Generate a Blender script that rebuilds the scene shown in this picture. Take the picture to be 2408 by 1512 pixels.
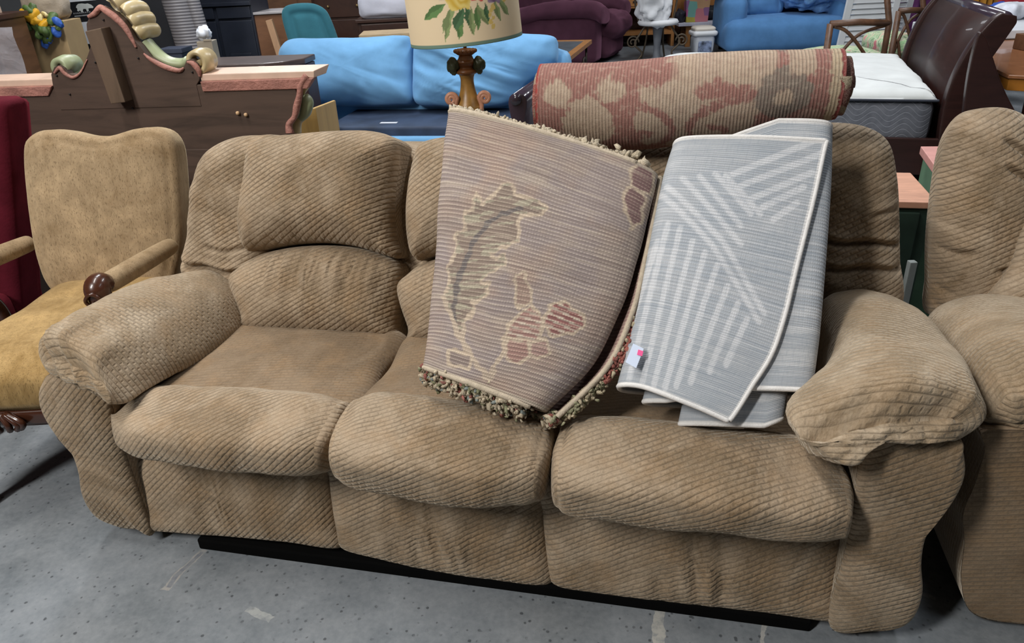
import bpy, bmesh, math, random
import numpy as np
from mathutils import Vector, Matrix
for _o in list(bpy.data.objects): bpy.data.objects.remove(_o)
SC = bpy.context.scene
COL = SC.collection
# ------------------------------------------------------------------ camera, light, exposure
F_PX, CAM_H, PITCH, ROLL = 1720.0, 1.4265, 27.0, -2.7
W_PX, H_PX = 2408.0, 1512.0
_th, _ro = math.radians(PITCH), math.radians(ROLL)
_U0 = np.array([0, math.sin(_th), math.cos(_th)]); _R0 = np.array([1.0, 0, 0])
CD = np.array([0, math.cos(_th), -math.sin(_th)])
CR = math.cos(_ro)*_R0 + math.sin(_ro)*_U0
CU = -math.sin(_ro)*_R0 + math.cos(_ro)*_U0
CC = np.array([0, 0, CAM_H])
cam = bpy.data.cameras.new('camera'); camo = bpy.data.objects.new('camera', cam); COL.objects.link(camo)
cam.sensor_fit = 'HORIZONTAL'; cam.sensor_width = 36.0; cam.lens = 36.0*F_PX/W_PX
cam.clip_start = 0.05; cam.clip_end = 100
M = Matrix(((CR[0], CU[0], -CD[0]), (CR[1], CU[1], -CD[1]), (CR[2], CU[2], -CD[2])))
camo.matrix_world = Matrix.Translation(Vector(CC)) @ M.to_4x4()
SC.camera = camo
w = bpy.data.worlds.new('hall_air'); SC.world = w; w.use_nodes = True
w.node_tree.nodes['Background'].inputs[0].default_value = (0.80, 0.90, 1.0, 1)
w.node_tree.nodes['Background'].inputs[1].default_value = 0.02
SC.view_settings.view_transform = 'Standard'; SC.view_settings.look = 'None'
SC.view_settings.exposure = 0.0; SC.view_settings.gamma = 1.0
try: SC.view_settings.use_curve_mapping = False
except Exception: pass
def area_light(name, loc, size, energy, col=(1, 0.97, 0.93), aim=None, spread=180):
    l = bpy.data.lights.new(name, 'AREA'); l.shape = 'RECTANGLE'; l.size, l.size_y = size; l.energy = energy; l.color = col
    l.spread = math.radians(spread)
    o = bpy.data.objects.new(name, l); COL.objects.link(o); o.location = loc
    if aim is not None:
        d = Vector(aim) - Vector(loc); o.rotation_euler = d.to_track_quat('-Z', 'Y').to_euler()
    return o
# rows of ceiling tubes: one pair to the left of the aisle, others deeper in the hall
area_light('ceiling_tube_light', (-2.9, -1.1, 4.0), (0.4, 1.6), 204, (1, 0.975, 0.935), aim=(-0.4, 1.5, 0.4))
area_light('ceiling_tube_light', (-1.5, 1.75, 4.2), (0.3, 2.2), 86, (1, 0.975, 0.935))
area_light('ceiling_tube_light', (2.9, 0.4, 4.3), (0.35, 2.4), 30, (0.9, 0.95, 1))
area_light('ceiling_tube_light', (-1.6, 4.8, 4.3), (0.35, 2.4), 110, (0.93, 0.96, 1))
area_light('ceiling_tube_light', (2.2, 4.4, 4.3), (0.35, 2.4), 110, (0.93, 0.96, 1))
area_light('ceiling_tube_light', (-2.5, 8.6, 4.3), (0.35, 2.4), 100, (0.93, 0.96, 1))
area_light('ceiling_tube_light', (3.0, 8.6, 4.3), (0.35, 2.4), 120, (0.93, 0.96, 1))
# ------------------------------------------------------------------ measuring helpers
class Frame:
    """A thing's own frame (origin, turn about z). at() gives the point, in that frame, that a sight line meets on a known plane of the thing."""
    def __init__(s, o, yaw=0.0):
        s.o = np.array(o, float); s.yaw = math.radians(yaw); s.c, s.s = math.cos(s.yaw), math.sin(s.yaw)
    def vin(s, v): return np.array([v[0]*s.c+v[1]*s.s, -v[0]*s.s+v[1]*s.c, v[2]])
    def vout(s, v): return np.array([v[0]*s.c-v[1]*s.s, v[0]*s.s+v[1]*s.c, v[2]])
    def world(s, p): return s.vout(np.array(p, float)) + s.o
    def at(s, p, x=None, y=None, z=None, plane=None):
        r = s.vin(CD + (p[0]-W_PX/2)/F_PX*CR + (H_PX/2-p[1])/F_PX*CU); c = s.vin(CC - s.o)
        if plane is not None: q, n = plane; t = np.dot(n, np.array(q)-c)/np.dot(n, r)
        elif x is not None: t = (x-c[0])/r[0]
        elif y is not None: t = (y-c[1])/r[1]
        else: t = (z-c[2])/r[2]
        return c + r*t
WORLD = Frame((0, 0, 0), 0)
# ------------------------------------------------------------------ mesh helpers
def link(name, me, mat=None, parent=None):
    o = bpy.data.objects.new(name, me); COL.objects.link(o)
    if mat is not None and len(me.materials) == 0: me.materials.append(mat)
    if parent is not None: o.parent = parent
    return o
def mesh(name, V, Fc, mat=None, parent=None, uv=None, smooth=True, col=None, loopuv=None):
    me = bpy.data.meshes.new(name)
    me.from_pydata([tuple(map(float, v)) for v in V], [], Fc); 
    if smooth: me.polygons.foreach_set('use_smooth', [True]*len(me.polygons))
    li = None
    if uv is not None or col is not None:
        li = np.zeros(len(me.loops), dtype=np.int32); me.loops.foreach_get('vertex_index', li)
    if uv is not None:
        ul = me.uv_layers.new(name='UVMap'); ul.data.foreach_set('uv', (np.asarray(uv, np.float32)[li] if loopuv is None else np.asarray(loopuv, np.float32)).ravel())
    if col is not None:
        ca = me.color_attributes.new('pattern', 'FLOAT_COLOR', 'POINT')
        c4 = np.ones((len(V), 4), np.float32); c4[:, :np.asarray(col).shape[1]] = col
        ca.data.foreach_set('color', c4.ravel())
    me.update()
    return link(name, me, mat, parent)
def thing(name, label, cat, loc=(0, 0, 0), rz=0.0, group=None):
    o = bpy.data.objects.new(name, None); COL.objects.link(o); o.location = loc; o.rotation_euler = (0, 0, math.radians(rz))
    o.empty_display_size = 0.1
    o['label'] = label; o['category'] = cat
    if group: o['group'] = group
    return o
def tag(o, label=None, cat=None, group=None, kind=None):
    if label: o['label'] = label
    if cat: o['category'] = cat
    if group: o['group'] = group
    if kind: o['kind'] = kind
    return o
def fthing(name, label, cat, fr, group=None):
    return thing(name, label, cat, tuple(fr.o), math.degrees(fr.yaw), group)
def crom(P, n, closed):
    P = np.asarray(P, float); K = len(P)
    t = np.linspace(0, K if closed else K-1, n, endpoint=not closed)
    i = np.floor(t).astype(int); 
    if not closed: i = np.clip(i, 0, K-2)
    f = (t-i)
    def g(k): return P[k % K] if closed else P[np.clip(k, 0, K-1)]
    sh = (slice(None),)+(None,)*(P.ndim-1)
    f = f[sh]
    p0, p1, p2, p3 = g(i-1), g(i), g(i+1), g(i+2)
    return 0.5*((2*p1)+(-p0+p2)*f+(2*p0-5*p1+4*p2-p3)*f*f+(-p0+3*p1-3*p2+p3)*f**3)
def resample(P, n, closed=True):
    Q = np.vstack([P, P[:1]]) if closed else P
    d = np.r_[0, np.cumsum(np.linalg.norm(np.diff(Q, axis=0), axis=1))]
    t = np.linspace(0, d[-1], n, endpoint=not closed)
    return np.stack([np.interp(t, d, Q[:, k]) for k in range(Q.shape[1])], 1)
def _hash(ix, iy, iz):
    h = (ix.astype(np.int64)*374761393 + iy.astype(np.int64)*668265263 + iz.astype(np.int64)*2147483647) & 0xffffffff
    h = ((h ^ (h >> 13))*1274126177) & 0xffffffff
    return ((h ^ (h >> 16)) & 0xffff)/65535.0
def vnoise(p):
    p = np.asarray(p, float); i = np.floor(p); f = p-i; f = f*f*(3-2*f); r = 0
    for dx in (0, 1):
        for dy in (0, 1):
            for dz in (0, 1):
                wgt = (f[:, 0] if dx else 1-f[:, 0])*(f[:, 1] if dy else 1-f[:, 1])*(f[:, 2] if dz else 1-f[:, 2])
                r = r + wgt*_hash(i[:, 0]+dx, i[:, 1]+dy, i[:, 2]+dz)
    return r*2-1
def fbm(p, o=3):
    r = 0; a = 1
    for k in range(o): r = r+a*vnoise(np.asarray(p)*(2**k)+17*k); a *= 0.5
    return r
def seg_dist(P, Q):
    """distance of points P to the closed polyline Q (2D)"""
    A = Q; B = np.roll(Q, -1, 0); D = B-A; L2 = (D**2).sum(1)+1e-12; out = np.full(len(P), 1e9)
    for s in range(0, len(P), 4000):
        p = P[s:s+4000, None, :]; t = np.clip(((p-A)*D).sum(2)/L2, 0, 1); q = A+t[..., None]*D
        out[s:s+4000] = np.sqrt(((p-q)**2).sum(2)).min(1)
    return out
def inside(P, Q):
    x, y = P[:, 0], P[:, 1]; r = np.zeros(len(P), bool); j = len(Q)-1
    for i in range(len(Q)):
        xi, yi = Q[i]; xj, yj = Q[j]
        if yi != yj:
            r ^= ((yi > y) != (yj > y)) & (x < (xj-xi)*(y-yi)/(yj-yi)+xi)
        j = i
    return r
def grid_faces(m, n, closed_n=True, off=0):
    f = []
    for a in range(m-1):
        for b in range(n if closed_n else n-1):
            c = (b+1) % n
            f.append((off+a*n+b, off+a*n+c, off+(a+1)*n+c, off+(a+1)*n+b))
    return f
def loft(name, secs, mat, parent=None, M_=None, N_=None, caps=(0.0, 0.0), disp=None, capp=1.0, smooth=True, raw=False, uvrot=False, closed=True):
    """a closed skin through sections of 3D points; caps = how far each rounded end bulges beyond its last section"""
    S = np.asarray(secs, float)
    if not raw:
        if N_ : S = np.stack([crom(s, N_, closed) for s in S])
        if M_ : S = crom(S, M_, False)
    m, n = S.shape[:2]
    ctr = S.mean(1)
    rows = []
    def cap(end):
        b = caps[0] if end == 0 else caps[1]; k = 0 if end == 0 else -1; k2 = 1 if end == 0 else -2
        d = ctr[k]-ctr[k2]; d = d/(np.linalg.norm(d)+1e-9); out = []
        for a in np.linspace(0, math.pi/2, 8)[1:]:
            out.append(ctr[k]+(S[k]-ctr[k])*max(math.cos(a)**capp, 0.02)+d*b*math.sin(a))
        return out
    pre = cap(0)[::-1] if caps[0] is not None else []
    post = cap(1) if caps[1] is not None else []
    A = np.array(list(pre)+list(S)+list(post)); m = len(A)
    per = np.r_[0, np.cumsum(np.linalg.norm(np.diff(S[len(S)//2], axis=0), axis=1))]
    cl = np.r_[0, np.cumsum(np.linalg.norm(np.diff(A.mean(1), axis=0), axis=1)+1e-4)]
    uv = np.stack([np.tile(per, m), np.repeat(cl, n)], 1)
    V = A.reshape(-1, 3)
    if disp is not None:
        gu = np.roll(A, -1, 1)-np.roll(A, 1, 1); gv = np.gradient(A, axis=0)
        nr = np.cross(gu, gv); nr /= np.linalg.norm(nr, axis=2, keepdims=True)+1e-9
        out = A-A.mean(1, keepdims=True)
        if (nr*out).sum() < 0: nr = -nr
        V = V+nr.reshape(-1, 3)*disp(V, uv)[:, None]
    Fc = grid_faces(m, n, closed)
    if closed:
        Fc.append(tuple(range(n))[::-1]); Fc.append(tuple((m-1)*n+k for k in range(n)))
    V = np.asarray(V)
    # per-corner uv: the wrap-round strip runs on, end caps get the flat cloth they are cut from
    tot = per[-1]+np.linalg.norm(S[len(S)//2][-1]-S[len(S)//2][0]); np0, np1 = len(pre), m-len(post)
    fa = S[0]-S[0].mean(0); ax = np.linalg.svd(fa)[2]
    e1 = ax[0] if ax[0][0] >= 0 else -ax[0]
    nn = ax[2]; up = np.array([0, 0, 1.0])
    if abs(nn[2]) < 0.7: e2 = up-nn*(nn@up); e2 /= np.linalg.norm(e2); e1 = np.cross(e2, nn); e1 = e1 if (e1[0]+0.3*e1[1]) >= 0 else -e1
    else: e2 = np.cross(nn, e1)
    lu = []
    for f in Fc:
        rows = [k//n for k in f]
        if len(f) > 4 or max(rows) <= np0-(0 if np0 else 1) or min(rows) >= np1-(1 if len(post) else 0):
            if len(f) > 4 or len(pre) or len(post):
                lu += [((V[k]@e1), (V[k]@e2)) for k in f]; continue
        wrap = any(k % n == n-1 for k in f) and any(k % n == 0 for k in f)
        for k in f:
            q = uv[k]; lu.append((tot if wrap and k % n == 0 else q[0], q[1]))
    lu = np.array(lu)
    if uvrot: lu = np.stack([lu[:, 1], -lu[:, 0]], 1)
    o = mesh(name, V, Fc, mat, parent, uv, smooth, loopuv=lu)
    bm = bmesh.new(); bm.from_mesh(o.data); bmesh.ops.recalc_face_normals(bm, faces=bm.faces); bm.to_mesh(o.data); bm.free()
    return o
def pillow(name, P3, nrm, T, R, mat, parent=None, back=0.08, dome=0.0, nseg=140, nring=22, disp=None, sharp=False, cen=None, up=(0, 0, 1), p=0.5, bulge=0.0):
    """a stuffed pad: outline P3 (3D, on a plane with normal nrm), front swelling T over the rim radius R, solid behind by back"""
    P3 = np.asarray(P3, float); nrm = np.asarray(nrm, float); nrm /= np.linalg.norm(nrm)
    ex = np.cross(up, nrm); ex /= np.linalg.norm(ex); ey = np.cross(nrm, ex); o = P3.mean(0)
    P2 = np.stack([(P3-o)@ex, (P3-o)@ey], 1)
    if not sharp: P2 = crom(P2, len(P2)*8, True)
    P2 = resample(P2, nseg)
    c = P2.mean(0) if cen is None else np.asarray(cen)
    rr = 1-np.linspace(0, 1, nring)**1.5*0.985
    rings = np.stack([c+(P2-c)*r for r in rr]); fl = rings.reshape(-1, 2)
    d = seg_dist(fl, P2); t = np.clip(d/R, 0, 1); h = T*(1-(1-t)**2)**p + dome*(1-np.repeat(rr, nseg)**2)
    V = o+fl[:, :1]*ex+fl[:, 1:]*ey+h[:, None]*nrm
    uv = fl.copy()
    if disp is not None: V = V+nrm*disp(V, fl, d)[:, None]
    bk = []
    for sc, dep in ((1+bulge, .3), (1+bulge, .7), (0.97, 1.0), (0.5, 1.0), (0.02, 1.0)):
        q = c+(P2-c)*sc; bk.append(o+q[:, :1]*ex+q[:, 1:]*ey-back*dep*nrm)
    nb = len(bk)
    A = np.vstack([np.vstack(bk[::-1]), V])
    # rims: side uv runs on with depth
    uvb = []
    for sc, dep in ((1+bulge, .3), (1+bulge, .7), (0.97, 1.0), (0.5, 1.0), (0.02, 1.0)):
        q = c+(P2-c)*(1+back*dep/ max(0.1, np.abs(P2-c).max())); uvb.append(q)
    uv = np.vstack([np.vstack(uvb[::-1]), uv])
    m = nb+nring; Fc = grid_faces(m, nseg, True)
    Fc.append(tuple(range(nseg))[::-1]); Fc.append(tuple((m-1)*nseg+k for k in range(nseg)))
    ob = mesh(name, A, Fc, mat, parent, uv, True)
    bm = bmesh.new(); bm.from_mesh(ob.data); bmesh.ops.recalc_face_normals(bm, faces=bm.faces); bm.to_mesh(ob.data); bm.free()
    return ob
def boxv(bm, lo, hi, mat=0, rot=None, pivot=None):
    lo, hi = np.minimum(lo, hi), np.maximum(lo, hi)
    vs = [bm.verts.new((x, y, z)) for x in (lo[0], hi[0]) for y in (lo[1], hi[1]) for z in (lo[2], hi[2])]
    for f in ((0, 1, 3, 2), (4, 6, 7, 5), (0, 4, 5, 1), (2, 3, 7, 6), (0, 2, 6, 4), (1, 5, 7, 3)): bm.faces.new([vs[k] for k in f])
    return vs
def box(name, lo, hi, mat, parent=None, bev=0.004, seg=2, rot=None, uvs=True):
    """bevelled box; rot = (axis, degrees) about its centre"""
    lo = np.array(lo, float); hi = np.array(hi, float); c = (lo+hi)/2
    bm = bmesh.new(); boxv(bm, lo-c, hi-c)
    bmesh.ops.recalc_face_normals(bm, faces=bm.faces)
    if bev: bmesh.ops.bevel(bm, geom=list(bm.edges), offset=bev, segments=seg, affect='EDGES', profile=0.6)
    me = bpy.data.meshes.new(name); bm.to_mesh(me); bm.free()
    if seg > 2: me.polygons.foreach_set('use_smooth', [True]*len(me.polygons))
    o = link(name, me, mat, parent); o.location = c
    if rot: o.rotation_mode = 'XYZ'; o.rotation_euler = [math.radians(a) for a in rot]
    return o
def hexa(name, P8, mat, parent=None, bev=0.004, seg=2):
    """8-corner block: bottom four then top four, each in order round"""
    bm = bmesh.new(); v = [bm.verts.new(tuple(map(float, p))) for p in P8]
    for f in ((3, 2, 1, 0), (4, 5, 6, 7), (0, 1, 5, 4), (1, 2, 6, 5), (2, 3, 7, 6), (3, 0, 4, 7)): bm.faces.new([v[k] for k in f])
    bmesh.ops.recalc_face_normals(bm, faces=bm.faces)
    if bev: bmesh.ops.bevel(bm, geom=list(bm.edges), offset=bev, segments=seg, affect='EDGES', profile=0.6)
    me = bpy.data.meshes.new(name); bm.to_mesh(me); bm.free()
    if seg > 2: me.polygons.foreach_set('use_smooth', [True]*len(me.polygons))
    return link(name, me, mat, parent)
def prism(name, P3, vec, mat, parent=None, bev=0.0, seg=2, smooth=False):
    """a flat outline P3 given thickness along vec"""
    P3 = np.asarray(P3, float); vec = np.asarray(vec, float); n = len(P3)
    bm = bmesh.new(); a = [bm.verts.new(tuple(p)) for p in P3]; b = [bm.verts.new(tuple(p+vec)) for p in P3]
    bm.faces.new(a[::-1]); bm.faces.new(b)
    for k in range(n): bm.faces.new((a[k], a[(k+1) % n], b[(k+1) % n], b[k]))
    bmesh.ops.recalc_face_normals(bm, faces=bm.faces)
    if bev: bmesh.ops.bevel(bm, geom=list(bm.edges), offset=bev, segments=seg, affect='EDGES', profile=0.6)
    me = bpy.data.meshes.new(name); bm.to_mesh(me); bm.free()
    if smooth: me.polygons.foreach_set('use_smooth', [True]*len(me.polygons))
    return link(name, me, mat, parent)
def tube(name, path, rad, mat, parent=None, n=12, dense=0, closed=False, flat=1.0):
    P = np.asarray(path, float); R = np.full(len(P), rad, float) if np.isscalar(rad) else np.asarray(rad, float)
    if dense:
        R = crom(R[:, None], dense, closed)[:, 0]; P = crom(P, dense, closed)
    T = np.gradient(P, axis=0); T /= np.linalg.norm(T, axis=1, keepdims=True)+1e-9
    up = np.array([0, 0, 1.0]) if abs(T[0][2]) < 0.9 else np.array([1.0, 0, 0])
    u = np.cross(T[0], up); u /= np.linalg.norm(u); rows = []
    for k in range(len(P)):
        u = u-T[k]*(u@T[k]); u /= np.linalg.norm(u)+1e-9; v = np.cross(T[k], u)
        a = np.linspace(0, 2*math.pi, n, endpoint=False)
        rows.append(P[k]+R[k]*(np.cos(a)[:, None]*u+flat*np.sin(a)[:, None]*v))
    V = np.vstack(rows); m = len(P); Fc = grid_faces(m, n, True)
    if closed:
        Fc += [((m-1)*n+b, (m-1)*n+(b+1) % n, (b+1) % n, b) for b in range(n)]
    else: Fc += [tuple(range(n))[::-1], tuple((m-1)*n+k for k in range(n))]
    return mesh(name, V, Fc, mat, parent)
def lathe(name, prof, mat, parent=None, n=24, loc=(0, 0, 0), dense=0):
    """prof = [(radius, z)...] turned about z"""
    p = np.asarray(prof, float)
    if dense: p = crom(p, dense, False); p[:, 0] = np.maximum(p[:, 0], 0.0005)
    a = np.linspace(0, 2*math.pi, n, endpoint=False)
    V = np.vstack([np.stack([r*np.cos(a), r*np.sin(a), np.full(n, z)], 1) for r, z in p])+np.array(loc)
    m = len(p); Fc = grid_faces(m, n, True)+[tuple(range(n))[::-1], tuple((m-1)*n+k for k in range(n))]
    uv = np.stack([np.tile(a/(2*math.pi), m), np.repeat(np.linspace(0, 1, m), n)], 1)
    o = mesh(name, V, Fc, mat, parent, uv)
    bm = bmesh.new(); bm.from_mesh(o.data); bmesh.ops.recalc_face_normals(bm, faces=bm.faces); bm.to_mesh(o.data); bm.free()
    return o
# ------------------------------------------------------------------ materials
def mat_new(name):
    m = bpy.data.materials.new(name); m.use_nodes = True
    nt = m.node_tree; b = nt.nodes['Principled BSDF']; return m, nt, b
def N(nt, t, **kw):
    n = nt.nodes.new(t)
    for k, v in kw.items(): setattr(n, k, v)
    return n
def ramp(nt, fac, stops):
    r = N(nt, 'ShaderNodeValToRGB'); e = r.color_ramp.elements
    while len(e) > 1: e.remove(e[-1])
    e[0].position, e[0].color = stops[0][0], (*stops[0][1], 1)
    for p, c in stops[1:]: q = e.new(p); q.color = (*c, 1)
    nt.links.new(fac, r.inputs[0]); return r.outputs[0]
def mix(nt, fac, a, b, mode='MIX'):
    n = N(nt, 'ShaderNodeMix', data_type='RGBA', blend_type=mode)
    for s, v in ((n.inputs[0], fac), (n.inputs[6], a), (n.inputs[7], b)):
        if hasattr(v, 'is_linked') or isinstance(v, bpy.types.NodeSocket): nt.links.new(v, s)
        else: s.default_value = v if isinstance(v, (int, float)) else (*v, 1) if len(v) == 3 else v
    return n.outputs[2]
def math_(nt, op, a, b=None):
    n = N(nt, 'ShaderNodeMath', operation=op)
    for s, v in ((n.inputs[0], a), (n.inputs[1], b)):
        if v is None: continue
        if isinstance(v, bpy.types.NodeSocket): nt.links.new(v, s)
        else: s.default_value = v
    return n.outputs[0]
def noise(nt, vec, scale, detail=3, rough=0.55, dist=0.0):
    n = N(nt, 'ShaderNodeTexNoise'); n.inputs['Scale'].default_value = scale; n.inputs['Detail'].default_value = detail
    n.inputs['Roughness'].default_value = rough; n.inputs['Distortion'].default_value = dist
    if vec is not None: nt.links.new(vec, n.inputs['Vector'])
    return n.outputs['Fac']
def mapping(nt, vec, scale=(1, 1, 1), rot=(0, 0, 0)):
    n = N(nt, 'ShaderNodeMapping'); n.inputs['Scale'].default_value = scale; n.inputs['Rotation'].default_value = [math.radians(r) for r in rot]
    nt.links.new(vec, n.inputs['Vector']); return n.outputs[0]
def bump(nt, b, h, strength=0.5, dist=0.01, prev=None):
    n = N(nt, 'ShaderNodeBump'); n.inputs['Strength'].default_value = strength; n.inputs['Distance'].default_value = dist
    nt.links.new(h, n.inputs['Height'])
    if prev is not None: nt.links.new(prev, n.inputs['Normal'])
    nt.links.new(n.outputs[0], b.inputs['Normal']); return n.outputs[0]
def coord(nt, which='Object'): return N(nt, 'ShaderNodeTexCoord').outputs[which]
_plain = {}
def plain(col, rough=0.6, var=0.12, scale=9.0, metal=0.0, spec=0.4, bmp=0.0, sheen=0.0, name=None, stretch=(1, 1, 1), coat=0.0):
    key = (tuple(col), rough, var, scale, metal, spec, bmp, sheen, stretch, coat)
    if key in _plain: return _plain[key]
    m, nt, b = mat_new(name or 'paint')
    v = mapping(nt, coord(nt), stretch); f = noise(nt, v, scale, 4)
    c = np.array(col); nt.links.new(ramp(nt, f, [(0.3, tuple(c*(1-var))), (0.7, tuple(np.minimum(c*(1+var), 1)))]), b.inputs['Base Color'])
    b.inputs['Roughness'].default_value = rough; b.inputs['Metallic'].default_value = metal; b.inputs['Specular IOR Level'].default_value = spec
    b.inputs['Sheen Weight'].default_value = sheen; b.inputs['Coat Weight'].default_value = coat
    if bmp: bump(nt, b, noise(nt, v, scale*5, 3), bmp, 0.01)
    _plain[key] = m; return m
def wood(col, dark=0.55, rough=0.45, scale=3.0, stretch=(1, 12, 12), spec=0.4, coat=0.0, name='wood', bmp=0.1):
    m, nt, b = mat_new(name)
    v = mapping(nt, coord(nt), stretch); f = noise(nt, v, scale, 6, 0.65, 0.8)
    c = np.array(col)
    nt.links.new(ramp(nt, f, [(0.25, tuple(c*dark)), (0.5, tuple(c)), (0.75, tuple(np.minimum(c*1.25, 1)))]), b.inputs['Base Color'])
    b.inputs['Roughness'].default_value = rough; b.inputs['Specular IOR Level'].default_value = spec; b.inputs['Coat Weight'].default_value = coat
    bump(nt, b, f, bmp, 0.004)
    return m
def chenille(rot=30, name='ribbed_chenille', light=(0.405, 0.315, 0.222), dark=(0.182, 0.124, 0.070), rib=0.0125, blen=0.021, depth=0.55, groove=0.50):
    """ribbed upholstery: rows of short raised dashes, brushed nap patches, velvety edge"""
    m, nt, b = mat_new(name)
    uv = coord(nt, 'UV')
    wob = N(nt, 'ShaderNodeTexNoise'); wob.inputs['Scale'].default_value = 5; wob.inputs['Detail'].default_value = 5; wob.inputs['Roughness'].default_value = 0.6; nt.links.new(uv, wob.inputs['Vector'])
    sub = N(nt, 'ShaderNodeVectorMath', operation='SUBTRACT'); nt.links.new(wob.outputs['Color'], sub.inputs[0]); sub.inputs[1].default_value = (0.5, 0.5, 0.5)
    sc = N(nt, 'ShaderNodeVectorMath', operation='SCALE'); nt.links.new(sub.outputs[0], sc.inputs[0]); sc.inputs[3].default_value = 0.010
    ad = N(nt, 'ShaderNodeVectorMath', operation='ADD'); nt.links.new(uv, ad.inputs[0]); nt.links.new(sc.outputs[0], ad.inputs[1])
    v = mapping(nt, ad.outputs[0], (1, 1, 1), (0, 0, -rot))
    br = N(nt, 'ShaderNodeTexBrick'); nt.links.new(v, br.inputs['Vector'])
    br.offset = 0.37; br.inputs['Scale'].default_value = 1.0; br.inputs['Mortar Size'].default_value = rib*0.40; br.inputs['Mortar Smooth'].default_value = 1.0
    br.inputs['Brick Width'].default_value = blen; br.inputs['Row Height'].default_value = rib; br.inputs['Bias'].default_value = 0.0
    sv_ = N(nt, 'ShaderNodeSeparateXYZ'); nt.links.new(v, sv_.inputs[0])
    wv = math_(nt, 'SUBTRACT', 1.0, math_(nt, 'ABSOLUTE', math_(nt, 'SINE', math_(nt, 'MULTIPLY', sv_.outputs[1], math.pi/rib))))
    fac = math_(nt, 'MAXIMUM', math_(nt, 'POWER', wv, 1.6), math_(nt, 'MULTIPLY', br.outputs['Fac'], 0.5))
    n1 = noise(nt, uv, 3.2, 7, 0.68, 0.8); n2 = noise(nt, uv, 300, 2); n3 = noise(nt, mapping(nt, v, (45, 130, 1)), 1, 3, 0.6)
    nap = ramp(nt, n1, [(0.43, (0, 0, 0)), (0.57, (1, 1, 1))])        # 1 where the pile is brushed up and pale
    base = mix(nt, nap, dark, light)
    warm = noise(nt, uv, 11, 4, 0.6, 0.4)
    base = mix(nt, math_(nt, 'MULTIPLY', ramp(nt, warm, [(0.45, (0, 0, 0)), (0.7, (1, 1, 1))]), 0.45), base, (0.36, 0.215, 0.10))
    spk = mix(nt, 0.30, base, ramp(nt, n3, [(0.3, tuple(np.array(dark)*0.62)), (0.7, tuple(np.minimum(np.array(light)*1.2, 1)))]))
    spk = mix(nt, 0.16, spk, ramp(nt, n2, [(0.3, tuple(np.array(dark)*0.5)), (0.7, tuple(np.minimum(np.array(light)*1.3, 1)))]))
    soft_ = math_(nt, 'ADD', 0.35, math_(nt, 'MULTIPLY', ramp(nt, noise(nt, uv, 6.5, 4, 0.6), [(0.38, (0, 0, 0)), (0.6, (1, 1, 1))]), 0.65))   # how crushed the ribs are
    g = math_(nt, 'MULTIPLY', math_(nt, 'MULTIPLY', math_(nt, 'POWER', fac, 1.2), groove), math_(nt, 'MULTIPLY', soft_, math_(nt, 'ADD', 0.45, math_(nt, 'MULTIPLY', ramp(nt, n3, [(0.35, (0, 0, 0)), (0.6, (1, 1, 1))]), 0.8))))
    col = mix(nt, g, spk, tuple(np.array(dark)*0.38))
    nt.links.new(col, b.inputs['Base Color'])
    b.inputs['Roughness'].default_value = 0.95; b.inputs['Specular IOR Level'].default_value = 0.1
    b.inputs['Sheen Weight'].default_value = 0.4; b.inputs['Sheen Roughness'].default_value = 0.4; b.inputs['Sheen Tint'].default_value = (0.95, 0.85, 0.7, 1)
    h = math_(nt, 'ADD', math_(nt, 'MULTIPLY', math_(nt, 'SUBTRACT', 1.0, fac), soft_), math_(nt, 'ADD', math_(nt, 'MULTIPLY', n2, 0.3), math_(nt, 'MULTIPLY', n3, 0.5)))
    bump(nt, b, h, depth, 0.006)
    return m
def velvet(col, name='plush_fabric', var=0.25, scale=6, sheen=0.6, tint=None, bmp=0.25, fine=90):
    m, nt, b = mat_new(name)
    v = coord(nt); f = noise(nt, v, scale, 4, 0.6); c = np.array(col)
    nt.links.new(ramp(nt, f, [(0.32, tuple(c*(1-var))), (0.68, tuple(np.minimum(c*(1+var), 1)))]), b.inputs['Base Color'])
    b.inputs['Roughness'].default_value = 0.95; b.inputs['Specular IOR Level'].default_value = 0.1
    b.inputs['Sheen Weight'].default_value = sheen; b.inputs['Sheen Roughness'].default_value = 0.5
    b.inputs['Sheen Tint'].default_value = (*(tint or tuple(np.minimum(c*2+0.1, 1))), 1)
    bump(nt, b, noise(nt, v, fine, 3), bmp, 0.004)
    return m
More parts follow.
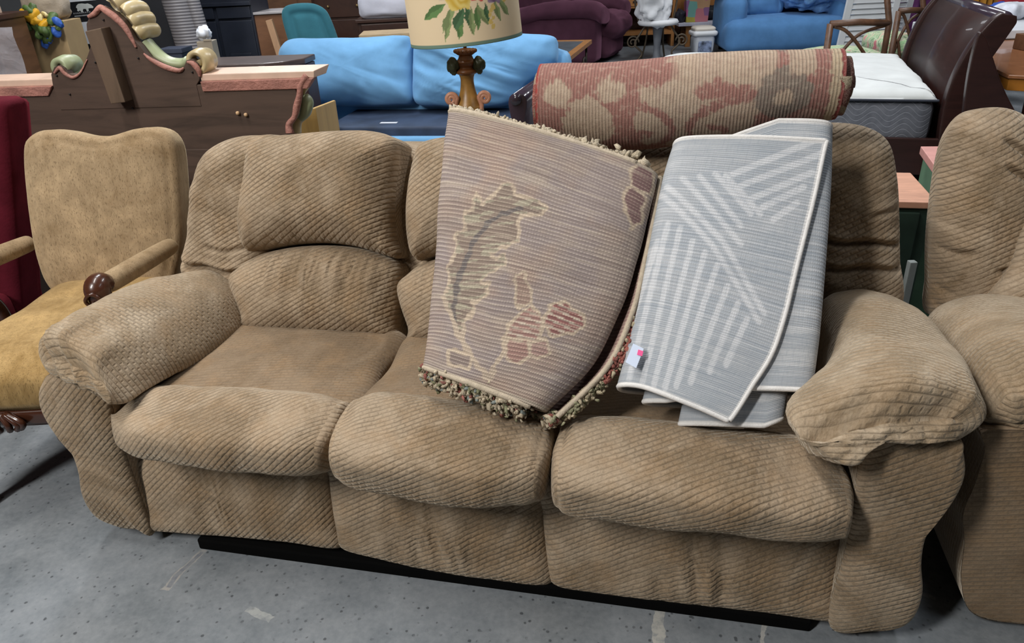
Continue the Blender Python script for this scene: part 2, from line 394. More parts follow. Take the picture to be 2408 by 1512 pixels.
# ------------------------------------------------------------------ the hall floor
def floor_mat():
    m, nt, b = mat_new('worn_concrete'); v = coord(nt)
    big = noise(nt, v, 1.3, 5, 0.6, 0.4); mid = noise(nt, v, 9, 5, 0.65); fine = noise(nt, v, 75, 3, 0.6)
    c = ramp(nt, big, [(0.3, (0.135, 0.155, 0.172)), (0.55, (0.205, 0.232, 0.262)), (0.75, (0.25, 0.275, 0.305))])
    c = mix(nt, 0.35, c, ramp(nt, mid, [(0.3, (0.10, 0.115, 0.12)), (0.7, (0.33, 0.34, 0.345))]))
    pits = N(nt, 'ShaderNodeTexVoronoi'); pits.inputs['Scale'].default_value = 46; nt.links.new(v, pits.inputs['Vector'])
    pm = ramp(nt, math_(nt, 'ADD', pits.outputs['Distance'], math_(nt, 'MULTIPLY', fine, 0.35)), [(0.30, (1, 1, 1)), (0.38, (0, 0, 0))])
    pk = math_(nt, 'MULTIPLY', pm, ramp(nt, noise(nt, v, 14, 2), [(0.38, (0, 0, 0)), (0.55, (1, 1, 1))]))
    c = mix(nt, math_(nt, 'MULTIPLY', pk, 0.9), c, (0.055, 0.062, 0.07))
    c = mix(nt, 0.12, c, ramp(nt, fine, [(0.3, (0.06, 0.06, 0.07)), (0.7, (0.42, 0.43, 0.44))]))
    geo = N(nt, 'ShaderNodeNewGeometry').outputs['Position']; sg = N(nt, 'ShaderNodeSeparateXYZ')
    wn = N(nt, 'ShaderNodeTexNoise'); wn.inputs['Scale'].default_value = 22; wn.inputs['Detail'].default_value = 4; nt.links.new(geo, wn.inputs['Vector'])
    va = N(nt, 'ShaderNodeVectorMath', operation='MULTIPLY_ADD'); nt.links.new(wn.outputs['Color'], va.inputs[0]); va.inputs[1].default_value = (0.03, 0.03, 0.0); nt.links.new(geo, va.inputs[2]); nt.links.new(va.outputs[0], sg.inputs[0])
    def strip(p, q, wd):
        # worn paint or a chip along the floor line p-q, wd half wide
        p, q = np.array(p)+0.015, np.array(q)+0.015; d = q-p; L = float(np.hypot(*d)); d = d/L
        x = math_(nt, 'SUBTRACT', sg.outputs[0], float(p[0])); y = math_(nt, 'SUBTRACT', sg.outputs[1], float(p[1]))
        al = math_(nt, 'ADD', math_(nt, 'MULTIPLY', x, float(d[0])), math_(nt, 'MULTIPLY', y, float(d[1])))
        ac = math_(nt, 'ABSOLUTE', math_(nt, 'SUBTRACT', math_(nt, 'MULTIPLY', y, float(d[0])), math_(nt, 'MULTIPLY', x, float(d[1]))))
        m1 = math_(nt, 'LESS_THAN', ac, wd); m2 = math_(nt, 'MULTIPLY', math_(nt, 'GREATER_THAN', al, 0.0), math_(nt, 'LESS_THAN', al, L))
        return math_(nt, 'MULTIPLY', m1, m2)
    def fp(x, y): q = WORLD.at((x, y), z=0.0); return q[:2]
    patchy = ramp(nt, noise(nt, geo, 40, 4, 0.65), [(0.36, (0.25,)*3), (0.55, (1, 1, 1))])
    for pp, qq, wd, col, am in ((fp(1548, 1560), fp(1552, 1400), 0.013, (0.50, 0.49, 0.45), 0.85), (fp(1792, 1560), fp(1795, 1440), 0.0045, (0.46, 0.45, 0.42), 0.8), (fp(388, 1385), fp(480, 1290), 0.012, (0.40, 0.37, 0.33), 0.55), (fp(395, 1378), fp(472, 1298), 0.007, (0.10, 0.12, 0.16), 0.7), (fp(582, 1432), fp(638, 1458), 0.010, (0.46, 0.47, 0.45), 0.6), (fp(2150, 1390), fp(2200, 1410), 0.006, (0.4, 0.4, 0.4), 0.4)):
        c = mix(nt, math_(nt, 'MULTIPLY', math_(nt, 'MULTIPLY', strip(pp, qq, wd), patchy), am), c, col)
    nt.links.new(c, b.inputs['Base Color'])
    nt.links.new(ramp(nt, mid, [(0.3, (0.42,)*3), (0.7, (0.62,)*3)]), b.inputs['Roughness']); b.inputs['Specular IOR Level'].default_value = 0.35
    bump(nt, b, math_(nt, 'ADD', fine, math_(nt, 'MULTIPLY', pm, -0.6)), 0.18, 0.004)
    return m
FLOOR_M = floor_mat()
fl = box('floor', (-9, -5, -0.1), (9, 17, 0.0), FLOOR_M, bev=0); tag(fl, 'grey worn concrete hall floor', kind='structure')
# ------------------------------------------------------------------ the three-seat sofa
SF = Frame((-1.25368, 1.60425, 0), -13.2425)
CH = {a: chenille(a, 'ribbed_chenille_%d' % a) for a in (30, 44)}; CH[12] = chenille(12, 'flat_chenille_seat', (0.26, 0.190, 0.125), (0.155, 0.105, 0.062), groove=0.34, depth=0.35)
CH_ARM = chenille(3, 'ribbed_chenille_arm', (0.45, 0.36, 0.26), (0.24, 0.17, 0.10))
BLACK = plain((0.004, 0.004, 0.004), 0.95, 0.1, spec=0.03, name='black_cover_and_shade')  # dust cover and feet, also the painted shade strip under the sofa front
sofa = fthing('sofa', 'tan ribbed chenille three-seat reclining sofa with rolled rugs lying on it', 'sofa', SF)
def P(pts, **k): return np.array([SF.at(p, **k) for p in pts])
def wr(V, s, a, seed=0): return a*fbm(V*np.array(s)+seed, 3)
def disp_panel(cx, w):
    def f(V, fl, d):
        x = V[:, 0]; z = V[:, 2]; m = np.exp(-((x-cx)/w)**2)
        return wr(np.stack([x+0.12*(z), z*0.2, z*0], 1), (34, 8, 1), 0.009)*m*np.clip(d/0.06, 0, 1)+wr(V, (9, 9, 9), 0.005)*np.clip(d/0.04, 0, 1)
    return f
PN = np.array([0, -1.0, 0.19])/math.hypot(1, 0.19)
panels = [[(258, 1050), (262, 1100), (278, 1150), (305, 1200), (342, 1238), (430, 1249), (550, 1258), (680, 1270), (806, 1284), (800, 1230), (788, 1160), (781, 1100), (778, 1050), (640, 1040), (460, 1030)],
          [(774, 1050), (776, 1110), (782, 1170), (793, 1235), (809, 1284), (900, 1310), (1010, 1335), (1150, 1356), (1299, 1367), (1292, 1290), (1283, 1210), (1277, 1130), (1150, 1090), (950, 1060)],
          [(1272, 1130), (1275, 1200), (1283, 1290), (1298, 1364), (1400, 1388), (1600, 1412), (1800, 1434), (1962, 1454), (1977, 1420), (1982, 1330), (1986, 1260), (1985, 1180), (1800, 1150), (1500, 1130)]]
for k, pl in enumerate(panels):
    pts = P(pl, plane=((0, 0.035, 0.06), PN)); cx = pts[:, 0].mean()
    pillow('footrest_panel', pts, PN, 0.038, 0.05, CH[44 if k == 0 else 30], sofa, back=0.05, dome=0.01, nseg=170, nring=26, disp=disp_panel(cx, 0.16), sharp=False, bulge=0.025)
# rolled front of each seat: sections across the sofa
def lip(name, st, ch=30):
    """st = [(x, z_top, z_bottom, y_nose)]"""
    secs = []
    for x, zt, zb, yn in st:
        yn *= 1.16; zb += 0.006; zt -= 0.026
        zm = (zt+zb)/2
        secs.append([(x, 0.15, zt-0.055), (x, 0.105, zt-0.018), (x, 0.06, zt+0.002), (x, 0.0, zt-0.006), (x, yn+0.015, zm+0.035), (x, yn, zm-0.015), (x, yn+0.02, zb+0.008), (x, yn+0.06, zb-0.004), (x, 0.06, zb+0.012), (x, 0.15, zb+0.03)])
    def dp(V, uv): return wr(V, (7, 9, 9), 0.006)+wr(V, (26, 5, 5), 0.002)
    return loft(name, secs, CH[ch], sofa, M_=64, N_=72, caps=(0.022, 0.022), disp=dp, capp=0.55, uvrot=True)
lip('seat_front_roll', [(0.265, 0.470, 0.365, -0.03), (0.31, 0.497, 0.352, -0.065), (0.42, 0.512, 0.352, -0.085), (0.62, 0.518, 0.352, -0.09), (0.78, 0.512, 0.352, -0.085), (0.835, 0.500, 0.355, -0.07)], 44)
lip('seat_front_roll', [(0.882, 0.515, 0.350, -0.08), (0.93, 0.532, 0.340, -0.095), (1.07, 0.535, 0.335, -0.10), (1.22, 0.525, 0.337, -0.10), (1.31, 0.512, 0.342, -0.09), (1.34, 0.498, 0.347, -0.08)])
lip('seat_front_roll', [(1.388, 0.505, 0.345, -0.085), (1.43, 0.522, 0.338, -0.10), (1.62, 0.526, 0.338, -0.105), (1.80, 0.515, 0.338, -0.105), (1.91, 0.498, 0.340, -0.10), (1.955, 0.475, 0.345, -0.085)])
# seat tops
for xs in ((0.30, 0.858), (0.866, 1.363), (1.371, 1.96)):
    a, b2 = xs
    pts = np.array([(a, 0.07, 0.420), (a, 0.30, 0.420), (a+0.005, 0.50, 0.420), ((a+b2)/2, 0.51, 0.420), (b2-0.005, 0.50, 0.420), (b2, 0.30, 0.420), (b2, 0.07, 0.420), ((a+b2)/2, 0.06, 0.420)])
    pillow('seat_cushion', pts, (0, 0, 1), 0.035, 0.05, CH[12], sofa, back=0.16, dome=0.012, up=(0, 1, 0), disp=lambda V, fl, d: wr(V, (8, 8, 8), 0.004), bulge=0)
# back cushions
NL = np.array([0, -0.90, 0.43]); NL /= np.linalg.norm(NL)
QL = (0, 0.505, 0.44)
NH = np.array([0, -0.93, 0.36]); NH /= np.linalg.norm(NH)
QH = (0, 0.60, 0.62)
def disp_lumb(V, fl, d):
    top = np.clip((V[:, 2]-0.55)/0.1, 0, 1)
    pl = 0
    for xk in (-0.19, -0.13, -0.085, 0.02, 0.075, 0.13): pl = pl-0.009*np.exp(-((V[:, 0]-V[:, 0].mean()-xk-0.12*np.sign(xk)*(V[:, 2]-0.6)-0.004*np.sin(V[:, 2]*60+xk*50))/0.0042)**2)*np.clip((V[:, 2]-0.60+0.2*np.abs(xk))/0.05, 0, 1)
    return pl*np.clip(d/0.02, 0, 1)+wr(np.stack([V[:, 0], V[:, 2]*0.15, V[:, 0]*0], 1), (42, 8, 1), 0.010)*top*np.clip(d/0.03, 0, 1)+wr(V, (8, 8, 8), 0.005)
def disp_head(V, fl, d):
    bot = np.clip((0.74-V[:, 2])/0.1, 0, 1)
    pl = 0
    for xk in (-0.12, -0.04, 0.035, 0.085): pl = pl-0.013*np.exp(-((V[:, 0]-V[:, 0].mean()-xk+0.5*(V[:, 2]-0.68))/0.0045)**2)*np.clip((0.725-V[:, 2]-0.1*np.abs(xk))/0.03, 0, 1)
    return pl*np.clip(d/0.02, 0, 1)+wr(np.stack([V[:, 0]-0.3*V[:, 2], V[:, 2]*0.2, V[:, 0]*0], 1), (36, 8, 1), 0.009)*bot*np.clip(d/0.03, 0, 1)+wr(V, (7, 7, 7), 0.006)
l1 = [(548, 660), (572, 625), (612, 600), (680, 583), (760, 577), (840, 582), (905, 600), (942, 630), (945, 700), (941, 760), (937, 800), (860, 797), (720, 790), (580, 782), (574, 745)]
p1 = P(l1, plane=(QL, NL))
pillow('back_cushion', p1, NL, 0.085, 0.11, CH[30], sofa, back=0.12, dome=0.02, disp=disp_lumb, nseg=220, nring=48)
dx = 0.497
c1 = p1[:, 0].mean()
for dx, wsc in ((0.52, 0.94), (1.085, 1.10)):
    p2 = p1.copy(); p2[:, 0] = c1+(p1[:, 0]-c1)*wsc+dx
    pillow('back_cushion', p2, NL, 0.085, 0.11, CH[30], sofa, back=0.12, dome=0.02, disp=disp_lumb, nseg=220, nring=48)
h1 = [(590, 350), (622, 326), (700, 316), (800, 308), (870, 308), (922, 322), (940, 350), (934, 420), (928, 490), (934, 560), (944, 606), (905, 600), (850, 582), (770, 572), (690, 576), (630, 588), (600, 596), (580, 570), (570, 515), (572, 440)]
q1 = P(h1, plane=(QH, NH))
pillow('headrest_cushion', q1, NH, 0.10, 0.12, CH[30], sofa, back=0.15, dome=0.02, disp=disp_head, nseg=220, nring=48)
c1 = q1[:, 0].mean()
h2 = [(945, 345), (985, 308), (1040, 300), (1120, 300)]
for dx, wsc in ((0.515, 0.93), (1.085, 1.12)):
    p2 = q1.copy(); p2[:, 0] = c1+(q1[:, 0]-c1)*wsc+dx
    pillow('headrest_cushion', p2, NH, 0.10, 0.12, CH[30], sofa, back=0.15, dome=0.02, disp=disp_head, nseg=220, nring=48)
NW = np.array([0, -0.965, 0.26]); NW /= np.linalg.norm(NW)
def creases(V, L):
    # narrow pulled-in folds: (z, slope, x of reference, x from, x to, depth)
    r = 0
    for z, sl, xr, xa, xb, dp in L:
        w_ = np.clip((V[:, 0]-xa)/0.03, 0, 1)*np.clip((xb-V[:, 0])/0.03, 0, 1)
        q = (V[:, 2]-z-sl*(V[:, 0]-xr)-0.006*np.sin(V[:, 0]*40))/0.0075
        r = r-dp*w_*np.exp(-q**2)+dp*0.25*w_*np.exp(-((q-1.8)/1.4)**2)
    return r
CRW = [(0.600, -0.05, 0.1, -1, 0.34, 0.024), (0.655, 0.0, 0.1, 0.2, 0.5, 0.01), (0.735, -0.10, 2.05, 1.8, 2.3, 0.024), (0.672, -0.03, 2.05, 1.8, 2.3, 0.018), (0.80, 0.25, 2.1, 2.06, 2.3, 0.012)]
def disp_wing(V, fl, d):
    cr = creases(V, CRW)
    return cr*np.clip(d/0.02, 0, 1)+wr(np.stack([V[:, 0]*0.3, V[:, 2], V[:, 0]*0], 1), (12, 30, 1), 0.007)*np.exp(-d/0.07)*np.clip(d/0.015, 0, 1)+wr(V, (8, 8, 8), 0.004)
w1 = [(440, 640), (450, 560), (456, 480), (468, 405), (500, 352), (550, 325), (610, 318), (650, 330), (660, 450), (650, 600), (620, 680), (520, 700)]
pillow('back_wing', P(w1, plane=((0, 0.66, 0.7), NW)), NW, 0.075, 0.09, CH[30], sofa, back=0.16, dome=0.02, disp=disp_wing, nseg=200, nring=70)
w2 = [(1880, 300), (1960, 288), (2040, 300), (2090, 338), (2108, 420), (2112, 500), (2114, 600), (2116, 720), (2000, 740), (1900, 720), (1870, 560), (1870, 420)]
pillow('back_wing', P(w2, plane=((0, 0.66, 0.7), NW)), NW, 0.075, 0.09, CH[30], sofa, back=0.16, dome=0.02, disp=disp_wing, nseg=200, nring=70)
# hidden back shell and underframe
secs = []
for z, y0, y1 in ((0.07, 0.55, 0.86), (0.3, 0.58, 0.90), (0.6, 0.66, 0.95), (0.8, 0.74, 0.97), (0.88, 0.79, 0.95)):
    secs.append([(0.20, y0, z), (1.1, y0, z), (2.08, y0, z), (2.10, (y0+y1)/2, z), (2.08, y1, z), (1.1, y1+0.01, z), (0.20, y1, z), (0.18, (y0+y1)/2, z)])
loft('back_shell', secs, CH[30], sofa, M_=20, N_=64, caps=(0.0, 0.02))
box('underframe', (0.33, 0.07, 0.0), (1.94, 0.80, 0.30), BLACK, sofa, bev=0.005)
box('floor_shade_strip', (0.38, 0.002, 0.0), (1.955, 0.09, 0.034), BLACK, sofa, bev=0.005)  # black strip put in as the floor shade beneath the footrest panels
for x, y in ((0.24, 0.09), (2.0, 0.10), (0.24, 0.78), (2.0, 0.78)):
    box('foot', (x-0.035, y-0.035, 0.0), (x+0.035, y+0.035, 0.075), BLACK, sofa, bev=0.006)
# arms: flared side panel (sections in depth) and an overstuffed pad on top
def arm_panel(px, inner, mirror, name='arm_panel'):
    """outer contour from the photograph at the front plane; sections run back along the sofa"""
    out = np.array([SF.at(p, y=0.03) for p in px]); secs = []
    for y, s, dz in ((0.0, 1.0, 0), (0.02, 1.0, 0), (0.2, 1.0, 0), (0.42, 1.0, 0), (0.62, 0.86, 0), (0.74, 0.72, 0.0)):
        sec = [(inner+(x-inner)*(1-(1-s)*0.35), y, z*s if z > 0.1 else z) for x, _, z in out]
        zt, zb = out[0][2], out[-1][2]
        sec += [(inner, y, zb), (inner, y, (zb+zt*s)/2), (inner, y, zt*s)]
        secs.append(sec)
    return secs
apl = [(150, 862), (122, 885), (117, 925), (145, 975), (192, 1030), (213, 1090), (222, 1150), (250, 1197), (300, 1220), (345, 1226)]
sL = arm_panel(apl, 0.25, False)
loft('arm_panel', sL, CH[44], sofa, M_=26, N_=110, caps=(0.028, 0.01), capp=0.5)
apr = [(2230, 1010), (2253, 1040), (2252, 1100), (2205, 1160), (2167, 1220), (2155, 1290), (2158, 1360), (2142, 1415), (2110, 1446), (2050, 1456)]
sR = arm_panel(apr, 1.99, True)
loft('arm_panel', sR, CH[30], sofa, M_=26, N_=110, caps=(0.028, 0.01), capp=0.5)
def padL():
    st = [
     [SF.at((128, 884), y=-0.01), SF.at((102, 858), y=-0.01), SF.at((135, 846), y=-0.015), SF.at((190, 868), y=-0.03), SF.at((248, 910), y=-0.055), SF.at((262, 946), y=-0.06), SF.at((225, 924), y=-0.045), SF.at((170, 886), y=-0.02)],
     [(0.105, 0.008, 0.535), (0.083, 0.008, 0.588), (0.118, 0.0, 0.632), (0.19, -0.008, 0.645), (0.288, -0.02, 0.588), (0.330, -0.02, 0.495), (0.26, -0.01, 0.495), (0.18, 0.0, 0.50)],
     [(0.085, 0.06, 0.50), (0.050, 0.06, 0.565), (0.085, 0.06, 0.632), (0.175, 0.06, 0.655), (0.285, 0.06, 0.595), (0.335, 0.06, 0.487), (0.26, 0.06, 0.47), (0.16, 0.06, 0.47)],
     [(0.075, 0.2, 0.48), (0.035, 0.2, 0.55), (0.080, 0.2, 0.620), (0.175, 0.2, 0.648), (0.290, 0.2, 0.590), (0.350, 0.2, 0.468), (0.26, 0.2, 0.45), (0.16, 0.2, 0.45)],
     [(0.085, 0.36, 0.48), (0.050, 0.36, 0.54), (0.095, 0.36, 0.605), (0.19, 0.36, 0.632), (0.300, 0.36, 0.575), (0.358, 0.36, 0.455), (0.27, 0.36, 0.45), (0.16, 0.36, 0.45)],
     [(0.11, 0.50, 0.46), (0.085, 0.50, 0.52), (0.13, 0.50, 0.580), (0.22, 0.50, 0.605), (0.305, 0.50, 0.55), (0.345, 0.50, 0.45), (0.27, 0.50, 0.44), (0.16, 0.50, 0.44)],
     [(0.13, 0.58, 0.46), (0.11, 0.58, 0.50), (0.15, 0.58, 0.545), (0.22, 0.58, 0.565), (0.285, 0.58, 0.52), (0.31, 0.58, 0.45), (0.27, 0.58, 0.44), (0.16, 0.58, 0.44)]]
    def dp(V, uv):
        fr = np.clip((0.16-V[:, 1])/0.16, 0, 1)
        return wr(np.stack([V[:, 0]*1.0+V[:, 2]*0.5, V[:, 1]*0.15, V[:, 2]*0.0], 1), (45, 12, 1), 0.010)*fr+wr(V, (8, 8, 8), 0.006)
    return loft('arm_pad', st, CH_ARM, sofa, M_=70, N_=96, caps=(0.015, 0.03), disp=dp, capp=0.6)
padL()
def padR():
    st = [
     [SF.at((2250, 1030), y=-0.02), SF.at((2266, 996), y=-0.01), SF.at((2225, 985), y=-0.01), SF.at((2070, 1000), y=-0.035), SF.at((1930, 1040), y=-0.05), SF.at((1880, 1030), y=-0.05), SF.at((1935, 1060), y=-0.06), SF.at((2000, 1084), y=-0.07), SF.at((2045, 1042), y=-0.05), SF.at((2120, 1010), y=-0.03), SF.at((2200, 1021), y=-0.025)],
     [(2.145, 0.012, 0.555), (2.178, 0.012, 0.605), (2.135, 0.008, 0.660), (2.01, 0.0, 0.672), (1.905, -0.005, 0.632), (1.838, 0.0, 0.585), (1.885, -0.01, 0.52), (1.94, -0.02, 0.515), (1.985, -0.01, 0.53), (2.05, 0.0, 0.545), (2.10, 0.01, 0.54)],
     [(2.155, 0.06, 0.53), (2.195, 0.06, 0.595), (2.15, 0.06, 0.668), (2.02, 0.06, 0.685), (1.92, 0.06, 0.645), (1.845, 0.06, 0.585), (1.89, 0.06, 0.50), (1.94, 0.06, 0.49), (1.99, 0.06, 0.49), (2.05, 0.06, 0.49), (2.11, 0.06, 0.49)],
     [(2.165, 0.2, 0.53), (2.215, 0.2, 0.585), (2.165, 0.2, 0.660), (2.04, 0.2, 0.685), (1.965, 0.2, 0.655), (1.935, 0.2, 0.575), (1.935, 0.2, 0.48), (1.94, 0.2, 0.47), (1.99, 0.2, 0.47), (2.05, 0.2, 0.47), (2.11, 0.2, 0.47)],
     [(2.165, 0.36, 0.52), (2.21, 0.36, 0.57), (2.165, 0.36, 0.648), (2.06, 0.36, 0.675), (1.985, 0.36, 0.648), (1.955, 0.36, 0.565), (1.955, 0.36, 0.46), (1.96, 0.36, 0.45), (1.99, 0.36, 0.45), (2.05, 0.36, 0.45), (2.11, 0.36, 0.45)],
     [(2.15, 0.50, 0.50), (2.185, 0.50, 0.55), (2.145, 0.50, 0.615), (2.06, 0.50, 0.640), (1.985, 0.50, 0.615), (1.945, 0.50, 0.54), (1.95, 0.50, 0.45), (1.97, 0.50, 0.44), (1.99, 0.50, 0.44), (2.05, 0.50, 0.44), (2.11, 0.50, 0.44)],
     [(2.13, 0.58, 0.49), (2.155, 0.58, 0.52), (2.12, 0.58, 0.575), (2.06, 0.58, 0.595), (2.0, 0.58, 0.575), (1.97, 0.58, 0.52), (1.97, 0.58, 0.45), (1.98, 0.58, 0.44), (1.99, 0.58, 0.44), (2.05, 0.58, 0.44), (2.11, 0.58, 0.44)]]
    def dp(V, uv):
        fr = np.clip((0.14-V[:, 1])/0.16, 0, 1)
        return wr(np.stack([V[:, 0]*0.7-V[:, 2]*0.7, V[:, 1]*0.15, V[:, 2]*0.0], 1), (40, 12, 1), 0.008)*fr+wr(V, (8, 8, 8), 0.006)
    return loft('arm_pad', st, CH_ARM, sofa, M_=70, N_=96, caps=(0.02, 0.03), disp=dp, capp=0.6)
padR()
# ------------------------------------------------------------------ the rolled rugs on the sofa
def dseg(X, Y, a, b):
    ax, ay = a; bx, by = b; dx, dy = bx-ax, by-ay; t = np.clip(((X-ax)*dx+(Y-ay)*dy)/(dx*dx+dy*dy+1e-9), 0, 1)
    return np.hypot(X-ax-t*dx, Y-ay-t*dy)
def dpoly(X, Y, pts, smooth=0):
    pts = crom(np.array(pts, float), smooth, False) if smooth else np.array(pts, float)
    r = np.full(X.shape, 1e9)
    for k in range(len(pts)-1): r = np.minimum(r, dseg(X, Y, pts[k], pts[k+1]))
    return r
def soft(d, w, e=1.5): return np.clip((w-d)/e+0.5, 0, 1)
def blend(c, m, col): return c*(1-m[:, None])+np.array(col)[None, :]*m[:, None]
def sheet_mat(name, period, dark, light, amount, streak, streak_amt, rough=0.95, bm_=0.6, along='v', grid=None):
    """woven rug back: colour from the pattern attribute, fine ribs of the weave along the uv"""
    m, nt, b = mat_new(name); uv = coord(nt, 'UV')
    at = N(nt, 'ShaderNodeAttribute'); at.attribute_name = 'pattern'
    sp = N(nt, 'ShaderNodeSeparateXYZ'); nt.links.new(uv, sp.inputs[0])
    c = sp.outputs[1] if along == 'v' else sp.outputs[0]; o = sp.outputs[0] if along == 'v' else sp.outputs[1]
    wob = noise(nt, uv, 12, 3); ph = math_(nt, 'ADD', math_(nt, 'MULTIPLY', c, 2*math.pi/period), math_(nt, 'MULTIPLY', wob, 4.0))
    s = math_(nt, 'ADD', math_(nt, 'MULTIPLY', math_(nt, 'SINE', ph), 0.5), 0.5)
    s2 = math_(nt, 'ADD', math_(nt, 'MULTIPLY', math_(nt, 'SINE', math_(nt, 'MULTIPLY', o, 2*math.pi/(grid or period*0.8))), 0.5), 0.5)
    rib = math_(nt, 'MULTIPLY', math_(nt, 'POWER', s, 1.5), math_(nt, 'ADD', 0.65, math_(nt, 'MULTIPLY', s2, 0.35)))
    col = mix(nt, math_(nt, 'MULTIPLY', math_(nt, 'SUBTRACT', 1.0, rib), amount), at.outputs['Color'], dark)
    col = mix(nt, math_(nt, 'MULTIPLY', math_(nt, 'POWER', s, 6.0), amount*0.8), col, light)
    sv = mapping(nt, uv, streak); st = noise(nt, sv, 1.0, 4, 0.6)
    col = mix(nt, math_(nt, 'MULTIPLY', ramp(nt, st, [(0.53, (0, 0, 0)), (0.62, (1, 1, 1))]), streak_amt), col, dark)
    col = mix(nt, math_(nt, 'MULTIPLY', ramp(nt, st, [(0.38, (1, 1, 1)), (0.46, (0, 0, 0))]), streak_amt), col, light)
    ch_ = noise(nt, mapping(nt, uv, (240, 30, 1)), 1.0, 3, 0.6); col = mix(nt, math_(nt, 'MULTIPLY', ramp(nt, ch_, [(0.5, (0, 0, 0)), (0.66, (1, 1, 1))]), streak_amt*0.6), col, dark)
    nt.links.new(col, b.inputs['Base Color']); b.inputs['Roughness'].default_value = rough; b.inputs['Specular IOR Level'].default_value = 0.12
    bump(nt, b, math_(nt, 'ADD', rib, math_(nt, 'MULTIPLY', noise(nt, uv, 260, 2), 0.5)), bm_, 0.003)
    return m
class Sheet:
    def __init__(s, fr, Lpx, Rpx, plane, paths, th, nt, ns, shift=None):
        q, n = plane; n = np.array(n)/np.linalg.norm(n)
        s.Lp = crom(np.array(Lpx, float), nt, False); s.Rp = crom(np.array(Rpx, float), nt, False)
        L = np.array([fr.at(p, plane=(q, n)) for p in s.Lp]); R = np.array([fr.at(p, plane=(q, n)) for p in s.Rp])
        s.t = np.linspace(0, 1, nt); back = -n if n[1] < 0 else n
        K = [np.array(p, float) for _, p in paths]; ts = [t for t, _ in paths]
        # dense path for every row
        D = [crom(k, 2000, False) for k in K]
        base = D[len(D)//2]; wid = np.linalg.norm(R[nt//2]-L[nt//2])
        arc = np.r_[0, np.cumsum(np.hypot(np.diff(base[:, 0])*wid, np.diff(base[:, 1])))]
        sel = np.interp(np.linspace(0, arc[-1], ns), arc, np.arange(2000)); s.arc = np.linspace(0, arc[-1], ns)
        rows_o, rows_i, rows_m = [], [], []; s.S = np.zeros((nt, ns))
        down = (L[-1]+R[-1]-L[0]-R[0]); down /= np.linalg.norm(down)
        for a in range(nt):
            t = s.t[a]; k = max(0, min(len(ts)-2, int(np.searchsorted(ts, t, 'right')-1))); f = (t-ts[k])/(ts[k+1]-ts[k])
            pa = D[k]*(1-f)+D[k+1]*f; pa = np.stack([np.interp(sel, np.arange(2000), pa[:, c]) for c in range(2)], 1)
            w_ = np.linalg.norm(R[a]-L[a]); e = (R[a]-L[a])/w_
            p2 = np.stack([pa[:, 0]*w_, pa[:, 1]], 1); g = np.gradient(p2, axis=0); g /= np.linalg.norm(g, axis=1, keepdims=True)+1e-9
            nn = np.stack([-g[:, 1], g[:, 0]], 1)
            s.S[a] = pa[:, 0]
            dn = np.zeros(ns) if shift is None else shift(s.arc/s.arc[-1], pa, t)
            for rows, off in ((rows_o, th/2), (rows_i, -th/2), (rows_m, 0)):
                q2 = p2+nn*off; rows.append(L[a]+q2[:, :1]*e+q2[:, 1:]*back+dn[:, None]*down)
        s.O, s.I, s.M = np.array(rows_o), np.array(rows_i), np.array(rows_m); s.nt, s.ns = nt, ns; s.down = down; s.back = back
        s.hgt = np.linalg.norm(L[-1]-L[0])
    def chart(s):
        X = s.Lp[:, :1]+(s.Rp[:, :1]-s.Lp[:, :1])*s.S; Y = s.Lp[:, 1:]+(s.Rp[:, 1:]-s.Lp[:, 1:])*s.S
        return X, Y
    def build(s, name, mat, parent, colo, coli, wig=None):
        n = s.ns*2; V = np.concatenate([s.O, s.I[:, ::-1]], 1).reshape(-1, 3)
        if wig is not None: V = V+wig(V)
        C = np.concatenate([colo, coli[:, ::-1]], 1).reshape(-1, 3)
        u = np.concatenate([s.arc, s.arc[::-1]]); uv = np.stack([np.tile(u, s.nt), np.repeat(s.t*s.hgt, n)], 1)
        Fc = grid_faces(s.nt, n, True)
        for r in (0, s.nt-1):
            for k in range(s.ns-1):
                f = (r*n+k, r*n+k+1, r*n+n-2-k, r*n+n-1-k); Fc.append(f if r else f[::-1])
        return mesh(name, V, Fc, mat, parent, uv, True, C)
def tufts(name, path, nrm, cols, mat, parent, n, r0, seed, spread):
    """loose wool pile: small irregular blobs packed along an edge"""
    rnd = np.random.RandomState(seed); path = np.asarray(path); V, Fc, C = [], [], []
    ico = bmesh.new(); bmesh.ops.create_icosphere(ico, subdivisions=1, radius=1); iv = np.array([v.co[:] for v in ico.verts]); ifc = [[v.index for v in f.verts] for f in ico.faces]; ico.free()
    for k in range(n):
        f = rnd.rand()*(len(path)-1); i = int(f); p = path[i]+(path[min(i+1, len(path)-1)]-path[i])*(f-i)
        p = p+rnd.randn(3)*spread*0.4+np.array(nrm)*rnd.rand()*spread
        r = r0*(0.6+0.7*rnd.rand()); a = rnd.randn(3, 3); q_, _ = np.linalg.qr(a)
        v = iv*np.array([1.0, 1.0, 1.9])*r*(1+0.25*rnd.randn(len(iv), 1))
        off = len(V)*len(iv); V.append(v@q_+p); Fc += [[x+off for x in fc] for fc in ifc]
        c = np.array(cols(f/(len(path)-1), rnd)); C.append(np.tile(c*(0.8+0.4*rnd.rand()), (len(iv), 1)))
    o = mesh(name, np.vstack(V), Fc, mat, parent, None, True, np.vstack(C)); o['kind'] = 'stuff'; return o
PILE, _nt, _b = mat_new('wool_pile'); _a = N(_nt, 'ShaderNodeAttribute'); _a.attribute_name = 'pattern'
_nt.links.new(mix(_nt, 0.25, _a.outputs['Color'], ramp(_nt, noise(_nt, coord(_nt), 300, 2), [(0.3, (0.1, 0.08, 0.06)), (0.7, (0.7, 0.62, 0.5))])), _b.inputs['Base Color']); _b.inputs['Roughness'].default_value = 1; _b.inputs['Specular IOR Level'].default_value = 0.05
